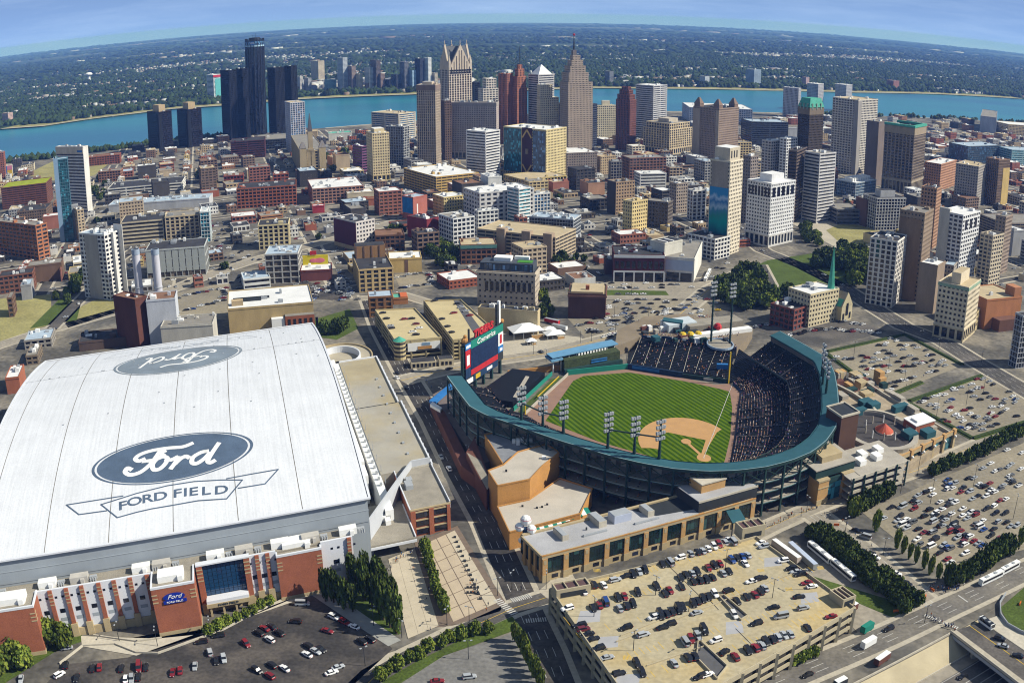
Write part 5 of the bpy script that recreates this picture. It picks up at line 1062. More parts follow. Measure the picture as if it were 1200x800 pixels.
def bld(name, label, uC, vb, vt, uL, uR, ang, sty, wall, roof='g', gl='d', tiers=None, pent=None, units=4, d=None, w=None, blankL=False, blankR=False, cat=None, base=None, crown=None, cornice=True, pos=None, h=None, group=None, par=.9, extra=None):
    if pos is None:
        ub = uC
        for _ in range(4):
            x, y = G(ub, vb); h = hgt(x, y, vt); ub += uC - P(x, y, h)[0]
    else: x, y = pos
    a = R(ang); ca, sa = math.cos(a), math.sin(a)
    if w is None: w = bis(lambda t: P(x + ca * t, y + sa * t, h)[0], uR, 1, 260)
    if d is None: d = bis(lambda t: P(x - sa * t, y + ca * t, h)[0], uL, 1, 260, inc=False)
    if isinstance(wall, tuple) and name in ('office_tower', 'hotel', 'office_block', 'apartment_block'): lu = sum(wall) / 3; wall = tuple(min(.66, (c * .78 + lu * .22) * (1.16 if lu > .1 else 1.0)) for c in wall)
    wm = wallm(wall) if isinstance(wall, tuple) else wall
    if name in ('office_tower', 'hotel', 'apartment_block') and pos is None and uL is not None:
        for _ in range(9):
            if w > max(1.7 * d, 24) and ang > 25: ang -= 4
            elif d > max(1.9 * w, 26) and ang < 80: ang += 4
            else: break
            a = R(ang); ca, sa = math.cos(a), math.sin(a); w = bis(lambda t: P(x + ca * t, y + sa * t, h)[0], uR, 1, 260); d = bis(lambda t: P(x - sa * t, y + ca * t, h)[0], uL, 1, 260, inc=False)
        w, d = min(w, 75), min(d, 75)
    rs = random.Random(int(uC * 31 + vt * 7)); Wm = MB(); Wm.use(wm); Gm = MB(); Gm.use(GL[gl]())
    tiers = tiers or [(0, 0, 0, 0, 1.0)]; zb = 0.0
    kids = []
    if base: bm = wallm(base[1]); Wm.use(bm)
    for ti, (a0, a1, b0, b1, zf) in enumerate(tiers):
        zt = h * zf; X0, X1, Y0, Y1 = w * a0, w * (1 - a1), d * b0, d * (1 - b1); z0 = zb
        if ti == 0 and base: facade(Wm, Gm, X0 - .25, X1 + .25, Y0 - .25, Y1 + .25, 0, base[0], (base[0], 6.0, .3, .3, 0)); z0 = base[0]; Wm.use(wm); Wm.box(X0 - .5, Y0 - .5, z0 - .5, X1 + .5, Y1 + .5, z0 + .3)
        facade(Wm, Gm, X0, X1, Y0, Y1, z0, zt, sty)
        if blankL: Wm.box(X0 - .07, Y0 + .1, z0, X0 + .5, Y1 - .1, zt)
        if blankR: Wm.box(X0 + .1, Y0 - .07, z0, X1 - .1, Y0 + .5, zt)
        if cornice: Wm.box(X0 - .25, Y0 - .25, zt - .6, X1 + .25, Y1 + .25, zt + .02)
        if crown and ti == len(tiers) - 1: Wm.use(wallm(crown[1])); Wm.box(X0 - .35, Y0 - .35, zt - crown[0], X1 + .35, Y1 + .35, zt + .04); Wm.use(wm)
        for q in ((X0, Y0, X1, Y0 + .4), (X0, Y1 - .4, X1, Y1), (X0, Y0 + .4, X0 + .4, Y1 - .4), (X1 - .4, Y0 + .4, X1, Y1 - .4)): Wm.box(q[0], q[1], zt, q[2], q[3], zt + par)
        rm = MB(); rm.use(ROOFS[roof]()); rm.box(X0 + .4, Y0 + .4, zt - .05, X1 - .4, Y1 - .4, zt + .12); kids.append(('roof', rm)); zb = zt
    if pent:
        f0, f1, ph = pent; rm = MB(); rm.use(wm); px0, px1, py0, py1 = X0 + (X1 - X0) * f0, X1 - (X1 - X0) * f0, Y0 + (Y1 - Y0) * f1, Y1 - (Y1 - Y0) * f1
        rm.box(px0, py0, zt + .05, px1, py1, zt + ph, False); rm.use(ROOFS[roof]()); rm.box(px0 + .3, py0 + .3, zt + ph, px1 - .3, py1 - .3, zt + ph + .1); kids.append(('penthouse', rm))
    sz = math.hypot(x, y)
    lx, ly = X1 - X0 - 2, Y1 - Y0 - 2
    if units and lx > 3 and ly > 3:
        for k in range(units):
            rm = MB(); rm.use((mgrey, mwhite, mgrey, ROOFS['w'](), wm)[rs.randrange(5)]); s1, s2 = min(lx * .35, rs.uniform(1.5, 5.5)), min(ly * .35, rs.uniform(1.5, 5.5)); xx, yy = X0 + 1 + rs.random() * (lx - s1), Y0 + 1 + rs.random() * (ly - s2); hh = rs.uniform(1.0, 3.2)
            if pent and px0 - s1 < xx < px1 and py0 - s2 < yy < py1: continue
            rm.box(xx, yy, zt + .1, xx + s1, yy + s2, zt + hh); rm.box(xx + s1 * .2, yy + s2 * .2, zt + hh, xx + s1 * .5, yy + s2 * .6, zt + hh + .5); kids.append(('rooftop_unit', rm))
    o = Wm.build(name, loc=(x, y, 0), rz=a)
    tag(o, label, cat or {'office_tower': 'skyscraper', 'parking_structure': 'parking garage', 'hotel': 'hotel'}.get(name, 'building'), group)
    if Gm.v: stuff(Gm.build('window', parent=o))
    for nm, m_ in kids: m_.build(nm, parent=o)
    FOOT.append((x, y, ca, sa, w, d)); o['dims'] = (w, d, h)
    if extra: extra(o, w, d, h)
    return o, w, d, h
def near_foot(px, py, m=2.0):
    for x, y, ca, sa, w, d in FOOT:
        X, Y = px - x, py - y; lx, ly = X * ca + Y * sa, -X * sa + Y * ca
        if -m < lx < w + m and -m < ly < d + m: return True
    return False
def sub(o, name, fn): b = MB(); fn(b); return b.build(name, parent=o)
def pyramid(b, x0, x1, y0, y1, z0, z1, top=0.0):
    cx, cy = (x0 + x1) / 2, (y0 + y1) / 2; hx, hy = (x1 - x0) / 2 * top, (y1 - y0) / 2 * top
    k = len(b.v); b.v += [(x0, y0, z0), (x1, y0, z0), (x1, y1, z0), (x0, y1, z0), (cx - hx, cy - hy, z1), (cx + hx, cy - hy, z1), (cx + hx, cy + hy, z1), (cx - hx, cy + hy, z1)]
    b.f += [tuple(k + i for i in f) for f in ((0, 1, 5, 4), (1, 2, 6, 5), (2, 3, 7, 6), (3, 0, 4, 7), (4, 5, 6, 7))]; b.m += [b.cur] * 5
# colours
BK, NV, DG, BR, TN, CR, WH, GY, RB, OR_, YL, SB = (.012, .013, .018), (.03, .04, .07), (.10, .10, .11), (.16, .10, .07), (.42, .32, .19), (.52, .45, .32), (.62, .61, .58), (.30, .30, .31), (.27, .085, .05), (.42, .19, .08), (.56, .42, .16), (.45, .40, .32)
OT, AB, OB, PS, HB, WB = 'office_tower', 'apartment_block', 'office_block', 'parking_structure', 'hotel', 'warehouse'
# --- riverfront left
for i, (l, uL, uC, uR, vt, vb, lb) in enumerate([(0, 172, 186, 201, 132, 178, 'dark bronze glass tower with tan penthouse by the river, left one of two alone'), (0, 207, 220, 236, 129, 173, 'dark bronze glass tower with tan penthouse by the river, right one of two alone')]):
    def ex(o, w, d, h):
        sub(o, 'penthouse', lambda b: (b.use(wallm(TN)), b.box(w * .25, d * .25, h, w * .75, d * .75, h + 13)))
        sub(o, 'stair_tower', lambda b: (b.use(wallm(BK)), b.box(-2.5, -2.5, 0, 5, 5, h - 3)))
    bld(OT, lb, uC, vb, vt, uL, uR, 45, 'glass', (.03, .018, .022), 't', 'k', units=2, extra=ex)
rc_ = G(302, 157); rh = hgt(*rc_, 47)
ren = empty('hotel_tower', (*rc_, 0)); tag(ren, 'tallest black glass cylinder tower in the middle of the riverfront cluster', 'skyscraper')
rr_ = 19.5
b = MB(); b.use(GL['k']()); b.cone(0, 0, 0, rh, rr_, rr_, 36); b.build('wall', parent=ren)
b = MB(); b.use(wallm((.02, .022, .03)))
for k in range(18): a = 2 * math.pi * k / 18; b.cone(rr_ * math.cos(a), rr_ * math.sin(a), 0, rh + 3, 1.0, 1.0, 6)
b.build('fin', parent=ren)
b = MB(); b.use(GL['b']()); b.cone(0, 0, rh * .945, rh * .985, rr_ + .5, rr_ + .5, 36); b.use(mat('sign_pale_blue', (0.35, 0.5, 0.62), .4, .1)); b.cone(0, 0, rh * .93, rh * .945, rr_ + .6, rr_ + .6, 36); b.build('crown_band', parent=ren)
b = MB(); b.use(mdark); b.cone(0, 0, rh, rh + 5, 12, 12, 20); b.cone(3, 0, rh + 5, rh + 14, .4, .2, 6); b.cone(-4, 2, rh + 5, rh + 10, .3, .2, 6); b.build('penthouse', parent=ren)
b = MB(); b.use(mblue); b.cone(0, -rr_ + 1, rh * .95, rh * .951, .1, .1, 4); b.box(-3.5, -rr_ - .9, rh * .948, 3.5, -rr_ - .4, rh * .985); lb_ = b.build('sign_board', parent=ren)
lettering('GM', 5, mwhite, lb_, Matrix.Translation((0, -rr_ - 1.0, rh * .966)) @ Matrix.Rotation(R(90), 4, 'X'), 'sign_lettering')
for uL, uC, uR, vt, vb, lb in ((258, 268, 277, 83, 165, 'black glass office tower of the riverfront cluster, outermost on the left'), (276, 284, 291, 81, 162, 'black glass office tower of the riverfront cluster, just left of the cylinder'), (313, 322, 334, 80, 163, 'black glass office tower of the riverfront cluster, just right of the cylinder'), (333, 341, 348, 78, 165, 'black glass office tower of the riverfront cluster, outermost on the right')):
    bld(OT, lb, uC, vb, vt, uL, uR, 48, 'vert', (.014, .016, .024), 't', 'k', units=3)
bld('podium_block', 'low dark podium at the foot of the black riverfront towers', 300, 176, 165, 252, 352, 12, 'glass', (.10, .11, .13), 'g', 'k', d=90, units=8)
bld(AB, 'slim white balconied apartment tower beside the black riverfront towers', 340, 179, 121, 333.5, 357, 14, 'fins', (.50, .50, .55), 'y', 'b')
bld(OB, 'dark red glazed office slab left of the slim white apartment tower', 270, 187, 167, 260, 310, 12, 'strip', (.10, .03, .04), 't', 'k', d=50)
# --- left edge
bld(PS, 'wide brick parking garage with a bright green lawn roof at the left edge', 1, 246, 221, -14, 54, 17, (3.2, 9, .55, .05, 0), (.17, .07, .05), 'l', 'o', d=55, units=0)
bld('clinic_block', 'tall striped white tower at the far left with a blank cream end wall', 97, 249, 172.5, 65, 103, 66, (4.2, 60, .5, .02, 0), (.62, .60, .56), 'w', 'k', blankR=True, units=5, extra=lambda o, w, d, h: (sub(o, 'sign', lambda b: (b.use(mblue), b.box(-.7, 2, h - 7, -.2, 12, h - 4.5))), sub(o, 'top_band', lambda b: (b.use(wallm((.58, .5, .38))), b.box(-.4, .3, h - 9, .3, d, h)))))
bld(OT, 'blue and teal glass tower in front of the striped white tower', 63, 284, 188, 54, 79, 24, 'glass', (.05, .16, .22), 'b', 't', units=2, d=16, extra=lambda o, w, d, h: (sub(o, 'metal_wall', lambda b: (b.use(mat('pale_blue_metal', (.22, .33, .46), .4, .1)), b.box(-.7, -.3, 0, -.1, d, h + 2), b.box(-.7, -.4, 0, w * .28, -.05, h + 2))), sub(o, 'shaft', lambda b: (b.use(wallm(GY)), b.box(w, 4, 0, w + 8, d, h * .42)))))
bld('hospital', 'long brick hospital with cream window bands at the left edge', 41.5, 305, 265, -20, 55, 62, (4.4, 8, .45, .25, 0), (.34, .14, .07), 'g', 'd', units=9)
bld('hospital', 'brick building with a dark roof behind the banded hospital', 20, 262, 249, -10, 54, 15, 'grid', (.17, .12, .09), 't', d=45, units=5)
for i, (u, vb, vt, uL, uR, c) in enumerate([(32, 332, 313, 5, 72, BR), (-2, 345, 325, -20, 38, (.2, .09, .06)), (70, 330, 316, 36, 71, (.22, .1, .08)), (8, 372, 350, -12, 14, BR), (24, 352, 335, 20, 36, GY)]):
    bld(WB, ['low brown store with pale roof beside the banded hospital', 'low red brick workshop at the left edge', 'windowless dark brick shed below the blue glass tower', 'small brown shed on the dry lot at the left edge', 'blue grey metal shed beside the dry lot'][i], u, vb, vt, uL, uR, 20, 'wide' if i % 2 else 'blank', c, 'gtbgb'[i], d=22, units=3)
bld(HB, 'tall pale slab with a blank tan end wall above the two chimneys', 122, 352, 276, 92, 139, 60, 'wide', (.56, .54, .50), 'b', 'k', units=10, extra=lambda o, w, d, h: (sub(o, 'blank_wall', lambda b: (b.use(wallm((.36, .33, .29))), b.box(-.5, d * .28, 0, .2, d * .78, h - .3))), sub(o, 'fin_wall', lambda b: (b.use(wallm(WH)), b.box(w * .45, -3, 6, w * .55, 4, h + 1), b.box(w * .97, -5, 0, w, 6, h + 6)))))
bld(AB, 'small tan brick tower between the blue glass tower and the pale slab', 90, 284, 247, 86, 98, 35, 'grid', TN, 'g')
bld(PS, 'cream banded garage behind the pale slab', 141, 288, 262, 139, 191, 14, (4.2, 40, .45, .03, 0), CR, 't', 'o', d=45, units=7)
bld(OB, 'tan stone building with tall arched windows near the cream garage', 193, 284, 255, 191, 233, 14, 'vertw', (.48, .38, .22), 'g', d=30)
bld(OB, 'white and teal glass block at the right end of the tan arched building', 234, 284, 249, 232, 245, 14, 'glass', (.5, .55, .55), 'w', 't', d=30)
bld(PS, 'garage faced in pale metal louvres behind the two chimneys', 170, 327, 294.5, 167, 239.5, 12, (8, 6, .12, .10, 0), (.42, .44, .43), 't', 'w', d=38, units=6, extra=lambda o, w, d, h: sub(o, 'louvre', lambda b: (b.use(mat('pale_louvre', (.36, .385, .37), .6, .1)), [b.box(k * w / 9 + .4, -.15, 5.5, (k + 1) * w / 9 - .4, .4, h - 1.2) for k in range(9)])))
bld(OB, 'long low white banded clinic with a dark roof across the top left', 126, 232, 222, 125, 213, 13, 'strip', (.55, .54, .5), 't', 'd', d=60, units=9)
bld(OB, 'grey roofed annex with many ducts below the white banded clinic', 127, 250, 241, 125, 245, 9, 'blank', (.4, .41, .43), 'b', 'd', d=36, units=22)
bld(WB, 'long red brick riverside warehouse right of the striped white tower', 104, 195, 185, 100, 140, 16, 'loft', RB, 'r', d=30, units=3)
bld(WB, 'brick loft with regular windows right of the striped white tower', 115, 214, 202, 114, 141, 10, 'loft', (.33, .17, .11), 'g', d=22, units=2)
bld(AB, 'brick block cut by the left edge of the picture near the river', -3, 210, 180, -10, 4, 20, 'grid', RB, 'r', d=20)
bld('billboard_block', 'small building with a colourful wall sign near the left edge', 4, 208, 195, 3, 14, 20, 'blank', (.6, .55, .5), 'w', d=5, units=0, extra=lambda o, w, d, h: sub(o, 'mural', lambda b: (b.use(mpole), b.box(w * .4, -.4, 1, w, -.05, h * .6), b.use(mblue), b.box(0.2, -.4, 1, w * .4, -.05, h), b.use(mat('pink_paint', (.5, .2, .3), .8, .1)), b.box(w * .4, -.4, h * .62, w, -.05, h))))
for i, (u, vb, vt, uL, uR, c, rk, lb) in enumerate([(92, 412, 402, 88, 148, (.10, .07, .06), 't', 'long dark roofed depot behind the far left corner of the white roof'), (30, 428, 418, -20, 44, (.2, .16, .12), 'g', 'grey roofed shed beyond the left edge of the white roof'), (6, 462, 444, -40, 22, (.33, .12, .07), 'w', 'brick shed with a pale roof beside the left edge of the white roof'), (28, 410, 400, 2, 60, (.3, .28, .25), 'b', 'small grey depot along the avenue at the left edge')]):
    bld(WB, lb, u, vb, vt, uL, uR, 18, 'wide' if i % 2 else 'blank', c, rk, 'k', d=26, units=4)
# power house and chimneys
for u, lb in ((164.5, 'pale metal chimney, left one of the pair'), (187, 'pale metal chimney, right one of the pair')):
    x, y = G(u, 352); ch = hgt(x, y, 292); b = MB(); b.use(mat('chimney_metal', (.50, .50, .56), .45, .1, .1)); b.cone(0, 0, 0, ch, 3.7, 3.5, 20); o = tag(b.build('chimney', loc=(x, y, 0)), lb, 'chimney')
    sub(o, 'top_band', lambda b: (b.use(mat('rim_blue', (.3, .36, .45), .5, .1)), b.cone(0, 0, ch - 4.5, ch + .1, 3.75, 3.75, 20), b.use(mdark), b.cone(0, 0, ch + .1, ch + .12, 3.0, 3.0, 16))); sub(o, 'collar', lambda b: (b.use(mgrey), b.cone(0, 0, 6, 7, 4.6, 4.6, 16), b.cone(0, 0, 12, 12.5, 4.2, 4.2, 16)))
bld('power_house', 'dark red brick boiler house below the chimneys', 158, 410, 352, 150, 172, 62, 'blank', (.11, .045, .035), 'r', d=26, units=3)
bld('power_house', 'tall blank white plant building below the chimneys', 171, 408, 353, 168, 205, 14, 'blank', (.50, .52, .56), 'r', units=3, d=22)
bld('power_house', 'lower grey plant building behind the white stadium roof', 188, 415, 384, 186, 249, 10, 'blank', (.47, .45, .40), 'g', units=6, d=26)
bld(WB, 'broad flat white roofed building behind the stadium, tan front', 267, 392, 363, 262, 367, 15, 'blank', (.40, .30, .15), 'w', units=3, d=52, extra=lambda o, w, d, h: (sub(o, 'brick_front', lambda b: (b.use(mbrick), b.box(w * .66, -6, 0, w, -.1, h * .62), b.use(ROOFS['g']()), b.box(w * .66, -6, h * .62, w, -.1, h * .62 + .2), b.use(mwhite), b.box(w * .5, -5, 0, w * .65, -.1, h * .55))), sub(o, 'window', lambda b: (b.use(GL['k']()), [b.box(w * .69 + k * 4.2, -6.2, 1.5, w * .69 + k * 4.2 + 2, -5.9, h * .5) for k in range(6)])), sub(o, 'screen_wall', lambda b: (b.use(mdark), b.box(4, d * .45, h, w * .5, d * .47, h + 2), b.box(4, d * .35, h, w * .4, d * .37, h + 2), b.use(wallm(TN)), b.box(3, 8, h, 12, 14, h + 4)))))
bld(OB, 'framed grey office with glazed bays beside the yellow billboard', 310, 333, 299, 307.5, 349, 6, (5.5, 8, .14, .16, 0), (.40, .385, .35), 'b', 'w', d=34, units=7)
bb = bld(WB, 'low brick shop carrying a long yellow billboard', 352, 330, 318, 350, 388, 8, 'blank', (.2, .07, .06), 'w', d=24, units=2)
sub(bb[0], 'billboard', lambda b: (b.use(mat('billboard_yellow', (.62, .50, .02), .7, .1)), b.box(1, 22, bb[3], bb[1] * .88, 23, bb[3] + 9), b.use(mat('billboard_pink', (.6, .16, .2), .7, .1)), b.ball(bb[1] * .4, 21.9, bb[3] + 4, 4, .3, 2), b.ball(bb[1] * .6, 21.9, bb[3] + 4, 5, .3, 2.4), b.use(mred), b.box(8, 21.5, bb[3] + 9.5, 14, 22.4, bb[3] + 13)))
bld(OB, 'yellow office block with rows of dark windows left of the maroon wall', 302, 293, 265, 295, 338, 10, 'vertw', (.55, .45, .22), 't', 'k', d=30, units=6)
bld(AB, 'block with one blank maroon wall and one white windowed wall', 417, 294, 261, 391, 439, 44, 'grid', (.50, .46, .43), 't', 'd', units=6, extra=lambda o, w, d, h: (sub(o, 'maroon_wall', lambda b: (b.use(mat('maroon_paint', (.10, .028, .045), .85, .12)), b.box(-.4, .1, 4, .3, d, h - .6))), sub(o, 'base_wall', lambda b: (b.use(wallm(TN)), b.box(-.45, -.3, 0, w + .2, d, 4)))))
bld(WB, 'brick warehouse below the maroon walled block', 440, 296, 277, 438, 474, 10, 'loft', (.17, .09, .055), 'r', d=28, units=2)
bld(OB, 'yellow brick corner office with a car covered roof and a raised rear hall', 420, 343, 317, 409, 461, 14, 'vertw', (.46, .32, .12), 't', 'd', d=58, units=5, extra=lambda o, w, d, h: (sub(o, 'rear_hall', lambda b: (b.use(wallm((.30, .17, .08))), b.box(2, d - 16, h, w * .95, d - 1, h + 11), b.use(ROOFS['t']()), b.box(2.4, d - 15.6, h + 11, w * .95 - .4, d - 1.4, h + 11.3), b.use(wallm(BR)), [b.box(2 + k * w * .23, d - 16.4, h, 3 + k * w * .23, d - 16, h + 11) for k in range(5)]))))
bld(OB, 'small blank yellow block beside a parking lot', 456, 320, 304, 454.5, 494, 8, 'blank', (.52, .36, .10), 'w', d=26, units=4, extra=lambda o, w, d, h: sub(o, 'recess', lambda b: (b.use(wallm(BR)), b.box(w * .47, -.15, 0, w * .58, .05, h - 1))))
bld(WB, 'small brown brick house at the end of the tan parking ramps', 432, 372, 349, 428, 460, 10, 'vertw', (.28, .14, .06), 'b', 'w', d=18, units=1)
bld(WB, 'low shed with an orange roof beside the tan parking ramps', 461, 357, 350, 460, 478, 10, 'blank', OR_, 'c', d=14, units=0, extra=lambda o, w, d, h: sub(o, 'orange_roof', lambda b: (b.use(mat('orange_roof', (.5, .13, .05), .8, .1)), b.box(w * .5, .5, h, w - .5, d - .5, h + 1.3))))
# --- old county building, brick blocks and the middle left
cb_, w_, d_, h_ = bld('courthouse', 'old tan courthouse with a central clock tower and dark roofs', 352, 208, 178, 341, 381, 16, 'vertw', (.46, .36, .21), 'g', 'd', units=2, tiers=[(0, 0, 0, 0, 1)])
sub(cb_, 'clock_tower', lambda b: (b.use(wallm((.40, .32, .20))), b.box(w_ * .34, 2, 0, w_ * .52, 14, h_ * 1.75), b.box(w_ * .30, 0, 0, w_ * .56, 3, h_ * 1.1), b.use(wallm(DG)), pyramid(b, w_ * .34, w_ * .52, 2, 14, h_ * 1.75, h_ * 2.45, .12)))
sub(cb_, 'corner_pavilion', lambda b: (b.use(wallm((.44, .35, .21))), [b.box(x - 5, -1, 0, x + 5, 9, h_ * 1.12) for x in (4, w_ - 4)], b.use(wallm((.22, .2, .19))), [pyramid(b, x - 5.3, x + 5.3, -1.3, 9.3, h_ * 1.12, h_ * 1.36, .3) for x in (4, w_ - 4)]))
bld(WB, 'long red brick loft building with rows of windows, right of the white banded clinic', 277, 245, 222, 262, 347, 12, 'loft', (.34, .12, .07), 't', 'k', units=12, d=46)
bld(WB, 'white roofed pink brick loft with rooftop machinery', 366, 240, 222, 356, 426, 16, 'loft', (.36, .20, .15), 'w', 'd', units=16, d=75)
bld(WB, 'blank cream hall beside the pink brick loft', 407, 239, 227, 405, 438, 18, 'blank', CR, 'w', d=24, units=3)
bld(WB, 'low red store with a flat roof below the pink brick loft', 420, 242, 234, 419, 442, 14, 'blank', (.36, .13, .08), 'r', d=12, units=1)
bld(WB, 'small red painted bar with a white sign roof', 366, 250, 242, 365, 380, 10, 'blank', (.42, .05, .06), 'w', d=10, units=1)
bld('town_house', 'dark red brick row beside the long red loft', 262, 215, 207, 261, 285, 12, 'loft', (.24, .06, .05), 'r', d=20)
bld('town_house', 'red brick corner building with a turret above the long red loft', 320, 220, 205, 315, 338, 15, 'loft', (.30, .09, .06), 'r', d=20)
bld('town_house', 'brick row with a white roof above the pink brick loft', 322, 232, 216, 320, 347, 12, 'loft', (.30, .10, .07), 'w', d=24)
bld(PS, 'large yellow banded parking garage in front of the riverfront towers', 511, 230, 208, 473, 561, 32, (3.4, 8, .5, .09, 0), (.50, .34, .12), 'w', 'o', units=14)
bld(AB, 'slim yellow stone tower with a white penthouse near the middle left', 436, 213, 157, 429, 456, 22, 'grid', (.56, .44, .22), 'w', 'd', pent=(.2, .2, 6), base=(9, (.5, .4, .2)))
bld(OT, 'grey glass slab behind the slim yellow stone tower', 472, 194, 149, 452, 479.5, 64, 'fins', (.32, .33, .34), 'g', 'd')
bld(OB, 'low dark block with a magenta wall left of the slim yellow tower', 424, 203, 172, 413, 430, 40, 'strip', (.16, .05, .14), 'w', 'k')
bld(OT, 'long pale government block with dark glazing by the river', 467, 165, 134, 432, 487, 46, 'strip', (.50, .45, .36), 'y', 'b', units=8)
bld(OB, 'white hall roof at the river behind the slim white apartment tower', 385, 165, 157, 383, 412, 14, 'blank', (.52, .52, .48), 'c', d=30)
bld('arena', 'tan fan shaped hall between the apartment tower and the courthouse', 357, 170, 155, 356, 372, 10, 'blank', (.44, .34, .22), 'y', d=30, units=0)
bld(OT, 'slender brown stone tower with a bright narrow side, left of the gabled skyscraper', 510, 197, 100, 488, 516, 74, 'vert', (.40, .31, .22), 'w', 'd', pent=(.25, .25, 5), crown=(8, (.20, .15, .13)))
og_, w_, d_, h_ = bld(OT, 'gabled gothic skyscraper with steep dark roof and corner spires', 526, 170, 82, 515.5, 553, 34, 'vertw', (.50, .42, .33), 't', 'k', units=0)
def gable(b):
    m = wallm((.50, .42, .33)); z1 = h_ + 45
    for y0 in (-.4, d_ - 3):
        b.use(m); k = len(b.v); b.v += [(0, y0, h_), (w_, y0, h_), (w_ / 2, y0, z1), (0, y0 + 3.4, h_), (w_, y0 + 3.4, h_), (w_ / 2, y0 + 3.4, z1)]; b.f += [(k, k + 1, k + 2), (k + 5, k + 4, k + 3), (k, k + 2, k + 5, k + 3), (k + 1, k + 4, k + 5, k + 2)]; b.m += [b.cur] * 4
        for i in range(1, 9): x = w_ * i / 9; zz = h_ + 45 * (1 - abs(x / w_ - .5) * 2); b.use(GL['k']()); b.box(x - .7, y0 - .12, h_ - 8, x + .7, y0 + .1, zz - 6)
    for x0 in (-.4, w_ - 3):
        b.use(m); k = len(b.v); b.v += [(x0, 0, h_), (x0, d_, h_), (x0, d_ / 2, z1), (x0 + 3.4, 0, h_), (x0 + 3.4, d_, h_), (x0 + 3.4, d_ / 2, z1)]; b.f += [(k + 2, k + 1, k), (k + 3, k + 4, k + 5), (k + 3, k + 5, k + 2, k), (k + 2, k + 5, k + 4, k + 1)]; b.m += [b.cur] * 4
sub(og_, 'gable', gable)
def roofx(b):
    b.use(wallm((.11, .115, .125))); z1 = h_ + 42
    b.poly([(0, 0, h_), (w_ / 2, 0, z1), (w_ / 2, d_, z1), (0, d_, h_)]); b.poly([(w_, 0, h_), (w_, d_, h_), (w_ / 2, d_, z1), (w_ / 2, 0, z1)]); b.poly([(0, 0, h_), (w_, 0, h_), (w_, d_ / 2, z1), (0, d_ / 2, z1)]); b.poly([(w_, d_, h_), (0, d_, h_), (0, d_ / 2, z1), (w_, d_ / 2, z1)])
sub(og_, 'steep_roof', roofx)
def spires(b):
    b.use(wallm((.46, .40, .33)))
    for x in (2, w_ - 2):
        for y in (2, d_ - 2): b.box(x - 2.2, y - 2.2, h_, x + 2.2, y + 2.2, h_ + 12); pyramid(b, x - 2.3, x + 2.3, y - 2.3, y + 2.3, h_ + 12, h_ + 26)
    for x, y in ((w_ / 2, 1), (w_ / 2, d_ - 1), (1, d_ / 2), (w_ - 1, d_ / 2)): b.box(x - .5, y - .5, h_ + 40, x + .5, y + .5, h_ + 52)
sub(og_, 'spire', spires)
bld(OB, 'narrow brown block between the slender tower and the broad grey office', 521, 188, 119, 517, 529, 30, 'grid', (.13, .08, .06), 'y', 'k')
bld(OT, 'broad grey stone office block with a grid of windows and a bright right edge', 581.5, 187, 121, 528, 584.5, 80, 'dense', (.36, .30, .27), 'g', 'd', units=9, crown=(5, (.30, .27, .25)), base=(12, (.4, .35, .3)))
bld(OT, 'cream stepped office right of the gabled skyscraper', 566, 176, 93, 560, 584, 26, 'wide', (.56, .50, .42), 'w', 'd', tiers=[(0, 0, 0, 0, .86), (.25, .1, .1, .1, 1.0)], units=3)
bld(OT, 'dark slab behind the gabled skyscraper', 556, 160, 97, 553, 563, 30, 'glass', NV, 't', 'k', units=1)
bld(OT, 'orange red brick skyscraper with a stepped crown', 606, 172, 77, 599.5, 618, 40, 'vert', (.40, .13, .06), 'r', 'd', units=0, tiers=[(0, 0, 0, 0, .72), (.08, .08, .08, .08, .86), (.2, .2, .2, .2, .95), (.33, .33, .33, .33, 1.0)], extra=lambda o, w, d, h: sub(o, 'mast', lambda b: (b.use(mdark), b.cone(w / 2, d / 2, h, h + 34, .7, .3, 6))))
bld(OT, 'lower orange red brick wing left of the stepped crown', 594, 172, 87, 584, 601, 50, 'vert', (.34, .11, .06), 'r', 'd', units=2)
cp_, w_, d_, h_ = bld(OT, 'grey office tower with a bright white pyramid roof', 631, 172, 88, 619, 649.5, 42, 'strip', (.42, .41, .42), 'w', 'd', units=0, cornice=False)
sub(cp_, 'pyramid_roof', lambda b: (b.use(mwhite), pyramid(b, w_ * .08, w_ * .92, d_ * .08, d_ * .92, h_, h_ + 17, .05)))
bld(OT, 'cream brick tower in front of the pyramid roofed tower', 633, 175, 100, 629, 655, 26, 'grid', (.54, .46, .30), 'w', 'd', tiers=[(0, 0, 0, 0, .8), (0, .35, 0, .1, 1.0)], units=3)
pe_, w_, d_, h_ = bld(OT, 'massive stepped stone skyscraper crowned by a dark mast', 666, 178, 66, 656, 695, 30, 'dense', (.33, .255, .19), 'g', 'd', units=0, tiers=[(0, 0, 0, 0, .72), (.04, .16, .05, .1, .82), (.13, .25, .14, .18, .89), (.22, .32, .24, .26, .95), (.30, .40, .33, .35, 1.0)])
sub(pe_, 'mast', lambda b: (b.use(wallm((.16, .14, .14))), b.box(w_ * .33, d_ * .4, h_, w_ * .47, d_ * .6, h_ + 10), b.use(mdark), b.cone(w_ * .4, d_ * .5, h_ + 10, h_ + 36, 2.0, .4, 6), b.use(mred), b.ball(w_ * .4, d_ * .5, h_ + 36, 2.2, 2.2, 2.2)))
dm_, w_, d_, h_ = bld(OT, 'dark office with a blank grey centre bearing a white square sign', 682, 174, 124, 649, 700, 50, 'strip', (.05, .06, .09), 'g', 'k', units=6)
sub(dm_, 'blank_wall', lambda b: (b.use(wallm((.17, .165, .17))), b.box(-.5, 1, 0, .2, d_ * .52, h_ - .5)))
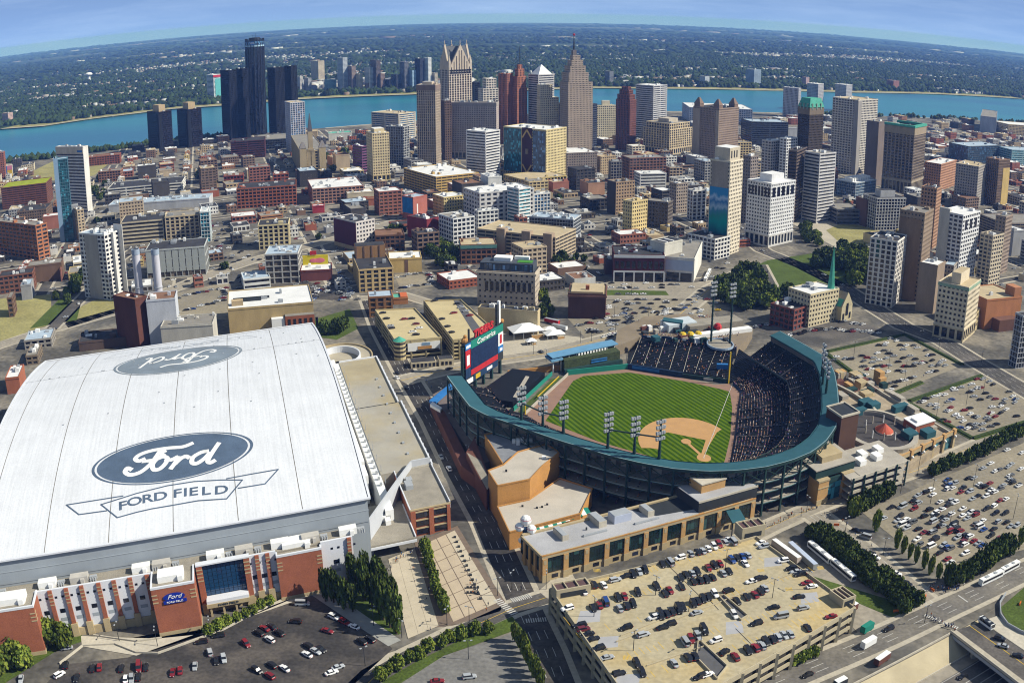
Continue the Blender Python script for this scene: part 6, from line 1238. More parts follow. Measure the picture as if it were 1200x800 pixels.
sub(dm_, 'sign_board', lambda b: (b.use(mdark), b.box(-1.2, d_ * .08, h_ - 28, -.5, d_ * .46, h_ - 8), b.use(mwhite), b.box(-1.5, d_ * .17, h_ - 19, -1.2, d_ * .37, h_ - 12), b.box(-1.5, d_ * .12, h_ - 21, -1.2, d_ * .42, h_ - 20), b.use(mblue), b.box(-1.45, d_ * .12, h_ - 26, -1.2, d_ * .42, h_ - 23)))
bld(OT, 'pale yellow stone tower with an arched white crown', 699.5, 168, 124, 697.5, 722, 13, 'grid', (.60, .52, .34), 'w', 'd', pent=(.3, .2, 9), units=2, base=(12, (.5, .44, .3)))
bld(OB, 'low grey office with one checked white face and a black roof', 624, 165, 139, 597, 649, 40, 'dense', (.34, .34, .36), 't', 'd', units=5)
st_, w_, d_, h_ = bld(OT, 'dark red brick skyscraper with narrow setbacks before the river', 738.5, 177, 103, 722, 746, 52, 'vert', (.19, .065, .05), 'r', 'k', units=0, tiers=[(0, 0, 0, 0, .80), (.06, .06, .06, .06, .88), (.16, .16, .16, .16, .95), (.27, .27, .27, .27, 1.0)])
bld(OT, 'modern glass office tower with bright banded right face before the river', 766, 166, 101, 745, 782, 50, 'strip', (.40, .40, .42), 'w', 'd', units=4)
bld('courthouse', 'massive cream stone courthouse with rows of tall windows', 785, 182, 146, 754, 811.5, 46, 'vertw', (.55, .45, .30), 'g', 'd', units=3, tiers=[(0, 0, 0, 0, .82), (.06, .06, .06, .06, 1.0)], base=(11, (.5, .42, .3)), extra=lambda o, w, d, h: sub(o, 'attic', lambda b: (b.use(wallm(SB)), b.box(w * .3, d * .3, h, w * .7, d * .7, h + 7))))
bc_, w_, d_, h_ = bld(HB, 'large brown brick hotel with dark turret roofs at its corners', 843, 197, 128, 812.5, 866, 46, 'dense', (.25, .175, .13), 't', 'd', units=6, base=(14, (.4, .33, .25)))
sub(bc_, 'turret', lambda b: (b.use(wallm((.2, .14, .11))), [(b.box(x, y, h_, x + 11, y + 11, h_ + 5), pyramid(b, x - .5, x + 11.5, y - .5, y + 11.5, h_ + 5, h_ + 15, .2)) for x, y in ((1, 1), (1, d_ - 12), (w_ - 12, 1))]))
sub(bc_, 'pale_bay', lambda b: (b.use(wallm((.34, .28, .22))), b.box(-1.2, d_ * .72, 14, 0, d_, h_ - 2), b.box(-.8, 0, 14, 0, 6, h_ - 2)))
bld('convention_hall', 'vast low white roofed convention hall on the riverbank', 808, 143, 126, 800, 882, -2, 'wide', (.45, .48, .55), 'w', 'b', d=120, units=10)
bld(OT, 'broad dark blue glass slab right of the turreted hotel', 881, 173, 143, 873, 935, 10, 'strip', (.05, .06, .085), 'b', 'k', d=50, units=8)
bld(OB, 'low dark arcade with a white cornice below the copper roofed tower', 880, 166, 149, 878, 936, 6, 'blank', (.50, .50, .5), 'w', d=8, units=0)
for uL, uC, uR, vt, vb, lb, c in ((918, 936, 939, 104, 138, 'leftmost of the three riverside apartment towers', (.38, .38, .42)), (946, 959, 965.5, 99, 129, 'middle one of the three riverside apartment towers', (.42, .40, .42)), (979, 992, 999, 100, 130, 'rightmost of the three riverside apartment towers', (.42, .40, .42))):
    bld(AB, lb, uC, vb, vt, uL, uR, 58, 'vert', c, 'w', 'd', units=3)
bt_, w_, d_, h_ = bld(OT, 'dark ornate tower with a green copper mansard roof', 949, 232, 127, 935.5, 965.5, 47, 'dense', (.065, .05, .045), 'c', 'k', units=0, crown=(9, (.19, .15, .11)))
sub(bt_, 'copper_roof', lambda b: (b.use(mat('copper_green', (.07, .33, .24), .6, .25, .3)), pyramid(b, -.5, w_ + .5, -.5, d_ + .5, h_ + .9, h_ + 13, .72), b.use(wallm((.2, .3, .24))), [b.box(w_ * k, -.8, h_ - 2, w_ * k + 2, 1, h_ + 6) for k in (.15, .45, .75)], [b.box(-.8, d_ * k, h_ - 2, 1, d_ * k + 2, h_ + 6) for k in (.15, .45, .75)]))
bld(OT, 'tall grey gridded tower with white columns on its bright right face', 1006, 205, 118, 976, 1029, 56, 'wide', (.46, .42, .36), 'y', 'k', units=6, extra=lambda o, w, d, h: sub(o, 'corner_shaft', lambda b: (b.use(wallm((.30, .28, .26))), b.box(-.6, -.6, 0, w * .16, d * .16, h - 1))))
bld(OT, 'pale banded office slab in front of the grey gridded tower', 961, 262, 181, 943, 980, 50, 'strip', (.44, .43, .43), 'g', 'd', units=4)
bld(OT, 'plain brown slab left of the green rimmed brown tower', 1030, 218, 143.5, 1016, 1041, 66, 'blank', (.17, .13, .115), 'g', units=2)
bw_, w_, d_, h_ = bld(OT, 'brown stone tower with a green copper roof edge', 1072, 233, 151, 1037, 1085.5, 66, 'vertw', (.22, .165, .12), 't', 'k', units=4, crown=(10, (.3, .24, .17)), base=(26, (.36, .3, .22)))
sub(bw_, 'copper_roof', lambda b: (b.use(mat('copper_green', (.07, .33, .24))), b.box(-.8, -.8, h_ + .9, w_ + .8, 4, h_ + 4), b.box(-.8, 4, h_ + .9, 4, d_ + .8, h_ + 4), b.box(w_ - 3, 4, h_ + .9, w_ + .8, d_, h_ + 4)))
bld(OB, 'orange brick block right of the brown copper edged tower', 1103, 224, 193, 1084, 1121, 48, 'grid', (.42, .20, .10), 'w', 'd')
bld(OT, 'grey stone tower with a darker taller neighbour on its right', 1147, 244, 196, 1120.5, 1157, 66, 'grid', (.30, .27, .24), 'y', 'd')
bld(OT, 'dark brown tower with a sunlit yellow right side near the right edge', 1171, 242, 188, 1156, 1184, 60, 'vert', (.20, .13, .09), 'r', 'k', extra=lambda o, w, d, h: sub(o, 'sunlit_yellow_side', lambda b: (b.use(wallm((.5, .36, .14))), b.box(w * .4, -.6, 0, w, d * .5, h * .82))))  # sunlight on the right side is put into the yellow colour
bld('casino', 'dark glass casino hall with a flat grey roof near the right edge', 1135, 194, 172, 1112, 1173, 30, 'glass', (.09, .11, .13), 'b', 'b', units=3)
bld('casino', 'pale teal glass hall at the right edge', 1186, 196, 176, 1172, 1225, 16, 'strip', (.25, .38, .42), 'b', 't', d=40)
bld('post_office', 'windowless blue grey box by the river near the right edge', 1168, 158, 138.5, 1149, 1176, 62, 'blank', (.30, .33, .39), 'g', units=1)
bld('arena', 'tan riverside arena under a white roof at the right edge', 1182, 158, 146, 1176, 1230, 12, 'wide', (.46, .36, .22), 'w', d=70, units=0)
def fins(o, w, d, h): sub(o, 'roof_fin', lambda b: (b.use(mwhite), [b.obox((w * (.08 + k * .115), d * .25, h), (w * .05, 0, 0), (w * .08, d * .5, 0), (0, 0, 5)) for k in range(8)]))
bld('transit_hall', 'low hall with a row of white roof fins below the grey gridded tower', 1003, 232, 215, 980, 1027, 40, 'glass', (.35, .4, .44), 'w', 'b', units=2, extra=fins)
bld(PS, 'dark banded garage with coloured awnings at the foot of the pale banded slab', 981, 263, 246, 979, 1012, 6, 'strip', (.14, .14, .15), 'g', 'k', d=40, units=5)
bld(OB, 'dark glazed block with slim white fins beside the dry square', 1028, 270, 233, 1026, 1062, 14, 'fins', (.38, .38, .38), 't', 'k', d=30, units=2, pent=(.25, .3, 8))
bld(OB, 'low brick annex left of the dark finned block', 1016, 266, 235, 1015, 1028, 14, 'blank', (.14, .07, .06), 'g', d=24)
# --- right middle
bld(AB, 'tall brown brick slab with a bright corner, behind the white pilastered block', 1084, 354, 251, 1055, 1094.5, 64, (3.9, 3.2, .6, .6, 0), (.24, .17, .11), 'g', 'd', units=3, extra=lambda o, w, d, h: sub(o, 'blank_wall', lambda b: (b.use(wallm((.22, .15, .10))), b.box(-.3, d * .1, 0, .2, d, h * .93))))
bld(OT, 'white pilastered block with dark tall bays beside the park', 1052, 361, 284, 1020, 1063, 62, 'vertw', (.56, .52, .46), 't', 'k', units=7)
bld(AB, 'orange brown brick tower with a narrow lit side beyond the brown slab', 1098, 292, 222, 1080, 1104, 64, 'grid', (.36, .19, .10), 't', 'k')
bld(HB, 'bright white hotel tower with arched top windows', 1129, 340, 253, 1101, 1149, 56, 'wide', (.60, .60, .56), 'w', 'd', tiers=[(0, 0, 0, 0, 1.0)], units=5, extra=lambda o, w, d, h: (sub(o, 'arched_window', lambda b: (b.use(GL['k']()), [b.box(w * (.14 + k * .28), -.12, h - 14, w * (.14 + k * .28) + w * .14, .1, h - 5) for k in range(3)])), sub(o, 'rear_slab', lambda b: (b.use(wallm((.5, .48, .43))), b.box(-1.0, d * .55, 0, 2, d * .98, h + 4)))))
bld(OT, 'tan gridded office right of the bright white hotel', 1164, 337, 277, 1149, 1177, 50, 'wide', (.48, .40, .27), 't', 'd', units=4)
bld(OT, 'brown office behind the tan gridded office', 1179, 322, 255, 1167, 1187, 55, 'grid', (.27, .2, .15), 'g', 'd')
bld(PS, 'long garage with rows of cars on its roof near the right edge', 1176, 290, 262, 1170, 1235, 10, 'park', (.30, .25, .2), 'g', 'o', d=50, units=0)
bld(HB, 'tall beige corner hotel with stone window rows near the right edge', 1135.5, 402, 338, 1100, 1149.5, 60, 'grid', (.55, .46, .30), 'y', 'k', base=(11, (.5, .42, .28)), pent=(.15, .35, 9), units=4, crown=(2.2, (.26, .36, .26)), extra=lambda o, w, d, h: sub(o, 'side_wing', lambda b: (b.use(wallm((.5, .4, .22))), b.box(w, 1, 0, w + 14, 15, h * .4), b.use(ROOFS['g']()), b.box(w + .4, 1.4, h * .4, w + 13.6, 14.6, h * .4 + .2), b.use(GL['k']()), [b.box(w + 1.5 + 3 * i, .9, 4 + 4.2 * j, w + 3 + 3 * i, 1.05, 6.4 + 4.2 * j) for i in range(4) for j in range(4)])))
bld(HB, 'blank brown slab behind the beige corner hotel', 1099, 368, 312, 1078, 1108, 60, 'blank', (.27, .195, .13), 'w', units=3)
bld(OB, 'grey roofed block between the brown slab and the white hotel', 1118, 345, 312, 1107, 1137, 55, 'grid', (.32, .28, .23), 'b', units=4)
bld('theatre', 'orange brick theatre with a tan roof near the right edge', 1157, 386, 352, 1148, 1198, 16, 'blank', (.44, .19, .085), 'y', d=38, units=1, extra=lambda o, w, d, h: (sub(o, 'stage_house', lambda b: (b.use(wallm((.4, .18, .09))), b.box(w * .8, 2, 0, w, 14, h + 8))), sub(o, 'wing', lambda b: (b.use(wallm((.14, .07, .05))), b.box(w * .2, -10, 0, w * .75, -.2, h * .4)))))
bld(OT, 'pale grey tower cut by the right edge of the picture', 1199, 432, 371, 1190, 1240, 14, 'glass', (.34, .35, .37), 't', 'd', d=9)
bld(HB, 'tan brick hotel beside the green spired church', 950, 384, 346, 924, 983.5, 36, 'grid', (.50, .42, .24), 'w', 'd', units=4)
bld(WB, 'dark red brick row below the tan hotel by the church', 931, 388, 364, 903, 949, 40, 'loft', (.20, .07, .055), 't', 'd', units=4)
ch_ = empty('church', (*G(985, 378), 0), R(36)); tag(ch_, 'gothic stone church with a tall green copper spire by the park', 'church')
b = MB(); b.use(wallm((.46, .40, .26))); b.box(0, 0, 0, 15, 34, 13); k = len(b.v); b.v += [(0, -.2, 13), (15, -.2, 13), (7.5, -.2, 24), (0, .6, 13), (15, .6, 13), (7.5, .6, 24)]; b.f += [(k, k + 1, k + 2), (k, k + 2, k + 5, k + 3), (k + 1, k + 4, k + 5, k + 2)]; b.m += [0] * 3; b.build('nave', parent=ch_)
b = MB(); b.use(wallm((.33, .29, .22))); b.poly([(-.5, 0, 12.6), (7.5, 0, 23.6), (7.5, 34, 23.6), (-.5, 34, 12.6)]); b.poly([(15.5, 0, 12.6), (15.5, 34, 12.6), (7.5, 34, 23.6), (7.5, 0, 23.6)]); b.use(mat('copper_green', (.07, .33, .24))); b.poly([(-.6, 1, 12.9), (3.5, 1, 18.4), (3.5, 33, 18.4), (-.6, 33, 12.9)]); b.build('roof', parent=ch_)
xx, yy = G(985, 378); sh = hgt(*G(985.5, 374), 289)
b = MB(); b.use(wallm((.38, .33, .24))); b.box(-5, 8, 0, 0, 14, 26); b.use(mat('copper_green', (.07, .33, .24))); b.cone(-2.5, 11, 26, sh, 3.0, .15, 8); b.build('spire', parent=ch_)
b = MB(); b.use(GL['k']()); b.box(6, -.35, 5, 9, -.15, 15); b.box(2, -.35, 2, 4, -.15, 7); b.box(11, -.35, 2, 13, -.15, 7); b.build('window', parent=ch_)
# --- around the square
bld(HB, 'ornate white building with tall dark top windows, nearest the park', 904, 290, 216, 876, 932.5, 52, 'grid', (.60, .59, .57), 'w', 'd', pent=(.25, .25, 8), units=5, base=(13, (.55, .54, .52)), extra=lambda o, w, d, h: sub(o, 'tall_window', lambda b: (b.use(GL['k']()), [b.box(w * (.06 + k * .19), -.15, h - 14, w * (.06 + k * .19) + w * .12, .2, h - 4) for k in range(5)], [b.box(-.15, d * (.05 + k * .135), h - 14, .2, d * (.05 + k * .135) + d * .08, h - 4) for k in range(7)])))
br_, w_, d_, h_ = bld(OT, 'slim cream tower with a big blue and green painted mural on its shaded side', 856, 300, 190, 832.5, 871, 50, 'grid', (.58, .50, .36), 'w', 'd', units=2, tiers=[(0, 0, 0, 0, 1.0)], extra=lambda o, w, d, h: (sub(o, 'crown', lambda b: (b.use(wallm((.5, .44, .34))), b.box(w * .1, d * .1, h, w * .9, d * .85, h + 13), b.use(GL['k']()), [b.box(w * (.2 + k * .2), d * .1 - .2, h + 3, w * (.2 + k * .2) + 2, d * .1 + .1, h + 10) for k in range(3)], b.use(ROOFS['w']()), b.box(w * .1 + .3, d * .1 + .3, h + 13, w * .9 - .3, d * .85 - .3, h + 13.3)))))
def mural_mat():
    m = mat('painted_mural', (.02, .15, .3), .85, 0); n, l = m.node_tree.nodes, m.node_tree.links; tc = n.new('ShaderNodeTexCoord'); sp = n.new('ShaderNodeSeparateXYZ'); l.new(tc.outputs['Generated'], sp.inputs[0])
    no = n.new('ShaderNodeTexNoise'); no.inputs['Scale'].default_value = 3.5; no.inputs['Detail'].default_value = 4; l.new(tc.outputs['Generated'], no.inputs[0])
    ad = n.new('ShaderNodeMath'); ad.operation = 'MULTIPLY_ADD'; ad.inputs[1].default_value = .28; l.new(no.outputs[0], ad.inputs[0]); l.new(sp.outputs[2], ad.inputs[2])
    cr = n.new('ShaderNodeValToRGB'); e = cr.color_ramp.elements; e[0].position = .2; e[0].color = (0, .10, .14, 1); e[1].position = 1.0; e[1].color = (.03, .22, .45, 1)
    for p, c in ((.45, (.0, .26, .24)), (.58, (.02, .22, .20)), (.68, (.05, .2, .3)), (.74, (.30, .42, .52)), (.84, (.03, .16, .36)), (.93, (.35, .48, .62))): q = e.new(p); q.color = (*c, 1)
    l.new(ad.outputs[0], cr.inputs[0]); l.new(cr.outputs[0], n['Principled BSDF'].inputs['Base Color']); return m
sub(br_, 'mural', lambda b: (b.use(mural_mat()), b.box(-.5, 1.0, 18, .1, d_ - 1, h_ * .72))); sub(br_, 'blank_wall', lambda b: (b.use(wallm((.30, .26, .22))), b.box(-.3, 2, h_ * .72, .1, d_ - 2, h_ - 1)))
bld(OB, 'white framed six storey block below the mural tower', 838, 305, 281, 806, 856, 42, 'loft', (.55, .54, .51), 't', 'k', units=5)
eh, w_, d_, h_ = bld('theatre', 'dark red theatre front with white bands facing the parking lot', 720, 330, 299, 718, 779, -2, 'blank', (.10, .03, .035), 't', 'k', d=34, units=9)
def bands(b):
    b.use(mwhite); b.box(-.5, -.5, h_ - 2.2, w_ + .2, 0, h_ + .3); b.box(-.4, -.4, h_ * .36, w_ + .2, 0, h_ * .42)
    for k in range(6): b.box(w_ * k / 5 - .6, -.4, 0, w_ * k / 5 + .6, 0, h_ * .36)
    b.use(GL['k']()); [b.box(w_ * (k + .12) / 5, -.3, .3, w_ * (k + .88) / 5, 0.1, h_ * .34) for k in range(5)]; [b.box(w_ * (k + .2) / 9, -.2, h_ * .5, w_ * (k + .8) / 9, 0.1, h_ * .78) for k in range(9)]
sub(eh, 'front_band', bands)
bld('theatre', 'tall blank white stage house with a black roof', 779, 327, 286, 762, 800, 40, 'blank', (.56, .54, .47), 't', units=0, extra=lambda o, w, d, h: sub(o, 'roof_strip', lambda b: (b.use(mwhite), b.box(w * .25, 3, h + .1, w * .32, d - 3, h + .6), b.box(w * .6, 3, h + .1, w * .67, d - 3, h + .6))))
bld(OB, 'low white modern shop with a sign panel, right of the banded theatre', 814, 331, 304, 779, 823, 74, 'blank', (.56, .54, .48), 'g', 'k', units=3, extra=lambda o, w, d, h: sub(o, 'front_window', lambda b: (b.use(GL['d']()), b.box(-.3, 2, .3, .1, d * .45, h * .38), b.box(-.3, d * .5, .3, .1, d - 2, h * .38), b.use(mat('sign_panel_blue', (.40, .46, .58), .6, .1)), b.box(-.4, 1, h * .48, 0, d - 1, h * .9))))
bld(OB, 'narrow yellow stone block standing alone in the low streets', 741, 277, 237, 730, 759, 40, 'grid', (.58, .44, .16), 'g', 'd')
bld(OB, 'dark red low block joined to the banded theatre', 710, 322, 306, 708, 720, 0, 'blank', (.09, .04, .04), 't', d=20)
# club with arched windows
dc, w_, d_, h_ = bld('club_house', 'grand stone club house with arched windows and a glass topped roof', 627, 360, 321, 559, 632.5, 78, (4.6, 4.2, .62, .62, 0), (.42, .36, .29), 't', 'k', units=0, extra=None)
def arches(b):
    b.use(GL['k']())
    for k in range(9):
        y = d_ * (.09 + k * .093); b.box(-.5, y - 1.5, 13, -.05, y + 1.5, 18.5); b.poly([(-.5, y + 1.5 * math.cos(R(18 * i)), 18.5 + 1.5 * math.sin(R(18 * i))) for i in range(11)][::-1])
for k in range(9):
    y = d_ * (.09 + k * .093)
    def one(b, y=y): b.use(wallm((.46, .4, .32))); b.box(-.75, y - 2, 12, -.35, y - 1.5, 18.5); b.box(-.75, y + 1.5, 12, -.35, y + 2, 18.5); b.use(GL['k']()); b.box(-.5, y - 1.5, 12, -.02, y + 1.5, 18.5); b.poly([(-.5, y + 1.5 * math.cos(R(18 * i)), 18.5 + 1.5 * math.sin(R(18 * i))) for i in range(11)][::-1])
    sub(dc, 'arched_window', one)
sub(dc, 'cornice', lambda b: (b.use(wallm((.48, .42, .33))), b.box(-1.2, -1.2, h_ - 1.4, w_ + 1.2, d_ + 1.2, h_ - .2)))
sub(dc, 'roof_storey', lambda b: (b.use(mat('slate', (.06, .07, .085), .6, .2)), b.box(2, 2, h_, w_ - 2, d_ - 2, h_ + 7), b.use(GL['b']()), [b.box(1.9, 3 + k * 3.6, h_ + 1, 2.2, 5.8 + k * 3.6, h_ + 6) for k in range(int((d_ - 6) / 3.6))], b.use(mat('roof_garden', (.06, .22, .03), .9, .3)), b.box(6, 4, h_ + 7, 14, 16, h_ + 7.4), b.use(mwhite), b.box(8, d_ - 26, h_ + 7, 18, d_ - 12, h_ + 10), b.box(16, 8, h_ + 7, 20, 20, h_ + 9.5)))
bld('playhouse', 'small dark brick playhouse with a tan hipped roof', 710, 374, 346, 666, 712.5, 84, 'blank', (.10, .05, .04), 'y', units=0, w=30, extra=lambda o, w, d, h: (sub(o, 'cornice', lambda b: (b.use(wallm((.2, .1, .07))), b.box(-.8, -.8, h - 2, w + .5, d + .5, h - .5))), sub(o, 'roof_slope', lambda b: (b.use(ROOFS['y']()), b.box(3, 2, h, w - 2, d - 2, h + 1.6), b.use(mbrick), b.box(8, d * .45, h, 11, d * .55, h + 5)))))
bld(WB, 'low tan walled hall behind the big video board', 630, 392, 366, 560, 633, 76, 'blank', (.46, .38, .23), 't', units=10)
bld(PS, 'wide beige parking structure with stair towers behind the club house', 651, 308, 279, 559, 675, 62, 'park', (.44, .36, .25), 'y', 'o', units=6, extra=lambda o, w, d, h: sub(o, 'stair_tower', lambda b: (b.use(wallm((.34, .26, .19))), [b.box(-3, d * t, 0, 4, d * t + 9, h + 4) for t in (.03, .3, .62)])))
bld(WB, 'brown brick block with a teal roof edge left of the club house', 540, 310, 288, 537, 582, 6, 'loft', (.24, .12, .075), 'y', 'd', d=28, units=3, crown=(3, (.12, .27, .24)))
bld(PS, 'large white parking structure with square openings', 562, 262, 227, 543, 626, 28, (4.6, 7.5, .45, .4, 0), (.52, .51, .5), 'w', 'd', units=10)
bld(OB, 'white framed five storey block left of the white parking structure', 531, 287, 257, 514, 556, 32, 'loft', (.58, .58, .56), 'g', 'd', units=5)
bld(OB, 'second white framed block joined behind the first', 560, 276, 248, 556, 584, 24, 'loft', (.58, .57, .54), 'w', 'd', units=4)
bld(OB, 'bright yellow stone block left of the white parking structure', 520, 255, 232, 507, 545, 32, 'grid', (.52, .40, .14), 'w', 'd', units=3)
bld(AB, 'small tower with one blue painted wall and red side walls', 484, 258, 232, 471, 500.5, 46, 'blank', (.38, .10, .065), 'b', 'd', units=1, extra=lambda o, w, d, h: sub(o, 'blue_wall', lambda b: (b.use(mat('blue_mural', (.02, .17, .42), .8, .3, .2)), b.box(-.3, 1, h * .28, .1, d - 1, h - .5), b.use(mwhite), b.box(w * .25, -.2, 0, w * .33, .1, h * .7))))
bld(WB, 'dark red brick hall under the small blue painted tower', 500, 282, 258, 477, 514, 48, 'blank', (.20, .035, .045), 't', 'd', units=4)
bld(OT, 'yellow gridded office with a teal glass left face and a patterned banner', 640, 212, 153, 585, 664, 44, 'grid', (.54, .43, .18), 'w', 'd', units=7, extra=lambda o, w, d, h: (sub(o, 'banner', lambda b: (b.use(mat('banner_dark', (.06, .02, .022), .8, .1)), b.box(-.8, d * .32, 8, -.1, d * .55, h * 1.02), b.use(mat('banner_gold', (.52, .36, .12), .8, .1)), b.bar((-.9, d * .33, h * .82), (-.9, d * .435, h * .98), .4, 2.2), b.bar((-.9, d * .54, h * .82), (-.9, d * .435, h * .98), .4, 2.2), b.bar((-.9, d * .33, h * .28), (-.9, d * .435, h * .12), .4, 2.2), b.bar((-.9, d * .54, h * .28), (-.9, d * .435, h * .12), .4, 2.2), b.use(wallm((.22, .18, .14))), b.cone(-.5, d * .435, h * .5, h * .6, 2.6, 2.6, 10))), sub(o, 'glass_wall', lambda b: (b.use(GL['t']()), b.box(-.6, d * .58, 8, .1, d - 1, h - 1), b.use(GL['b']()), b.box(-.5, 1, 8, .1, d * .3, h - 2)))))
bld(OB, 'white office with a sharp shadowed face left of the teal glass wall', 569, 214, 155, 546, 586, 52, 'strip', (.50, .50, .50), 'w', 'd', units=4)
bld(OB, 'slim yellow office at the foot of the white shadowed office', 570, 209, 190, 568, 583, 30, 'grid', (.5, .4, .2), 'g', 'd', d=12)
bld('podium_block', 'long low yellow colonnade below the banner office', 612, 221, 211, 590, 664, 30, (6, 5, .3, .3, 0), (.50, .40, .18), 'y', 'k', units=2)
bld(OB, 'teal sided white office slab beside the beige parking structure', 608, 262, 222, 594, 622, 40, 'strip', (.56, .57, .56), 'w', 't', units=4)
bld(OB, 'small white vertical windowed block right of the teal sided slab', 626, 252, 228, 622, 645, 26, 'fins', (.54, .54, .52), 'w', 'b', units=2)
bld(OB, 'low glassy hall with a cluttered roof right of the beige structure', 672, 283, 258, 620, 681, 70, 'glass', (.38, .40, .42), 'b', 'd', units=14)
bld(OB, 'broad brown office below the dark signed office', 664, 207, 180, 664, 700, 18, 'grid', (.25, .20, .17), 'w', 'd', d=55, units=5)
bld(OB, 'tan office with a taller left part below the dark signed office', 704, 205, 184, 698, 722, 30, 'grid', (.42, .30, .16), 'y', 'd', units=3)
bld(AB, 'brick apartment block with a white left bay in the low streets', 738, 216, 186, 728, 781, 18, 'loft', (.22, .10, .07), 'g', 'd', units=5)
bld(OB, 'dark slab with a white trim left of the brick apartment block', 716, 218, 190, 713, 729, 24, 'fins', (.16, .15, .15), 'g', 'k')
bld(OB, 'white banded low office among the brick streets', 750, 222, 204, 748, 781, 12, 'strip', (.58, .57, .54), 'w', 'd', d=24, units=3)
bld(OB, 'tan loft block right of the white banded low office', 785, 214, 197, 781, 800, 16, 'loft', (.38, .28, .18), 'g', 'd', d=24)
bld(OB, 'white columned office with dark bays left of the mural tower', 812, 258, 224, 806, 828, 24, 'vertw', (.55, .54, .52), 'g', 'k')
bld(OB, 'brown brick tower block behind the white columned office', 793, 250, 216, 785, 806, 30, 'grid', (.3, .24, .19), 'g', 'd')
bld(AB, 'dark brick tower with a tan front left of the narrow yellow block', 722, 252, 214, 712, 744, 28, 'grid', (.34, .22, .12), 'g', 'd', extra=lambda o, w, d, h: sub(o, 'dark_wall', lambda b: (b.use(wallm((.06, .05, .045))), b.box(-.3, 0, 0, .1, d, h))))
bld(OB, 'L shaped dark block with a yellow end right of the narrow yellow block', 783, 268, 238, 757, 789, 62, 'grid', (.12, .10, .085), 'g', 'k')
bld(OB, 'brick office tower block behind the slim cream mural tower', 880, 262, 184, 871, 889, 40, 'grid', (.22, .18, .16), 'g', 'd')
bld(OB, 'grey gridded office behind the ornate white building', 904, 230, 166, 893, 922, 40, 'wide', (.44, .40, .36), 'w', 'd')
bld(OB, 'white gridded office left of the dark copper roofed tower', 922, 232, 163, 914, 935, 40, 'wide', (.58, .58, .56), 'w', 'd')
bld(OB, 'dark brown slab left of the pale banded slab', 934, 262, 178, 924, 946, 60, 'strip', (.12, .085, .07), 't', 'k')
# ---------------------------------------------------------------- two tan parking ramps by the club house, tents, low streets
mramp = mat('ramp_deck_sand', (0.47, 0.39, 0.22), .95, .13, .08, fine=.1)
def ramp_block(name, label, top, z, floors, side=None):
    c = G(*top[0], z); o = empty(name, (*c, 0)); tag(o, label, 'parking garage'); q = [(lambda p: (p[0] - c[0], p[1] - c[1]))(G(u, v, z)) for u, v in top]; n = len(q); cc = (sum(p[0] for p in q) / n, sum(p[1] for p in q) / n)
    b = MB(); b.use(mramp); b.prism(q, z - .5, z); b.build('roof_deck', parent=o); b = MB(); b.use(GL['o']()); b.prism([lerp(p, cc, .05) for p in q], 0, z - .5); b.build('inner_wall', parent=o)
    for k in range(floors):
        b = MB(); b.use(mramp); zz = z * (k + 1) / floors - z / floors * .35
        for i in range(n): b.bar((*q[i], zz), (*q[(i + 1) % n], zz), .4, z / floors * .42)
        b.build('spandrel', parent=o)
    b = MB(); b.use(mramp)
    for i in range(n): a, d = q[i], q[(i + 1) % n]; b.bar((*a, z + .4), (*d, z + .4), .4, 1.2); [b.box(*[w for w in (lerp(a, d, t)[0] - .5, lerp(a, d, t)[1] - .5, 0)], lerp(a, d, t)[0] + .5, lerp(a, d, t)[1] + .5, z + .3) for t in (0, .33, .66)]
    b.build('pier', parent=o); return o, q
r1, q1 = ramp_block('parking_structure', 'tan parking ramp with a round green corner roof and a long mural banner', [(464, 401), (517, 396), (486, 362), (440, 364)], 12.5, 4)
sub(r1, 'corner_turret', lambda b: (b.use(mramp), b.cone(2.2, 1.5, 0, 13.5, 4.2, 4.2, 14), b.use(GL['o']()), [b.cone(2.2, 1.5, 2.2 + 3 * k, 3.6 + 3 * k, 4.25, 4.25, 14) for k in range(4)], b.use(mat('copper_green', (.07, .33, .24))), b.cone(2.2, 1.5, 13.5, 16.2, 4.6, .3, 14)))
e_ = Vector((q1[1][0], q1[1][1], 0)); el_ = e_.length; e_.normalize(); n_ = Vector((e_.y, -e_.x, 0)) * .5
sub(r1, 'mural_banner', lambda b: (b.use(mwhite), b.obox(e_ * 8 + n_ + Vector((0, 0, 5)), e_ * (el_ - 9), n_ * .4, Vector((0, 0, 6))), b.use(morange), b.obox(e_ * 15 + n_ * 1.5 + Vector((0, 0, 6)), e_ * (el_ - 22), n_ * .2, Vector((0, 0, 2.2))), b.use(mat('banner_blue', (.2, .3, .42), .7, .2)), b.obox(e_ * 18 + n_ * 1.5 + Vector((0, 0, 8.6)), e_ * (el_ - 26), n_ * .2, Vector((0, 0, 2))), b.use(mdark), b.obox(e_ * 14 + n_ * 1.5 + Vector((0, 0, 5)), e_ * (el_ - 16), n_ * .2, Vector((0, 0, .8)))))
r2, q2 = ramp_block('parking_structure', 'tan parking ramp with open banded floors behind the big video board', [(531, 399), (553, 397), (575, 384), (540, 352), (497, 353)], 14, 5)
sub(r2, 'sloped_ramp', lambda b: (b.use(mat('ramp_asphalt', (0.10, 0.10, 0.105))), b.poly([(*lerp(q2[3], q2[4], .2), 14.03), (*lerp(q2[1], q2[2], .2), 14.03), (*lerp(q2[1], q2[2], .6), 14.03), (*lerp(q2[3], q2[4], .02), 14.03)][::-1])))
x, y = G(487, 372, 3); b = MB(); b.use(mat('ramp_asphalt', (0.10, 0.10, 0.105))); b.prism([G(*q, 4) for q in ((520, 403), (528, 404), (497, 362), (488, 362))], 0, 4); tag(b.build('ramp_lane'), 'grey access lane between the two tan parking ramps', 'ramp')
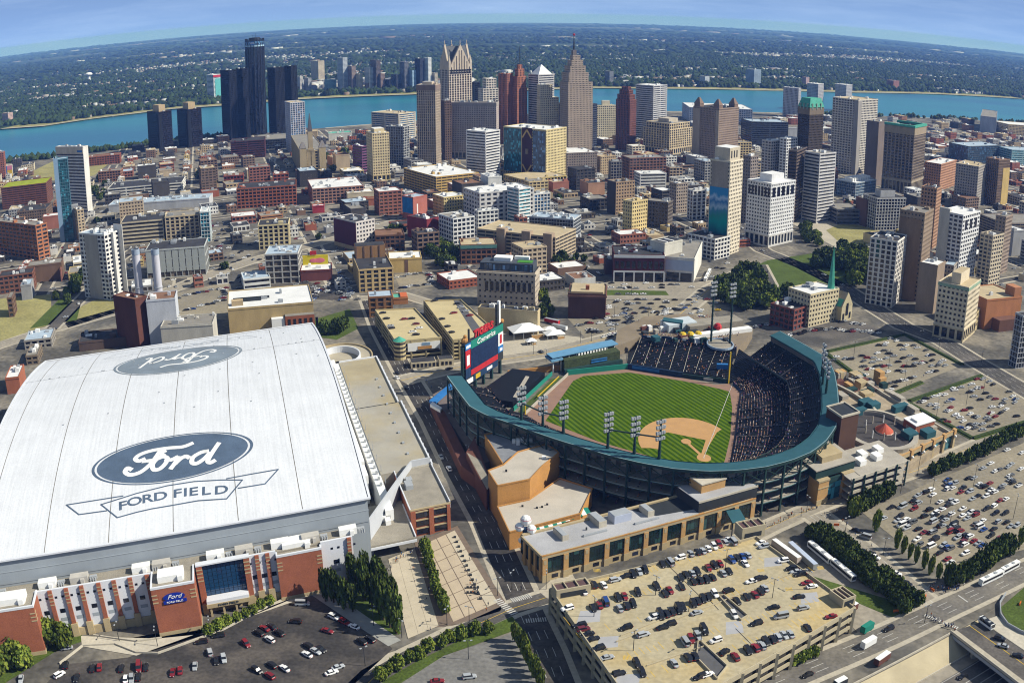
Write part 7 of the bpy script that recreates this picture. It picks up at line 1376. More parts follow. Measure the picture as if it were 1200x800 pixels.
cb2 = empty('diner', (*G(482, 432), 0), R(12)); tag(cb2, 'low cream roadside diner with arched openings below the tan ramps', 'restaurant')
b = MB(); b.use(wallm(CR)); b.box(0, 0, 0, 17, 9, 4.2); b.box(19, 0, 0, 29, 8, 5); b.use(ROOFS['t']()); b.box(.4, .4, 4.2, 16.6, 8.6, 4.35); b.box(19.4, .4, 5, 28.6, 7.6, 5.15); b.build('wall', parent=cb2)
b = MB(); b.use(GL['k']()); [b.box(1 + k * 2.7, -.1, .6, 2.9 + k * 2.7, .1, 3.2) for k in range(6)]; [b.box(20.5 + k * 2.7, -.1, 1, 22.2 + k * 2.7, .1, 3.4) for k in range(3)]; b.build('window', parent=cb2)
def tent(u, v, w, d, h, label):
    o = empty('event_tent', (*G(u, v), 0), R(18)); tag(o, label, 'tent'); b = MB(); b.use(mat('tent_white', (.75, .75, .74), .8, .05)); b.box(0, 0, h * .55, w, d, h * .62); pyramid(b, -.4, w + .4, -.4, d + .4, h * .62, h, .25); b.build('canopy', parent=o)
    b = MB(); b.use(mgrey); [b.box(x - .15, y - .15, 0, x + .15, y + .15, h * .56) for x in (.3, w * .33, w * .66, w - .3) for y in (.3, d - .3)]; b.build('pole', parent=o); b = MB(); b.use(mdark); b.box(1, d - .6, 0, w - 1, d - .4, h * .5); b.use(mtan); b.box(w * .6, .1, 0, w - .4, .25, h * .3); b.build('side_wall', parent=o)
tent(602, 400, 23, 15, 10, 'largest white marquee tent on the tan ground left of the long blue roof'); tent(618, 405, 7, 5, 4.5, 'smallest white tent, in front of the largest marquee'); tent(641, 399, 14, 9, 6, 'white tent right of the largest marquee'); tent(638, 391, 9, 5, 4.5, 'white tent with a tan top behind two others')
for u, v, a, lb in ((664, 388, -38, 'white trailer parked beside the tents, nearer the car lot'), (655, 381, -38, 'red trailer parked behind the tents')):
    o = empty('trailer', (*G(u, v), 0), R(a + 90)); tag(o, lb, 'trailer'); b = MB(); b.use(mwhite if 'white' in lb else mred); b.box(-1.3, 0, .9, 1.3, 13, 3.6); b.use(mgrey); b.box(-1.2, .2, 3.6, 1.2, 12.8, 3.75); b.build('box', parent=o); b = MB(); b.use(mdark); [b.box(-1.2, y, 0, 1.2, y + .9, .9) for y in (1, 2.4, 10)]; b.build('wheel', parent=o)
# low buildings that fill the streets between the named ones
RES = [[(-40, 800), (-40, 430), (60, 400), (370, 372), (420, 400), (440, 360), (600, 345), (720, 340), (830, 330), (1000, 330), (1220, 360), (1220, 820)], [(830, 345), (870, 300), (940, 240), (1035, 255), (1035, 300), (1000, 345)], [(-40, 420), (-40, 345), (130, 345), (200, 345), (270, 335), (270, 420)], [(440, 355), (440, 312), (520, 312), (520, 360)], [(20, 195), (100, 178), (135, 190), (110, 215), (50, 215)]]
def inpoly(p, poly):
    c = False; n = len(poly)
    for i in range(n):
        (x0, y0), (x1, y1) = poly[i], poly[i - 1]
        if (y0 > p[1]) != (y1 > p[1]) and p[0] < (x1 - x0) * (p[1] - y0) / (y1 - y0) + x0: c = not c
    return c
def near_road(x, y, m):
    for pts, w in ROADS:
        for a, c in zip(pts[:-1], pts[1:]):
            dx, dy = c[0] - a[0], c[1] - a[1]; L2 = dx * dx + dy * dy; t = max(0, min(1, ((x - a[0]) * dx + (y - a[1]) * dy) / L2))
            if (a[0] + dx * t - x) ** 2 + (a[1] + dy * t - y) ** 2 < (w / 2 + m) ** 2: return True
    return False
LAND = [(o, P(*o.location.xy, 0)) for o in COL.objects if o.parent is None and o.get('category') and o.get('dims')]
def short(o):
    s_ = o['label']
    for k in (' with ', ' bearing ', ' carrying ', ' facing ', ' in front ', ' behind ', ' below ', ' beside ', ' right of ', ' left of ', ' before ', ' among ', ' cut ', ' near ', ' by ', ' at ', ' between ', ' under ', ', '):
        i = s_.find(k)
        if i > 8: s_ = s_[:i]
    return ' '.join(s_.split()[:7])
rf = random.Random(21)
CO = [('brown', (.19, .12, .085)), ('red brick', (.30, .10, .06)), ('tan', (.42, .32, .20)), ('white', (.58, .57, .54)), ('grey', (.28, .28, .285)), ('dark', (.07, .065, .065)), ('cream', (.52, .46, .34)), ('orange brick', (.38, .19, .10)), ('yellow stone', (.52, .40, .18))]
RN = {'g': 'gravel', 'w': 'white', 't': 'black', 'y': 'sand coloured', 'r': 'brown', 'b': 'pale blue'}
used = set(); LOTS = []; nfill = 0
av, bv = Vector((.90, .43)), Vector((-.30, .954))
FILLSEEDS = []
for i in range(-52, 64):
    for j in range(-6, 52):
        org = Vector((60, 700)) + av * (i * 35) + bv * (j * 42)
        if i % 4 == 3 or j % 3 == 2: continue
        x, y = org; u, v = P(x, y, 0)
        if not (-30 < u < 1230 and 140 < v < 345) or P(x, y, 0)[1] < np.interp(u, [0, 250, 480, 600, 1000, 1200], [198, 166, 148, 138, 140, 149]): continue
        if any(inpoly((u, v), r) for r in RES) or near_road(x, y, 14): continue
        c = org + av * 10 + bv * 12
        if near_foot(c.x, c.y, 11) or near_foot(x, y, 4) or near_foot(x + 8, y + 28, 5) or near_foot(x + 24, y + 9, 5): continue
        if rf.random() < (.14 if v < 250 else .30): LOTS.append((x, y)); continue
        FILLSEEDS.append((x, y, u, v))
mlots = MB(); mlots.use(masphalt)
SM = []
for i in range(-90, 110):
    for j in range(-10, 96):
        x, y = Vector((60, 700)) + av * (i * 21 + 4) + bv * (j * 23 + 6); u, v = P(x, y, 0)
        if not (-10 < u < 1210 and 160 < v < 342) or v < np.interp(u, [0, 250, 480, 600, 1000, 1200], [205, 172, 152, 144, 146, 154]) or rf.random() < .55: continue
        if any(inpoly((u, v), r) for r in RES) or near_road(x, y, 9) or near_foot(x, y, 3) or near_foot(x + 12, y + 5, 3) or near_foot(x - 4, y + 13, 3) or near_foot(x + 7, y + 17, 3): continue
        if any(abs(x - a) < 27 and abs(y - c - 8) < 30 for a, c, *_ in FILLSEEDS) or any((x - a) ** 2 + (y - c) ** 2 < 330 for a, c, *_ in SM): continue
        SM.append((x, y, u, v))
FILLSEEDS.sort(key=lambda q: math.hypot(q[0], q[1])); SM.sort(key=lambda q: math.hypot(q[0], q[1])); FAR = [q + (0,) for q in FILLSEEDS[190:]] + [q + (1,) for q in SM[120:]]; FILLSEEDS = [q + (0,) for q in FILLSEEDS[:190]] + [q + (1,) for q in SM[:120]]
fb_ = MB()
for x, y, u, v, sm in FAR:
    w, d, h = (rf.uniform(8, 15), rf.uniform(9, 16), rf.choice((4, 5, 6, 8))) if sm else (rf.uniform(16, 28), rf.uniform(18, 32), rf.choice((5, 6, 8, 9, 12, 15))); a_ = R(22 + rf.uniform(-4, 4)); ax_, ay_ = Vector((math.cos(a_), math.sin(a_), 0)), Vector((-math.sin(a_), math.cos(a_), 0)); o_ = Vector((x, y, 0)); cc = wallm(CO[rf.choices(range(9), (5, 6, 4, 5, 5, 5, 3, 3, 2))[0]][1])
    fb_.use(cc); fb_.obox(o_, ax_ * w, ay_ * d, Vector((0, 0, h))); fb_.use(ROOFS[rf.choice('ggwwttyr')]()); fb_.obox(o_ + (ax_ + ay_) * .4 + Vector((0, 0, h)), ax_ * (w - .8), ay_ * (d - .8), Vector((0, 0, .12)))
    for k in range(3): fb_.use((mgrey, mwhite, cc)[k]); fb_.obox(o_ + ax_ * rf.uniform(1, w - 5) + ay_ * rf.uniform(1, d - 5) + Vector((0, 0, h)), ax_ * rf.uniform(1.5, 4), ay_ * rf.uniform(1.5, 4), Vector((0, 0, rf.uniform(1, 2.6))))
    fb_.use(GL['d']())
    for z in np.arange(1.2, h - 2, 3.8):
        for k in range(int(w / 4)): fb_.obox(o_ + ax_ * (1.2 + k * 4) - ay_ * .08 + Vector((0, 0, z)), ax_ * 2, ay_ * .1, Vector((0, 0, 1.9)))
        for k in range(int(d / 4)): fb_.obox(o_ + ay_ * (1.2 + k * 4) - ax_ * .08 + Vector((0, 0, z)), ax_ * .1, ay_ * 2, Vector((0, 0, 1.9)))
stuff(fb_.build('distant_buildings'))
for x, y, u, v, sm in FILLSEEDS:
    cn, cc = CO[rf.choices(range(9), (5, 6, 4, 5, 5, 5, 3, 3, 2))[0]]; rk = rf.choice('ggwwttyrb'); h = rf.choice((5, 6, 8, 9, 11, 13, 16, 20)) if v < 260 else rf.choice((5, 6, 7, 9)); w, d = rf.uniform(17, 31), rf.uniform(18, 35)
    if rf.random() < .22 and not sm: h = rf.choice((16, 22, 28, 34))
    if sm: h, w, d = rf.choice((4, 5, 6, 7, 9)), rf.uniform(8, 15), rf.uniform(9, 16)
    lo = min((q for q in LAND), key=lambda q: (q[1][0] - u) ** 2 + ((q[1][1] - v) * 1.6) ** 2); du, dv_ = u - lo[1][0], v - lo[1][1]
    rel = ('right of' if du > 0 else 'left of') if abs(du) > abs(dv_) * 1.3 else ('in front of' if dv_ > 0 else 'behind'); kind = ('low', 'two storey', 'three storey', 'small')[int(h > 6) + int(h > 10)] if h < 15 else 'mid height'
    sty = rf.choice(('grid', 'loft', 'wide', 'blank', 'loft', 'strip')); lbl = '%s %s %s with a %s roof %s the %s' % (kind, cn, 'shed' if sty == 'blank' else 'building', RN[rk], rel, short(lo[0]))
    lbl = ' '.join(lbl.split()[:16]); bld('town_house' if h < 9 else 'office_block', lbl, u, v, 0, 0, 0, 22 + rf.uniform(-4, 4), sty, cc, rk, rf.choice('ddkw'), pos=(x, y), h=h, cat='shop' if sm else ('house' if h < 8 else 'building'), w=w, d=d, units=rf.choice((1, 2, 3, 4)), cornice=h > 8)
for l_, os_ in list(LABELS.items()):
    if len(os_) > 1:
        for o in os_: o['group'] = 'look alike small blocks ' + ' '.join(l_.split()[-5:])
for x, y in LOTS: mlots.prism([(x - 2, y - 2), (x + 23, y + 9), (x + 15, y + 36), (x - 11, y + 26)], -.02, .055)
tag(mlots.build('parking_lot'), kind='structure')
st_m = MB(); st_m.use(masphalt); sw_m = MB(); sw_m.use(mconc)
for i in range(-52, 64, 4):
    o_ = Vector((60, 700)) + av * ((i + 3) * 35 + 12)
    for k in range(0, 60):
        a, c = o_ + bv * (k * 36), o_ + bv * (k * 36 + 36); m_ = (a + c) / 2
        if P(*m_, 0)[1] > 345 or P(*m_, 0)[1] < 146 or any(inpoly(P(*m_, 0), r) for r in RES) or near_foot(m_.x, m_.y, 0): continue
        if m_.y > np.interp(m_.x, [p[0] for p in NSH], [p[1] for p in NSH]) - 25: continue
        n3 = Vector((-bv.y, bv.x)) * 8.6; sw_m.quad((*(a - n3), .045), (*(a + n3), .045), (*(c + n3), .045), (*(c - n3), .045)); n2 = Vector((-bv.y, bv.x)) * 5.5; st_m.quad((*(a + n2), .065), (*(c + n2), .065), (*(c - n2), .065), (*(a - n2), .065)) if False else st_m.quad((*(a - n2), .065), (*(c - n2), .065), (*(c + n2), .065), (*(a + n2), .065))
for j in range(-6, 52, 3):
    o_ = Vector((60, 700)) + bv * ((j + 2) * 42 + 16)
    for k in range(-52, 64):
        a, c = o_ + av * (k * 35), o_ + av * (k * 35 + 35); m_ = (a + c) / 2
        if m_.y < 400 or P(*m_, 0)[1] > 345 or P(*m_, 0)[1] < 146 or any(inpoly(P(*m_, 0), r) for r in RES) or near_foot(m_.x, m_.y, 0): continue
        if m_.y > np.interp(m_.x, [p[0] for p in NSH], [p[1] for p in NSH]) - 25: continue
        n3 = Vector((-av.y, av.x)) * 8; sw_m.quad((*(a - n3), .05), (*(c - n3), .05), (*(c + n3), .05), (*(a + n3), .05)); n2 = Vector((-av.y, av.x)) * 5; st_m.quad((*(a - n2), .072), (*(a + n2), .072), (*(c + n2), .072), (*(c - n2), .072))
tag(st_m.build('road'), kind='structure'); tag(sw_m.build('pavement'), kind='structure')
# ---------------------------------------------------------------- the far bank: towers one by one, houses and woods as masses
FT = [(347, 355, 90, 'pale slab at the left end of the far bank cluster', (.45, .42, .4)), (356, 365, 92, 'grey slab second from the left of the far bank cluster', (.3, .3, .32)), (380, 394, 94, 'teal glass block low on the far bank', (.12, .28, .3)), (395, 407, 68, 'tallest blue grey tower left in the far bank cluster', (.34, .37, .42)), (406, 417, 78, 'brown tower right of the tallest blue grey one across the river', (.22, .16, .14)), (415, 425, 87, 'tan slab before the brown tower across the river', (.5, .4, .26)), (427, 438, 80, 'pale stepped block across the river', (.46, .44, .42)), (434, 446, 71, 'dark brown tower across the river', (.14, .1, .1)), (440, 451, 87, 'small brown tower across the river', (.2, .13, .11)), (450, 462, 94, 'dark waterfront hotel across the river, left one', (.06, .06, .08)), (458, 470, 88, 'dark waterfront hotel across the river, right one', (.07, .07, .09)), (468, 479, 73, 'dark slab with white edges across the river', (.2, .2, .25)), (478, 487.5, 83, 'pale blue glass block across the river', (.25, .4, .55)), (486, 497, 69, 'near black tower across the river', (.03, .035, .06)), (497, 505.5, 68, 'slim white tower across the river', (.62, .6, .56)), (505, 513, 86, 'tan tower right of the slim white one across the river', (.42, .36, .28)), (364, 380, 72, 'long tan apartment block far behind the far bank cluster', (.48, .4, .28)), (709, 719, 84, 'lone dark white edged tower beyond the river, centre', (.25, .26, .3)), (820, 831.5, 90, 'small white and blue block on the far shore right of centre', (.4, .44, .5)), (874, 892, 82, 'broad blue tower on the far shore right of centre', (.22, .3, .4)), (940, 948.5, 91, 'pink slab just behind the left riverside apartment tower, across the river', (.4, .26, .27)), (1039, 1054, 95, 'brick apartment block on the far shore at right', (.28, .11, .09)), (2, 15, 133, 'pink apartment block on the far shore at the left edge', (.5, .32, .28))]
FB = lambda u: np.interp(u, [0, 50, 110, 160, 260, 350, 480, 590, 690, 900, 1200], [146, 143, 134, 128, 119, 110, 106.5, 103, 100, 101, 110])
for uL, uR, vt, lb, c in FT:
    bld('apartment_block', lb, uL + (uR - uL) * .55, FB(uL) - (0 if 'behind the far' not in lb else 12), vt, uL, uR, 40, 'fins' if 'dark' in lb else 'grid', c, 'g', 'd', units=1, cornice=False)
bld('hotel', 'white and teal casino hotel with a red sign across the river', 250, 117, 88, 242, 259, 30, 'strip', (.62, .62, .62), 'w', 't', units=2, extra=lambda o, w, d, h: (sub(o, 'sign_band', lambda b: (b.use(mred), b.box(-.6, -.6, h - 8, w + .4, 2, h - 1))), sub(o, 'glass_wall', lambda b: (b.use(mat('casino_teal', (.12, .42, .42), .4, .2)), b.box(w * .2, -.7, 10, w * .9, 0, h - 12)))))
o = empty('water_tower', (*G(104.5, 96), 0)); tag(o, 'pale water tower above the trees beyond the river at left', 'water tower'); hh = hgt(o.location.x, o.location.y, 85); b = MB(); b.use(mwhite); b.ball(0, 0, hh * .8, 20, 20, hh * .2, 14, 7); b.build('tank', parent=o); b = MB(); b.use(mwhite); b.cone(0, 0, 0, hh * .7, 9, 7, 10); b.build('stem', parent=o)
def bulk(name, V, F, m, mi=None, mats=None):
    me = bpy.data.meshes.new(name); V = np.asarray(V, np.float32); F = np.asarray(F, np.int32); nf, k = F.shape
    me.vertices.add(len(V)); me.vertices.foreach_set('co', V.ravel()); me.loops.add(nf * k); me.loops.foreach_set('vertex_index', F.ravel()); me.polygons.add(nf); me.polygons.foreach_set('loop_start', np.arange(nf, dtype=np.int32) * k)
    for q in (mats or [m]): me.materials.append(q)
    if mi is not None: me.polygons.foreach_set('material_index', np.asarray(mi, np.int32))
    me.update(calc_edges=True); me.validate(); o = bpy.data.objects.new(name, me); COL.objects.link(o); return o
def leafm(name, c, v=.5, sc=.02):
    if name in MATS: return MATS[name]
    m = mat(name, c, .9, 0, spec=.15); n, l = m.node_tree.nodes, m.node_tree.links; b = n['Principled BSDF']; tc = n.new('ShaderNodeTexCoord'); oi = n.new('ShaderNodeObjectInfo')
    no = n.new('ShaderNodeTexNoise'); no.inputs['Scale'].default_value = sc; no.inputs['Detail'].default_value = 5; l.new(tc.outputs['Object'], no.inputs[0])
    mr = n.new('ShaderNodeMapRange'); mr.inputs[1].default_value = .3; mr.inputs[2].default_value = .7; mr.inputs[3].default_value = 1 - v; mr.inputs[4].default_value = 1 + v; l.new(no.outputs[0], mr.inputs[0])
    m2 = n.new('ShaderNodeMapRange'); m2.inputs[3].default_value = .75; m2.inputs[4].default_value = 1.3; l.new(oi.outputs['Random'], m2.inputs[0]); mu = n.new('ShaderNodeMath'); mu.operation = 'MULTIPLY'; l.new(mr.outputs[0], mu.inputs[0]); l.new(m2.outputs[0], mu.inputs[1])
    vm = n.new('ShaderNodeVectorMath'); vm.operation = 'SCALE'; vm.inputs[0].default_value = c; l.new(mu.outputs[0], vm.inputs['Scale']); l.new(vm.outputs[0], b.inputs['Base Color']); return m
rg = np.random.default_rng(5)
dome_v = []; 
for zr, r_, n_ in ((0.15, .85, 6), (.62, .92, 6)):
    for k in range(n_): a = 2 * math.pi * (k + (.5 if zr > .5 else 0)) / n_; dome_v.append((r_ * math.cos(a), r_ * math.sin(a), zr))
dome_v.append((0, 0, 1.05)); dome_v = np.array(dome_v)
dome_f = [(i, (i + 1) % 6, 6 + i) for i in range(6)] + [((i + 1) % 6, 6 + (i + 1) % 6, 6 + i) for i in range(6)] + [(6 + i, 6 + (i + 1) % 6, 12) for i in range(6)]
dome_f = np.array(dome_f)
def shore_y(x): return np.interp(x, [p[0] for p in SSH], [p[1] for p in SSH])
def blobs(name, pts, rad, hts, m):
    n = len(pts); V = np.repeat(dome_v[None], n, 0) * np.stack([rad * rg.uniform(.8, 1.2, n), rad * rg.uniform(.8, 1.2, n), hts], 1)[:, None, :]
    V = V * rg.uniform(.8, 1.2, (n, len(dome_v), 1)); V[:, :, :2] += pts[:, None, :]; F = dome_f[None] + (np.arange(n) * len(dome_v))[:, None, None]
    return bulk(name, V.reshape(-1, 3), F.reshape(-1, 3), m)
def field(n, y0, y1, p=1.0, keep=None):
    t = rg.random(n) ** p; yy = y0 + (y1 - y0) * t; xx = rg.random(n) * 1.75 - .72; yb = yy; pts = np.stack([xx * (2600 + yy * 1.0), yb + shore_y(xx * (2600 + yy))], 1); return pts
fo = leafm('far_foliage', (.026, .045, .014), .7, .012)
def clump(pts, s, th):
    q = np.sin(pts[:, 0] / s + 3 * np.sin(pts[:, 1] / s / 1.7)) + np.sin(pts[:, 1] / s * 1.3 + 2 * np.sin(pts[:, 0] / s / 2.3)); return pts[q > th]
pts = clump(field(34000, 70, 2600, 1.1), 140, -1.1); stuff(blobs('trees', pts, rg.uniform(6, 12, len(pts)), rg.uniform(9, 19, len(pts)), fo))
pts = clump(field(20000, 2400, 9000), 420, -.6); stuff(blobs('trees', pts, rg.uniform(16, 34, len(pts)), rg.uniform(12, 24, len(pts)), fo))
pts = clump(field(9000, 8500, 21000), 1300, -.3); stuff(blobs('trees', pts, rg.uniform(50, 110, len(pts)), rg.uniform(14, 26, len(pts)), fo))
bx = np.array([(-1, -1, 0), (1, -1, 0), (1, 1, 0), (-1, 1, 0), (-1, -1, 1), (1, -1, 1), (1, 1, 1), (-1, 1, 1)], float); bf = np.array([(0, 1, 5, 4), (1, 2, 6, 5), (2, 3, 7, 6), (3, 0, 4, 7), (4, 5, 6, 7)])
def houses(name, pts, sx, sy, sz, rot):
    n = len(pts); V = np.repeat(bx[None], n, 0) * np.stack([sx, sy, sz], 1)[:, None, :]; ca, sa = np.cos(rot)[:, None], np.sin(rot)[:, None]; X, Y = V[..., 0] * ca - V[..., 1] * sa, V[..., 0] * sa + V[..., 1] * ca; V[..., 0], V[..., 1] = X + pts[:, None, 0], Y + pts[:, None, 1]
    F = bf[None] + (np.arange(n) * 8)[:, None, None]; mi = np.repeat(rg.integers(0, 5, n), 5)
    return stuff(bulk(name, V.reshape(-1, 3), F.reshape(-1, 4), None, mi, [mat('far_wall_%d' % k, c, .9, 0) for k, c in enumerate(((.42, .42, .41), (.3, .27, .23), (.2, .14, .11), (.5, .5, .48), (.22, .23, .25)))]))
pts = field(11000, 80, 4200, 1.1); n = len(pts); houses('houses', pts, rg.uniform(3.5, 7, n), rg.uniform(4, 9, n), rg.uniform(5, 9, n), np.where(rg.random(n) < .5, .45, .45 + math.pi / 2))
pts = clump(field(2600, 200, 7500), 330, .5); n = len(pts); houses('houses', pts, rg.uniform(10, 34, n), rg.uniform(8, 20, n), rg.uniform(6, 13, n), rg.uniform(.3, .6, n))
pts = clump(field(500, 6500, 17000), 900, .8); n = len(pts); houses('houses', pts, rg.uniform(40, 160, n), rg.uniform(20, 60, n), rg.uniform(8, 14, n), rg.uniform(.2, .4, n))
pp = np.array([G(u, FB(u) - rg.uniform(0, 9)) for u in rg.uniform(345, 560, 240)]); n = len(pp); houses('houses', pp, rg.uniform(8, 22, n), rg.uniform(8, 16, n), rg.uniform(8, 28, n), rg.uniform(.3, .6, n))
# near bank: dark strip of trees and low sheds at the water
pts = np.array([(x + rg.normal(0, 5), np.interp(x, [p[0] for p in NSH], [p[1] for p in NSH]) - rg.uniform(6, 34)) for x in np.concatenate([rg.uniform(-1300, -560, 420), rg.uniform(700, 2300, 320)])]); stuff(blobs('trees', pts, rg.uniform(4, 8, len(pts)), rg.uniform(6, 13, len(pts)), leafm('near_foliage', (.034, .055, .016), .5, .05)))
# ---------------------------------------------------------------- trees
def crown_mesh(name, n, shape, seed, mats, leaf=.55):
    r = random.Random(seed); b = MB(); cl = []
    for k in range(n):
        while True:
            p = Vector((r.uniform(-1, 1), r.uniform(-1, 1), r.uniform(0, 1)))
            if shape == 'col':
                if math.hypot(p.x, p.y) < .16 + .84 * math.sin(math.pi * min(1, .12 + .8 * (1 - p.z) ** .8)): break
            elif (p.x ** 2 + p.y ** 2) + ((p.z - .42) / .58) ** 2 < r.uniform(.55, 1.05): break
        cl.append(p)
    for p in cl:
        b.use(mats[r.randrange(len(mats))]); R0 = r.uniform(.13, .24)
        for q in range(9):
            d = Vector((r.gauss(0, 1), r.gauss(0, 1), r.gauss(0, .8))).normalized() * R0 * r.uniform(.6, 1.1); c = p + d; nrm_ = (d.normalized() + Vector((r.gauss(0, .5), r.gauss(0, .5), r.gauss(.3, .5)))).normalized(); t = nrm_.cross(Vector((0, 0, 1)) if abs(nrm_.z) < .9 else Vector((1, 0, 0))).normalized(); s_ = leaf * r.uniform(.14, .26); e1, e2 = t * s_, nrm_.cross(t) * s_ * r.uniform(.6, 1)
            b.poly([tuple(c - e1 * .9 - e2 * .5), tuple(c + e1 * .2 - e2), tuple(c + e1), tuple(c + e1 * .1 + e2), tuple(c - e1 * .8 + e2 * .6)])
    me = b.build(name); m = me.data; bpy.data.objects.remove(me); return m
lm = [leafm('leaf_a', (.14, .18, .026), .35, 1.2), leafm('leaf_b', (.085, .125, .02), .35, 1.2), leafm('leaf_c', (.19, .22, .034), .35, 1.2)]
ld = [leafm('leaf_d', (.06, .088, .018), .35, 1.2), leafm('leaf_e', (.042, .066, .015), .35, 1.2), leafm('leaf_f', (.085, .11, .022), .35, 1.2)]
CR_ = {'round': [crown_mesh('crown', 190, 'r', s, lm, .62) for s in (1, 2)], 'dark': [crown_mesh('crown', 190, 'r', s, ld, .62) for s in (3, 4)], 'col': [crown_mesh('crown', 150, 'col', s, lm, .62) for s in (5, 6)], 'fir': [crown_mesh('crown', 170, 'col', s, ld[:1] + lm[1:2] + ld, .6) for s in (9, 10)], 'far': [crown_mesh('crown', 38, 'r', s, ld, 1.5) for s in (7, 8)]}
mbark = mat('bark', (.09, .065, .045), .95, .2, 1)
def trunk_mesh():
    b = MB(); b.use(mbark); b.cone(0, 0, 0, .5, .06, .035, 7)
    for a in (0, 2.1, 4.2): b.bar((0, 0, .3), (.35 * math.cos(a), .35 * math.sin(a), .75), .035)
    o = b.build('trunk'); m = o.data; bpy.data.objects.remove(o); return m
TRK = trunk_mesh(); rt = random.Random(9)
def tree(u, v, h, kind, label, group, wr=.42, world=None, z=0.0):
    x, y = world or G(u, v, z); t = empty('tree', (x, y, z), rt.uniform(0, 6.28)); tag(t, label, 'tree', group); h *= rt.uniform(.88, 1.12)
    c = bpy.data.objects.new('crown', rt.choice(CR_[kind])); COL.objects.link(c); c.parent = t; w = h * wr * rt.uniform(.85, 1.15); zb = .12 if kind == 'col' else .2; c.scale = (w, w, h * (1 - zb)); c.location = (0, 0, h * zb)
    k = bpy.data.objects.new('trunk', TRK); COL.objects.link(k); k.parent = t; k.scale = (h * .5, h * .5, h * .9)
def place(label, where): return ' '.join(label.split()[:16 - len(where.split())]).rstrip(',') + ', ' + where
def trow(px, n, h, kind, label, group, wr=.42, jit=.6):
    p = resample([G(*q) for q in px], n)
    for i, (x, y) in enumerate(p): tree(0, 0, h, kind, place(label, 'at the %s of its row' % (('far left', 'centre left', 'centre right', 'far right')[int(4 * i / n)] if n > 8 else ('left', 'middle', 'right')[int(3 * i / n)]) + ' end' * 0), group, wr, (x + rt.uniform(-jit, jit), y + rt.uniform(-jit, jit)))
trow([(382, 704), (392, 706), (402, 712), (412, 717)], 5, 14, 'fir', 'leafy tree left in the clump before the right brick tower', 'trees before the stadium entrance', .15)
trow([(412, 690), (425, 700), (440, 715), (455, 732), (464, 742)], 8, 17, 'fir', 'tall tree right in the clump before the right brick tower', 'trees before the stadium entrance', .145)
trow([(430, 688), (442, 690), (452, 705), (460, 722)], 5, 17, 'fir', 'tall tree at the back of the clump before the right brick tower', 'trees before the stadium entrance', .145)
trow([(497, 645), (505, 670), (513, 695), (522, 720)], 13, 6.5, 'round', 'young tree in the strip between the paved squares', 'trees along the paved squares', .36, .8)
trow([(10, 752), (28, 762), (45, 756), (60, 755), (75, 755)], 7, 13, 'round', 'leafy tree on the grass by the left brick tower', 'trees at the lower left', .4, 2)
trow([(2, 790), (15, 775), (30, 782)], 4, 11, 'round', 'leafy tree at the lower left corner on the grass', 'trees at the lower left', .42, 1.5)
trow([(246, 742), (256, 738), (266, 733), (278, 728), (288, 724), (300, 718), (310, 712), (317, 709)], 8, 5, 'round', 'small round tree before the glazed stadium front', 'small trees before the glazed front', .5, .3)
trow([(445, 798), (465, 785), (480, 778), (495, 770), (512, 760), (530, 752), (548, 746), (572, 740)], 11, 6.5, 'round', 'bushy tree on the grass by the curved street', 'trees along the curved street', .4, 1)
trow([(604, 752), (612, 766), (620, 782), (627, 796), (634, 808)], 9, 9, 'col', 'slim pale column tree beside the lower car park', 'column trees by the dark street', .17, .3)
trow([(950, 630), (980, 650), (1010, 675), (1036, 697), (1060, 716)], 26, 7, 'dark', 'dark tree of the double row by the coaches', 'dark double tree row', .5, 1.5)
trow([(958, 625), (990, 645), (1020, 670), (1046, 691), (1072, 709)], 26, 7, 'dark', 'dark tree of the hedge line beside the shaded lane', 'dark double tree row', .5, 1.5)
trow([(1050, 643), (1060, 650), (1070, 659), (1080, 666), (1090, 673), (1100, 680), (1108, 684)], 8, 9, 'col', 'column tree at the near edge of the big car park', 'column trees by the big car park', .17, .3)
trow([(1113, 686), (1125, 682), (1135, 678), (1148, 668), (1160, 660), (1172, 652), (1182, 647)], 13, 10.5, 'dark', 'full dark tree at the street corner of the big car park', 'trees at the car park corner', .36, 1)
trow([(1093, 557), (1105, 552), (1117, 547), (1130, 543), (1142, 537), (1155, 531), (1168, 524), (1180, 518), (1192, 512), (1206, 506)], 14, 8.5, 'dark', 'round tree on the upper edge of the big car park', 'trees along the upper car park edge', .48, .4)
trow([(1000, 603), (1012, 598), (1022, 592), (1035, 585), (1042, 582)], 7, 10, 'dark', 'round dark tree at the street corner below the arcade wall', 'trees below the arcade', .36, .6)
for u, v in ((998, 606), (1003, 605), (1026, 622), (1195, 640)): tree(u, v, 11, 'col', 'slim bright tree by the car park entrance at the street corner', 'slim trees by the car park entrance', .24)
trow([(850, 790), (870, 800), (905, 785), (920, 780), (940, 775), (955, 770)], 12, 6, 'round', 'small tree under the wall of the rooftop garage', 'small trees under the garage wall', .38, .6)
for u, v in ((380, 392), (396, 391), (402, 386)): tree(u, v, 11, 'dark', 'tree on the small lawn behind the covered stadium', 'trees on the small lawn', .45)
PK = [(834, 336), (900, 307), (983, 294), (1018, 305), (1022, 330), (985, 346), (930, 352), (880, 365), (845, 360)]
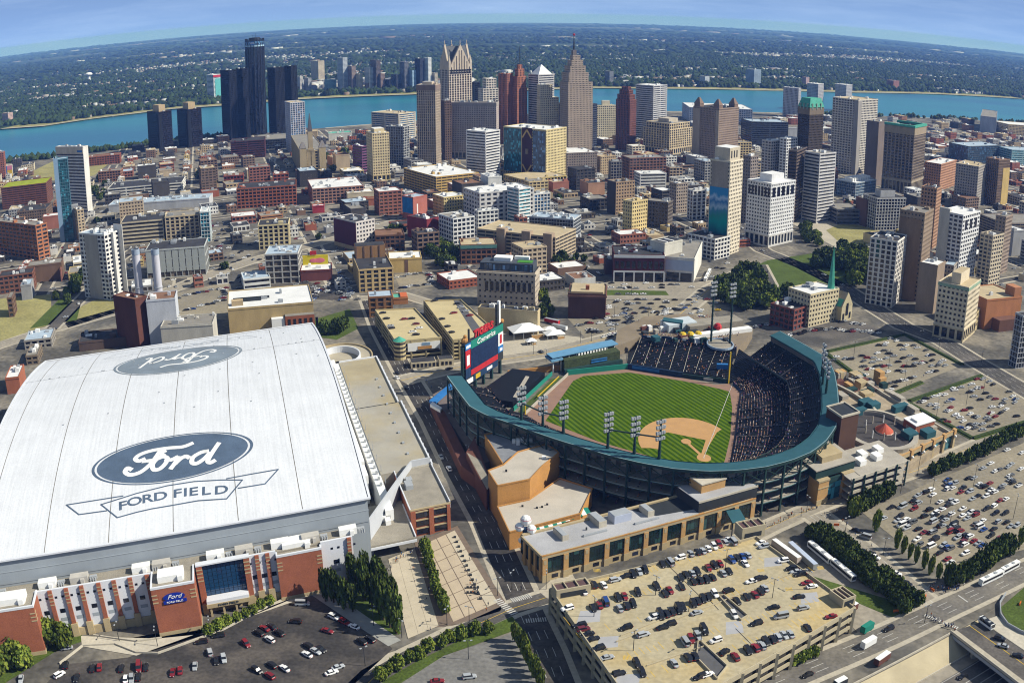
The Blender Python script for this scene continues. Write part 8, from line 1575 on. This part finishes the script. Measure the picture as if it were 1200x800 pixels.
def trpoly(px, n, h, kind, label, group, wr=.5, keep=None):
    us, vs = [p[0] for p in px], [p[1] for p in px]; k = 0; g_ = 0
    while k < n and g_ < 4000:
        g_ += 1; u, v = rt.uniform(min(us), max(us)), rt.uniform(min(vs), max(vs))
        if inpoly((u, v), px) and not near_road(*G(u, v), 1.5) and not near_foot(*G(u, v), 1): tree(u, v, h * rt.uniform(.75, 1.1), rt.choice((kind, kind, 'round')) if kind == 'dark' else kind, place(label, ('front', 'middle', 'back')[2 - min(2, int(3 * (v - min(vs)) / (max(vs) - min(vs) + 1)))] + ' ' + ('left', 'centre', 'right')[min(2, int(3 * (u - min(us)) / (max(us) - min(us) + 1)))]), group, wr); k += 1
trpoly([(836, 338), (870, 322), (900, 326), (925, 348), (915, 358), (880, 366), (845, 360)], 40, 15, 'dark', 'tree in the left half of the city park', 'trees in the left half of the park', .5)
trpoly([(945, 315), (985, 296), (1018, 305), (1020, 332), (990, 342)], 40, 15, 'dark', 'tree behind the green spire in the park', 'trees in the right half of the park', .5)
trpoly([(935, 262), (948, 265), (963, 288), (950, 290), (938, 282)], 16, 10, 'dark', 'tree between the ornate building and dry square', 'trees by the dry square', .5)
trpoly([(490, 290), (515, 285), (535, 305), (528, 318), (500, 312)], 20, 12, 'dark', 'tree in the grove by the small yellow block', 'trees in the grove left of the club house', .5)
trpoly([(440, 275), (470, 262), (478, 275), (445, 282)], 8, 10, 'far', 'tree behind the maroon walled block', 'trees behind the maroon walled block', .5)
trpoly([(630, 340), (650, 330), (648, 372), (634, 374)], 6, 10, 'dark', 'tree between the club house and the small playhouse', 'trees right of the club house', .36)
trpoly([(640, 305), (690, 300), (690, 318), (640, 322)], 9, 9, 'far', 'street tree in front of the beige parking structure', 'street trees by the beige structure', .45)
trpoly([(64, 340), (105, 315), (104, 352), (68, 368)], 10, 11, 'dark', 'tree in the cluster at the foot of the pale slab', 'trees by the pale slab', .45)
trpoly([(104, 212), (126, 208), (122, 240), (104, 240)], 12, 10, 'far', 'tree on the green behind the striped white tower', 'trees by the striped tower', .5)
trpoly([(195, 312), (245, 303), (240, 318), (200, 326)], 10, 6, 'far', 'small tree along the avenue before the louvred garage', 'trees along the avenue', .5)
trpoly([(232, 196), (252, 192), (252, 218), (234, 222)], 10, 10, 'far', 'tree in the gap left of the long red brick loft', 'trees by the red loft', .5)
trpoly([(375, 184), (405, 178), (408, 196), (380, 205)], 10, 11, 'far', 'tree on the green beside the old courthouse', 'trees by the courthouse', .5)
for k in range(40):
    u, v = rt.uniform(20, 1180), rt.uniform(205, 335)
    if not any(inpoly((u, v), r) for r in RES) and not near_foot(*G(u, v), 3): tree(u, v, 8, 'far', ' '.join(('lone street tree near the ' + short(min(LAND, key=lambda q: (q[1][0] - u) ** 2 + (q[1][1] - v) ** 2)[0])).split()[:16]), 'street trees downtown', .5)
# ---------------------------------------------------------------- vehicles
mpaintc = mat('car_paint', (1, 1, 1), .3, 0, spec=.6, objcol=True); mtyre = mat('tyre', (.015, .015, .015), .8, 0); mlight = mat('headlight', (.7, .7, .68), .2, 0); mtail = mat('tail_light', (.35, .01, .01), .3, 0); mcarg = mat('car_glass', (.015, .018, .022), .08, 0, spec=.7)
def car_meshes(L, w, hb, hc, c0, c1, s0, s1):
    b = MB(); b.use(mpaintc); n = [(-L / 2, .55, hb * .8), (-L / 2 + .25, .9, hb), (c0, .95, hb * 1.03), (c1, .95, hb * 1.02), (L / 2 - .3, .88, hb * .93), (L / 2, .62, hb * .68)]; k = len(b.v)
    for x, ws, z in n: hw = w / 2 * ws; b.v += [(x, -hw, .28), (x, -hw * 1.03, z * .7), (x, -hw * .9, z), (x, hw * .9, z), (x, hw * 1.03, z * .7), (x, hw, .28)]
    for i in range(5):
        for j in range(5): a = k + i * 6 + j; b.f.append((a, a + 6, a + 7, a + 1)); b.m.append(b.cur)
    b.f += [tuple(k + j for j in range(6)), tuple(k + 30 + 5 - j for j in range(6))]; b.m += [b.cur] * 2
    b.box(s0, -w * .38, hc - .05, s1, w * .38, hc + .04); b.use(mlight); b.box(L / 2 - .12, -w * .4, hb * .55, L / 2 + .02, -w * .22, hb * .72); b.box(L / 2 - .12, w * .22, hb * .55, L / 2 + .02, w * .4, hb * .72); b.use(mtail); b.box(-L / 2 - .02, -w * .45, hb * .6, -L / 2 + .1, -w * .25, hb * .8); b.box(-L / 2 - .02, w * .25, hb * .6, -L / 2 + .1, w * .45, hb * .8)
    body = b.build('body'); g = MB(); g.use(mcarg); k = 0; g.v += [(c0, -w * .43, hb), (c1, -w * .43, hb), (c1, w * .43, hb), (c0, w * .43, hb), (s0, -w * .37, hc), (s1, -w * .37, hc), (s1, w * .37, hc), (s0, w * .37, hc)]; g.f += [(0, 1, 5, 4), (1, 2, 6, 5), (2, 3, 7, 6), (3, 0, 4, 7)]; g.m += [0] * 4; gl_ = g.build('window')
    t = MB(); t.use(mtyre); N = 10; r_ = .34
    t.v += [(r_ * math.cos(6.283 * i / N), y, r_ * math.sin(6.283 * i / N)) for y in (-.12, .12) for i in range(N)]
    for i in range(N): j = (i + 1) % N; t.f.append((i, j, N + j, N + i)); t.m.append(0)
    t.f += [tuple(range(N))[::-1], tuple(range(N, 2 * N))]; t.m += [0, 0]; wh = t.build('wheel'); out = (body.data, gl_.data, wh.data, L, w)
    for o in (body, gl_, wh): bpy.data.objects.remove(o)
    return out
CARS = {'saloon car': car_meshes(4.8, 1.85, .92, 1.42, -1.75, 1.0, -1.1, .35), 'estate car': car_meshes(4.8, 1.95, 1.05, 1.72, -2.2, 1.1, -1.95, .5), 'van': car_meshes(5.6, 2.1, 1.2, 2.25, -2.7, 1.9, -2.6, 1.3)}
PC = {'k': ('black', (.012, .012, .014)), 'w': ('white', (.75, .75, .74)), 's': ('silver', (.36, .38, .40)), 'r': ('red', (.2, .015, .02)), 'b': ('blue', (.02, .06, .22)), 'g': ('grey', (.11, .115, .12)), 'y': ('yellow', (.7, .45, .02)), 'm': ('maroon', (.14, .02, .03))}
rc = random.Random(11); ALLC = []
def C1(x, y, z, ang, col, where, typ=None): ALLC.append((x, y, z, ang, col, where, typ or rc.choices(('saloon car', 'estate car', 'van'), (6, 5, .6))[0]))
def CL(ox, oy, s, z, where, ang, txt, jit=4):
    for it in txt.split():
        q = it.split(','); col = q[2] if len(q) > 2 else rc.choices('kwsrbg', (9, 7, 6, 1.6, 1.6, 4))[0]; x, y = G(ox + float(q[0]) / s, oy + float(q[1]) / s, z); C1(x, y, z, R((float(q[3]) if len(q) > 3 else ang) + rc.uniform(-jit, jit)), col, where)
DA, DB = 102, 22
CL(600, 600, 4, ZD + .03, 'in the top row of the rooftop car park, against the office range', DA, '385,345,k 430,345,w 483,322,s,22 535,303,k,22 567,295,k 597,283,s 625,275,k 705,247,k 740,240,s 788,218,w,22 838,198,s 870,190,k 895,185,s 920,175,w 947,165,w 970,155,r 997,145,s 1015,135,w 1035,143,s')
CL(600, 600, 4, ZD + .03, 'near the far right corner of the rooftop car park', DA, '1030,228,b 1055,217,k 1080,212,b 1105,205,s 975,245,r 948,253,k 920,265,r 1093,245,w 1165,148,w,22 1180,165,s,22')
CL(600, 600, 4, ZD + .03, 'in the tight double row in the middle of the rooftop car park', DA, '815,297,k 845,290,s 868,283,k 790,312,k 990,290,s 1017,280,k 940,308,k 912,320,k 882,323,k 850,328,k 795,352,k')
CL(600, 600, 4, ZD + .03, 'in the scattered left middle rows of the rooftop car park', DA, '678,352,k 590,380,k 528,398,r 497,405,k 438,425,b 410,440,r 380,452,k 505,455,s 537,443,k 568,433,k 717,385,k 740,370,r 1015,372,k,22 1120,328,w,22 1145,320,k,22 1172,312,k,22')
CL(600, 600, 4, ZD + .03, 'along the low dividing wall of the rooftop car park', DA, '665,497,w,22 695,487,k 722,480,k 750,470,k 780,460,k 800,450,k 850,432,k 870,420,k 895,410,k 920,400,k 950,387,w 865,475,s,22 1055,420,k 1100,400,k 1138,390,r 1165,375,k 1185,360,s 1040,485,w')
CL(600, 600, 4, ZD + .03, 'on the open nearer half of the rooftop car park', DA, '535,545,k,22 615,578,s,22 705,545,k,22 740,528,k,22 810,612,s 838,598,r 870,585,s 900,558,k 1145,525,k,22 955,605,w,22 995,660,k,40 1045,682,r 1105,652,k 1140,640,r 1170,630,s 1190,610,k 760,712,s 825,685,k 857,680,k 880,775,k,22 915,765,w,22 585,712,k 610,755,k')
CL(600, 600, 4, ZD + .03, 'along the left outer wall of the rooftop car park', DB, '320,535,k 335,553,m 355,575,k 380,597,k 405,642,k 445,685,s 500,760,k 340,375,w,100 260,455,w')
CL(900, 600, 4, ZD + .03, 'at the right end of the rooftop car park, above the parked coaches', 10, '70,232,w 110,268,k 130,283,s 150,295,k 180,335,r 205,352,w 145,400,k 165,453,s 60,493,s 25,450,k 185,545,k,100 295,493,r 20,600,k,100 45,590,s,100 75,580,s,100 105,575,s,100')
CL(0, 600, 4, .18, 'in the dark car park before the covered stadium, left half', 104, '315,640,s,20 310,720,k 280,765,w,60 360,780,k 435,735,k 467,730,r 570,735,k 590,785,w 618,785,s 652,730,r 685,730,k 650,775,k 810,755,r 845,745,r 915,725,s 945,612,k,18 1025,582,k,18 105,690,k 100,785,s')
CL(0, 600, 4, .18, 'in the dark car park before the covered stadium, middle', 110, '985,660,s 1015,700,k 1050,690,s 1155,620,r,130')
CL(300, 600, 4, .18, 'in the dark car park before the covered stadium, right half', 140, '15,570,k 40,548,r 75,540,k 110,570,k 65,600,w 185,517,k,0 218,433,s,0 365,495,w,-35 415,520,r,-35 460,540,w,-35 335,560,r,-20 245,630,k 305,645,k 280,655,s 240,670,w 75,720,k 135,735,w 65,770,r 5,745,k 385,730,s,30 355,755,w,30 495,610,k 535,600,k')
CL(300, 600, 4, .16, 'in the lower grey car park by the curved street', 10, '940,570,w,40 1000,775,s 850,795,r')
Z1 = '340,18 352,58 392,40 378,72 447,65 430,100 495,95 555,45 580,60 625,40,r 635,85,w 660,98 700,75 545,125 510,145 735,145,w 760,15 780,35 820,55 190,98 150,170 120,210,r 295,165,w 370,155 395,170 345,190 225,215 190,260 260,240,w 305,270,k 330,285 250,295 295,325'
Z2 = '445,210 490,230 445,255,w 475,275 535,250,r 530,310 560,330,w 580,290 585,350,b 605,210,k 665,240 730,240 740,300,k 655,345,k 635,390 680,415,m 380,330 365,365,r 430,360 410,405 495,395,w 450,430,m 520,425 550,440 575,455,b 460,450'
Z3 = '25,260 70,285 35,320 70,340 100,300 10,290 150,345,k 185,370,m 265,415 235,460,w 315,455 345,470 290,505,k 345,545,r 365,570'
CL(1050, 560, 5.71, .13, 'in the upper rows of the big car park at the right', 28, Z1); CL(1050, 560, 5.71, .13, 'in the right hand rows of the big car park at the right', 28, Z2); CL(1050, 560, 5.71, .13, 'in the lower left rows of the big car park at the right', 28, Z3)
CL(900, 380, 4, .13, 'at the upper edge of the big car park at the right', 28, '1065,690,w 1085,683 1140,658 1185,680,w 850,760 875,745 915,770 945,780 1000,760 1040,775 1085,775 1140,710 1145,735 1175,755 740,790 845,730 1190,605')
CL(900, 380, 4, .13, 'in the upper hedged car park right of the ballpark', 8, '320,155 310,170 440,150 465,158 385,165 545,100 520,100 545,125 570,140 590,150 620,100 635,120 700,112 665,150 690,165 725,180 735,182 495,160 490,180 520,170 530,195 565,195 610,178 650,200 680,198 610,220 430,235 470,260 445,200 470,213 755,228 770,145 820,172 610,270 640,265 665,255 590,275')
CL(900, 380, 4, .13, 'in the lower hedged car park right of the ballpark', 8, '955,283 905,297 875,310 1020,325 945,320 965,340 995,355 1065,352 1100,372 1050,390 1130,318 845,365 860,355 840,408 920,405 945,395 880,430 900,440 970,435 1025,440 1165,432 1045,480 1070,470 1005,497 820,450 840,460 900,487 715,365 780,340 740,350')
CL(640, 360, 6, .13, 'in the car park beyond the outfield', 5, '310,115 320,160 345,165 455,130 485,125 560,110 605,125 610,105 660,110 470,190,m 525,178,w 575,155 570,70 620,45,m 545,45 490,65,w 715,15 775,80 790,85 845,70 880,65 690,135,s 735,140 845,15 925,20 900,15 1050,15 1045,75 1095,68 555,15')
CL(700, 280, 8, .16, 'parked before the banded theatre', 3, '130,460 215,460 295,460 365,465 510,460 605,435 605,460 690,430 750,430 885,455 965,490 195,520 290,520 355,522 430,520 195,580,w 375,570 440,570 565,570 645,590 725,575 860,575 920,545 380,605 500,610 650,600 790,625 855,625 265,655 480,660 250,705 345,700 280,735 610,640 665,660 745,660 760,672 690,715 650,740 700,735 545,740 580,755 910,740 975,735 990,770 1030,570,r 1100,600 1130,670,y')
CL(420, 330, 8, 12.55, 'on the tan ramp with the green corner turret', 20, '228,297,k 262,350,k 300,420,s 310,440,k 430,355,r 500,350,k 540,400,m 570,440,w 510,475,w 540,500,k')
CL(420, 330, 8, 14.05, 'on the tan ramp behind the video board', 30, '715,183,k 925,210,k 960,245,s 1010,280,s 1045,320,r 895,297,r 780,355,k 830,425,k 870,480,k')
CL(300, 380, 4, .15, 'driving on the dark street between the two stadiums', 108, '868,625,s 905,680,w 700,300,k 660,230,k'); CL(900, 600, 4, .28, 'driving on the wide road by the sunken motorway', 28, '565,550,k 185,765,k 530,690,s'); CL(900, 600, 4, .35, 'on the road bridge', -38, '1100,630,s 1085,595,k 1170,675,k'); CL(900, 600, 4, -6.3, 'on the sunken motorway', 28, '910,772,k'); CL(900, 600, 4, .24, 'parked in the tree shaded lane beside the big car park', -42, '415,90,k 455,120,s 480,200,k 500,215,w 440,185,k 600,290,w 650,340,k')
for n_, px, ang, z, wh in ((44, [(885, 383), (955, 374), (1012, 380)], 25, .15, 'in the packed rows below the dark red row'), (34, [(908, 396), (965, 386), (1030, 390)], 25, .15, 'in the packed rows below the dark red row'), (40, [(368, 352), (372, 340), (410, 346), (398, 352)], 15, .15, 'in the packed car park left of the yellow corner office'), (16, [(398, 318), (405, 330), (412, 345)], 15, .12, 'in the packed car park left of the yellow corner office'), (30, [(465, 325), (500, 320), (508, 333), (470, 338)], 10, .15, 'in the car park below the small yellow block'), (30, [(205, 350), (262, 338), (262, 352), (210, 366)], 12, .15, 'in the car park behind the stadium roof')):
    p = resample([G(*q) for q in px], n_)
    for x, y in p: C1(x + rc.uniform(-2, 2), y + rc.uniform(-3, 3), z, R(ang + rc.uniform(-8, 8)), rc.choices('kwsrbg', (8, 8, 7, 2, 1, 4))[0], wh)
for pts, w_ in ROADS[6:11]:
    for x, y in dense(pts, 34): C1(x + rc.uniform(-4, 4), y + rc.uniform(-4, 4), .3, rc.choice((R(28), R(118))) , rc.choices('kwsrg', (8, 7, 6, 2, 4))[0], 'on the downtown streets')
for x, y in LOTS:
    for k in range(rc.randrange(3, 11)): s_, t_ = rc.uniform(1, 22), rc.uniform(1, 22); C1(x + av.x * s_ + bv.x * t_, y + av.y * s_ + bv.y * t_, .06, R(rc.choice((26, 26, 106))), rc.choices('kwsrg', (8, 7, 6, 2, 4))[0], 'in the downtown lots')
for px, n_, wh in (([(975, 412), (1060, 394), (1122, 428), (1036, 460)], 40, 'in the upper hedged car park right of the ballpark'), ([(1072, 470), (1150, 442), (1205, 472), (1140, 508)], 40, 'in the lower hedged car park right of the ballpark'), ([(668, 370), (708, 354), (826, 354), (836, 371), (772, 383), (692, 399)], 70, 'in the car park beyond the outfield'), ([(1020, 603), (1090, 568), (1200, 520), (1200, 635), (1110, 665)], 45, 'in the upper rows of the big car park at the right')):
    q = 0
    while q < n_:
        u, v = rc.uniform(960 if px[0][0] > 900 else 660, 1210), rc.uniform(350, 665)
        if inpoly((u, v), px): x, y = G(u, v); s_ = 5.6; x, y = x, round(y / s_) * s_; C1(x, y, .13, R(28 + rc.uniform(-6, 6)), rc.choices('kwsrbg', (7, 9, 8, 1, 1, 3))[0], wh); q += 1
k_ = 0
while k_ < 1100:
    u, v = rc.uniform(0, 1200), 190 + 150 * rc.random() ** .8; x, y = G(u, v)
    if any(inpoly((u, v), r) for r in RES) or near_foot(x, y, 2): continue
    C1(x, y, .12, R(rc.choice((26, 26, 106))), rc.choices('kwsrg', (8, 7, 6, 1, 4))[0], 'on the downtown streets'); k_ += 1
ALLC.sort(key=lambda c: c[0] ** 2 + c[1] ** 2)
for i, (x, y, z, a, col, wh, typ) in enumerate(ALLC[:300]):
    bd_, gd_, wd_, L_, w_ = CARS[typ]; cn, cc = PC[col]; o = bpy.data.objects.new('car', bd_); COL.objects.link(o); o.location = (x, y, z); o.scale = (1.14, 1.12, 1.1); o.rotation_euler = (0, 0, a + (math.pi if rc.random() < .5 else 0)); k = rc.uniform(.85, 1.15); o.color = (cc[0] * k, cc[1] * k, cc[2] * k, 1)
    tag(o, ' '.join(('%s %s %s' % (cn, typ, wh)).split()[:16]), 'car', 'cars ' + wh); g = bpy.data.objects.new('window', gd_); COL.objects.link(g); g.parent = o
    if i < 170:
        for sx in (-.3, .3):
            for sy in (-1, 1): q = bpy.data.objects.new('wheel', wd_); COL.objects.link(q); q.parent = o; q.location = (L_ * sx, sy * (w_ / 2 - .1), .34)
b = MB()
for (x, y, z, a, col, wh, typ) in ALLC[300:]:
    if near_foot(x, y, 0) and z < 3: continue
    b.use(mat('paint_' + PC[col][0], PC[col][1], .3, 0, spec=.6)); ca, sa = math.cos(a), math.sin(a); ax_, ay_ = Vector((ca, sa, 0)), Vector((-sa, ca, 0)); o_ = Vector((x, y, z)); b.obox(o_ - ax_ * 2.6 - ay_ * 1.05 + Vector((0, 0, .3)), ax_ * 5.2, ay_ * 2.1, Vector((0, 0, .65))); b.use(mcarg); b.obox(o_ - ax_ * 1.6 - ay_ * .78 + Vector((0, 0, .95)), ax_ * 2.8, ay_ * 1.56, Vector((0, 0, .42))); b.use(mat('paint_' + PC[col][0], PC[col][1])); b.obox(o_ - ax_ * 1.3 - ay_ * .7 + Vector((0, 0, 1.37)), ax_ * 2.0, ay_ * 1.4, Vector((0, 0, .07)))
stuff(b.build('parked_cars'))
def coach(u0, v0, u1, v1, label, top=mwhite, side=mwhite, z=.2, h=3.3, cat='bus', name='coach'):
    a, c = Vector((*G(u0, v0, z), 0)), Vector((*G(u1, v1, z), 0)); d = c - a; L = d.length; o = empty(name, (a.x, a.y, z), math.atan2(d.y, d.x)); tag(o, label, cat)
    b = MB(); b.use(side); b.box(0, -1.28, .4, L, 1.28, h - .15); b.use(top); b.box(.1, -1.2, h - .15, L - .1, 1.2, h + .05); b.build('body', parent=o)
    if cat == 'bus':
        b = MB(); b.use(mcarg); b.box(.6, -1.33, 1.5, L - .8, 1.33, 2.7); b.box(L - .1, -1.1, 1.2, L + .04, 1.1, 2.9); b.build('window', parent=o); b = MB(); b.use(mgrey); b.box(L * .2, -.8, h + .05, L * .35, .8, h + .3); b.build('roof_unit', parent=o); b = MB(); b.use(mgrey); b.box(L * .6, -.8, h + .05, L * .72, .8, h + .3); b.build('roof_unit', parent=o)
    for x in (L * .12, L * .78):
        for y in (-1.1, 1.1):
            b = MB(); b.use(mtyre); b.obox((x - .5, y - .15, 0), (1, 0, 0), (0, .3, 0), (0, 0, 1)); b.build('wheel', parent=o)
coach(948, 640, 973, 661, 'white coach under the dark double tree row, farther one of two'); coach(975, 661, 1000, 682, 'white coach under the dark double tree row, nearer one of two'); coach(1148, 686, 1173, 674, 'white coach waiting at the kerb by the car park corner, left one'); coach(1173, 673, 1192, 663, 'white coach waiting at the kerb by the car park corner, right one')
coach(906, 638, 936, 660, 'long cream trailer beside the garage wall', cat='trailer', name='trailer', side=mat('cream_panel', (.55, .47, .4), .5, .1)); coach(925, 641, 955, 668, 'long silver blue trailer beside the cream trailer', top=mat('trailer_blue', (.42, .48, .6), .3, .1), side=msteel, cat='trailer', name='trailer'); coach(976, 700, 1003, 715, 'short white topped truck beside the garage corner', cat='truck', name='truck', side=mbrick_d)
coach(1148, 727, 1163, 738, 'white minibus on the road bridge', h=2.6); coach(1010, 760, 1024, 752, 'white box truck at the kerb of the wide road', cat='truck', name='truck'); coach(1026, 780, 1040, 770, 'delivery truck with a white top on the wide road', cat='truck', name='truck', side=mbrick_d); coach(978, 806, 990, 800, 'dark truck at the bottom edge of the picture', cat='truck', name='truck', side=mdark); coach(826, 330, 832, 318, 'white streetcar bus beside the low modern shop', h=3); coach(1010, 742, 1021, 735, 'small green shelter box on the kerb', cat='kiosk', name='kiosk', top=mgreenp, side=mgreenp)
# ---------------------------------------------------------------- lamps, people, cones
def lamp_mesh(h):
    b = MB(); b.use(mdark); b.cone(0, 0, 0, h, .16, .1, 6); b.bar((-1.2, 0, h), (1.2, 0, h), .14); o1 = b.build('pole'); b = MB(); b.use(mgrey); b.box(-1.7, -.25, h - .1, -.8, .25, h + .15); b.box(.8, -.25, h - .1, 1.7, .25, h + .15); o2 = b.build('lamp_head'); r_ = (o1.data, o2.data); bpy.data.objects.remove(o1); bpy.data.objects.remove(o2); return r_
LM = [lamp_mesh(9), lamp_mesh(14)]
def lamp(u, v, label, group, k=0, z=0.0):
    o = bpy.data.objects.new('street_lamp', LM[k][0]); COL.objects.link(o); o.location = (*G(u, v, z), z); tag(o, label, 'street lamp', group); c = bpy.data.objects.new('lamp_head', LM[k][1]); COL.objects.link(c); c.parent = o; o.rotation_euler = (0, 0, rc.uniform(0, 3))
for u, v in ((549, 772), (471, 747), (428, 780), (524, 733), (550, 732), (583, 698), (438, 733), (140, 751), (185, 757), (248, 745)): lamp(u, v, 'dark lamp post on the paving before the covered stadium', 'lamps before the stadium')
for u, v in ((998, 465), (1041, 432), (1078, 408), (1000, 422), (1132, 475), (1097, 490), (1060, 445), (1152, 462)): lamp(u, v, 'tall dark lamp post over the hedged car parks', 'lamps of the hedged car parks', 1)
for u, v in ((1187, 608), (1090, 590), (1140, 572), (1110, 628), (1075, 557), (1055, 578)): lamp(u, v, 'tall dark lamp post in the big car park', 'lamps of the big car park', 1)
for u, v in ((696, 722), (768, 697), (807, 716), (742, 762), (820, 762), (905, 700), (945, 690), (850, 665)): lamp(u, v, 'lamp post standing on the rooftop car park', 'lamps of the rooftop car park', 0, ZD)
for u, v in ((693, 400), (721, 391), (748, 388), (775, 378), (640, 424), (680, 402), (720, 372), (740, 345), (760, 372), (625, 415), (560, 443), (516, 470), (529, 500), (548, 540), (600, 690), (640, 690), (1083, 730), (1035, 650), (990, 625), (945, 600), (1150, 425), (1100, 410), (1060, 390)): lamp(u, v, 'slim dark street lamp round the ballpark, nearest the ' + short(min(LAND, key=lambda q: (q[1][0] - u) ** 2 + (q[1][1] - v) ** 2)[0]) if v < 500 else 'slim dark street lamp on the streets nearest the camera round the ballpark', 'street lamps round the ballpark')
def person_mesh(c, s):
    b = MB(); b.use(mat('cloth_dark_trousers', (.03, .03, .05), .9, 0)); prof = [(0, .10, .16), (.45, .11, .17), (.85, .15, .2)]
    b.cone(-.0, -.09, 0, .86, .07, .1, 6, True); b.cone(0, .09, 0, .86, .07, .1, 6, True); b.use(c); b.cone(0, 0, .82, 1.25, .17, .21, 8); b.cone(0, 0, 1.25, 1.47, .21, .08, 8); b.bar((0, -.22, 1.38), (.06, -.28, .85), .09); b.bar((0, .22, 1.38), (-.04, .28, .85), .09); b.use(mat('cloth_skin', (.35, .2, .13), .9, 0)); b.cone(0, 0, 1.45, 1.52, .06, .06, 6); b.ball(0, 0, 1.63, .1, .09, .13, 8, 6); b.use(mat('hair_dark', (.02, .014, .01), .9, 0)); b.ball(-.02, 0, 1.68, .11, .1, .1, 8, 5)
    o = b.build('person'); m = o.data; bpy.data.objects.remove(o); return m
PM = [(n, person_mesh(mat('cloth_%s' % k, (.1, .1, .1), .9, 0), i)) for i, (n, k) in enumerate((('navy', 'navy'), ('white', 'white'), ('orange', 'orange'), ('grey', 'grey'), ('blue', 'blue')))]
def people(px, n, where, jit=1.5, z=.3):
    for x, y in resample([G(*q) for q in px], n):
        nm, me = rc.choice(PM); o = bpy.data.objects.new('person', me); COL.objects.link(o); o.location = (x + rc.gauss(0, jit), y + rc.gauss(0, jit), z); o.rotation_euler = (0, 0, rc.uniform(0, 6.28)); tag(o, 'person in a %s top %s' % (nm, where), 'person', 'people ' + where)
people([(1086, 722), (1100, 729), (1118, 737)], 22, 'on the crossing by the sunken motorway', 1.2); people([(1092, 690), (1110, 690), (1122, 686)], 46, 'in the crowd at the car park corner', 1.8); people([(480, 665), (500, 700), (515, 738)], 8, 'walking on the left paved square', 3); people([(540, 650), (556, 690), (570, 712)], 10, 'walking on the slabbed square', 3); people([(898, 618), (925, 607), (958, 595)], 26, 'on the pavement by the gate house', 1.5); people([(960, 600), (1000, 620), (1040, 655)], 14, 'in the tree shaded lane', 3); people([(1030, 440), (1055, 452), (1090, 440)], 8, 'between the hedged car parks', 2); people([(455, 668), (470, 652), (485, 648)], 16, 'queueing at the stadium entrance', .7); people([(560, 445), (520, 455), (500, 450)], 12, 'on the shaded street behind the video board', 3)
for i, (u, v) in enumerate(((1050, 717), (1084, 700), (1092, 692), (980, 616), (1195, 708))):
    b = MB(); b.use(mat('barrier_orange', (.65, .15, .03), .7, .1)); b.box(-1.4, -.15, 0, 1.4, .15, 1.1); b.box(-1.2, -.4, 0, -1, .4, .3); b.box(1, -.4, 0, 1.2, .4, .3); tag(b.build('road_barrier', loc=(*G(u, v), .3), rz=i), ('orange road barrier at the lower end of the dark double tree row', 'orange road barrier at the mouth of the shaded lane', 'orange road barrier beside the waiting crowd', 'orange road barrier at the upper end of the shaded lane', 'orange road barrier beside the curved grey wall')[i], 'barrier')
# ---------------------------------------------------------------- air
b = MB(); N = 48; b.cone(0, 0, -10.5, 239.5, 27600, 27600, 64); hz = b.build('haze'); stuff(hz)
hm = bpy.data.materials.new('air'); hm.use_nodes = True; hn = hm.node_tree.nodes; hn.remove(hn['Principled BSDF']); pv = hn.new('ShaderNodeVolumePrincipled'); pv.inputs['Color'].default_value = (0.18, 0.37, 1.0, 1); pv.inputs['Density'].default_value = 0.00006; pv.inputs['Anisotropy'].default_value = 0.0; pv.inputs['Absorption Color'].default_value = (0.5, 0.70, 1, 1)
hm.node_tree.links.new(pv.outputs[0], hn['Material Output'].inputs['Volume']); hz.data.materials.append(hm)
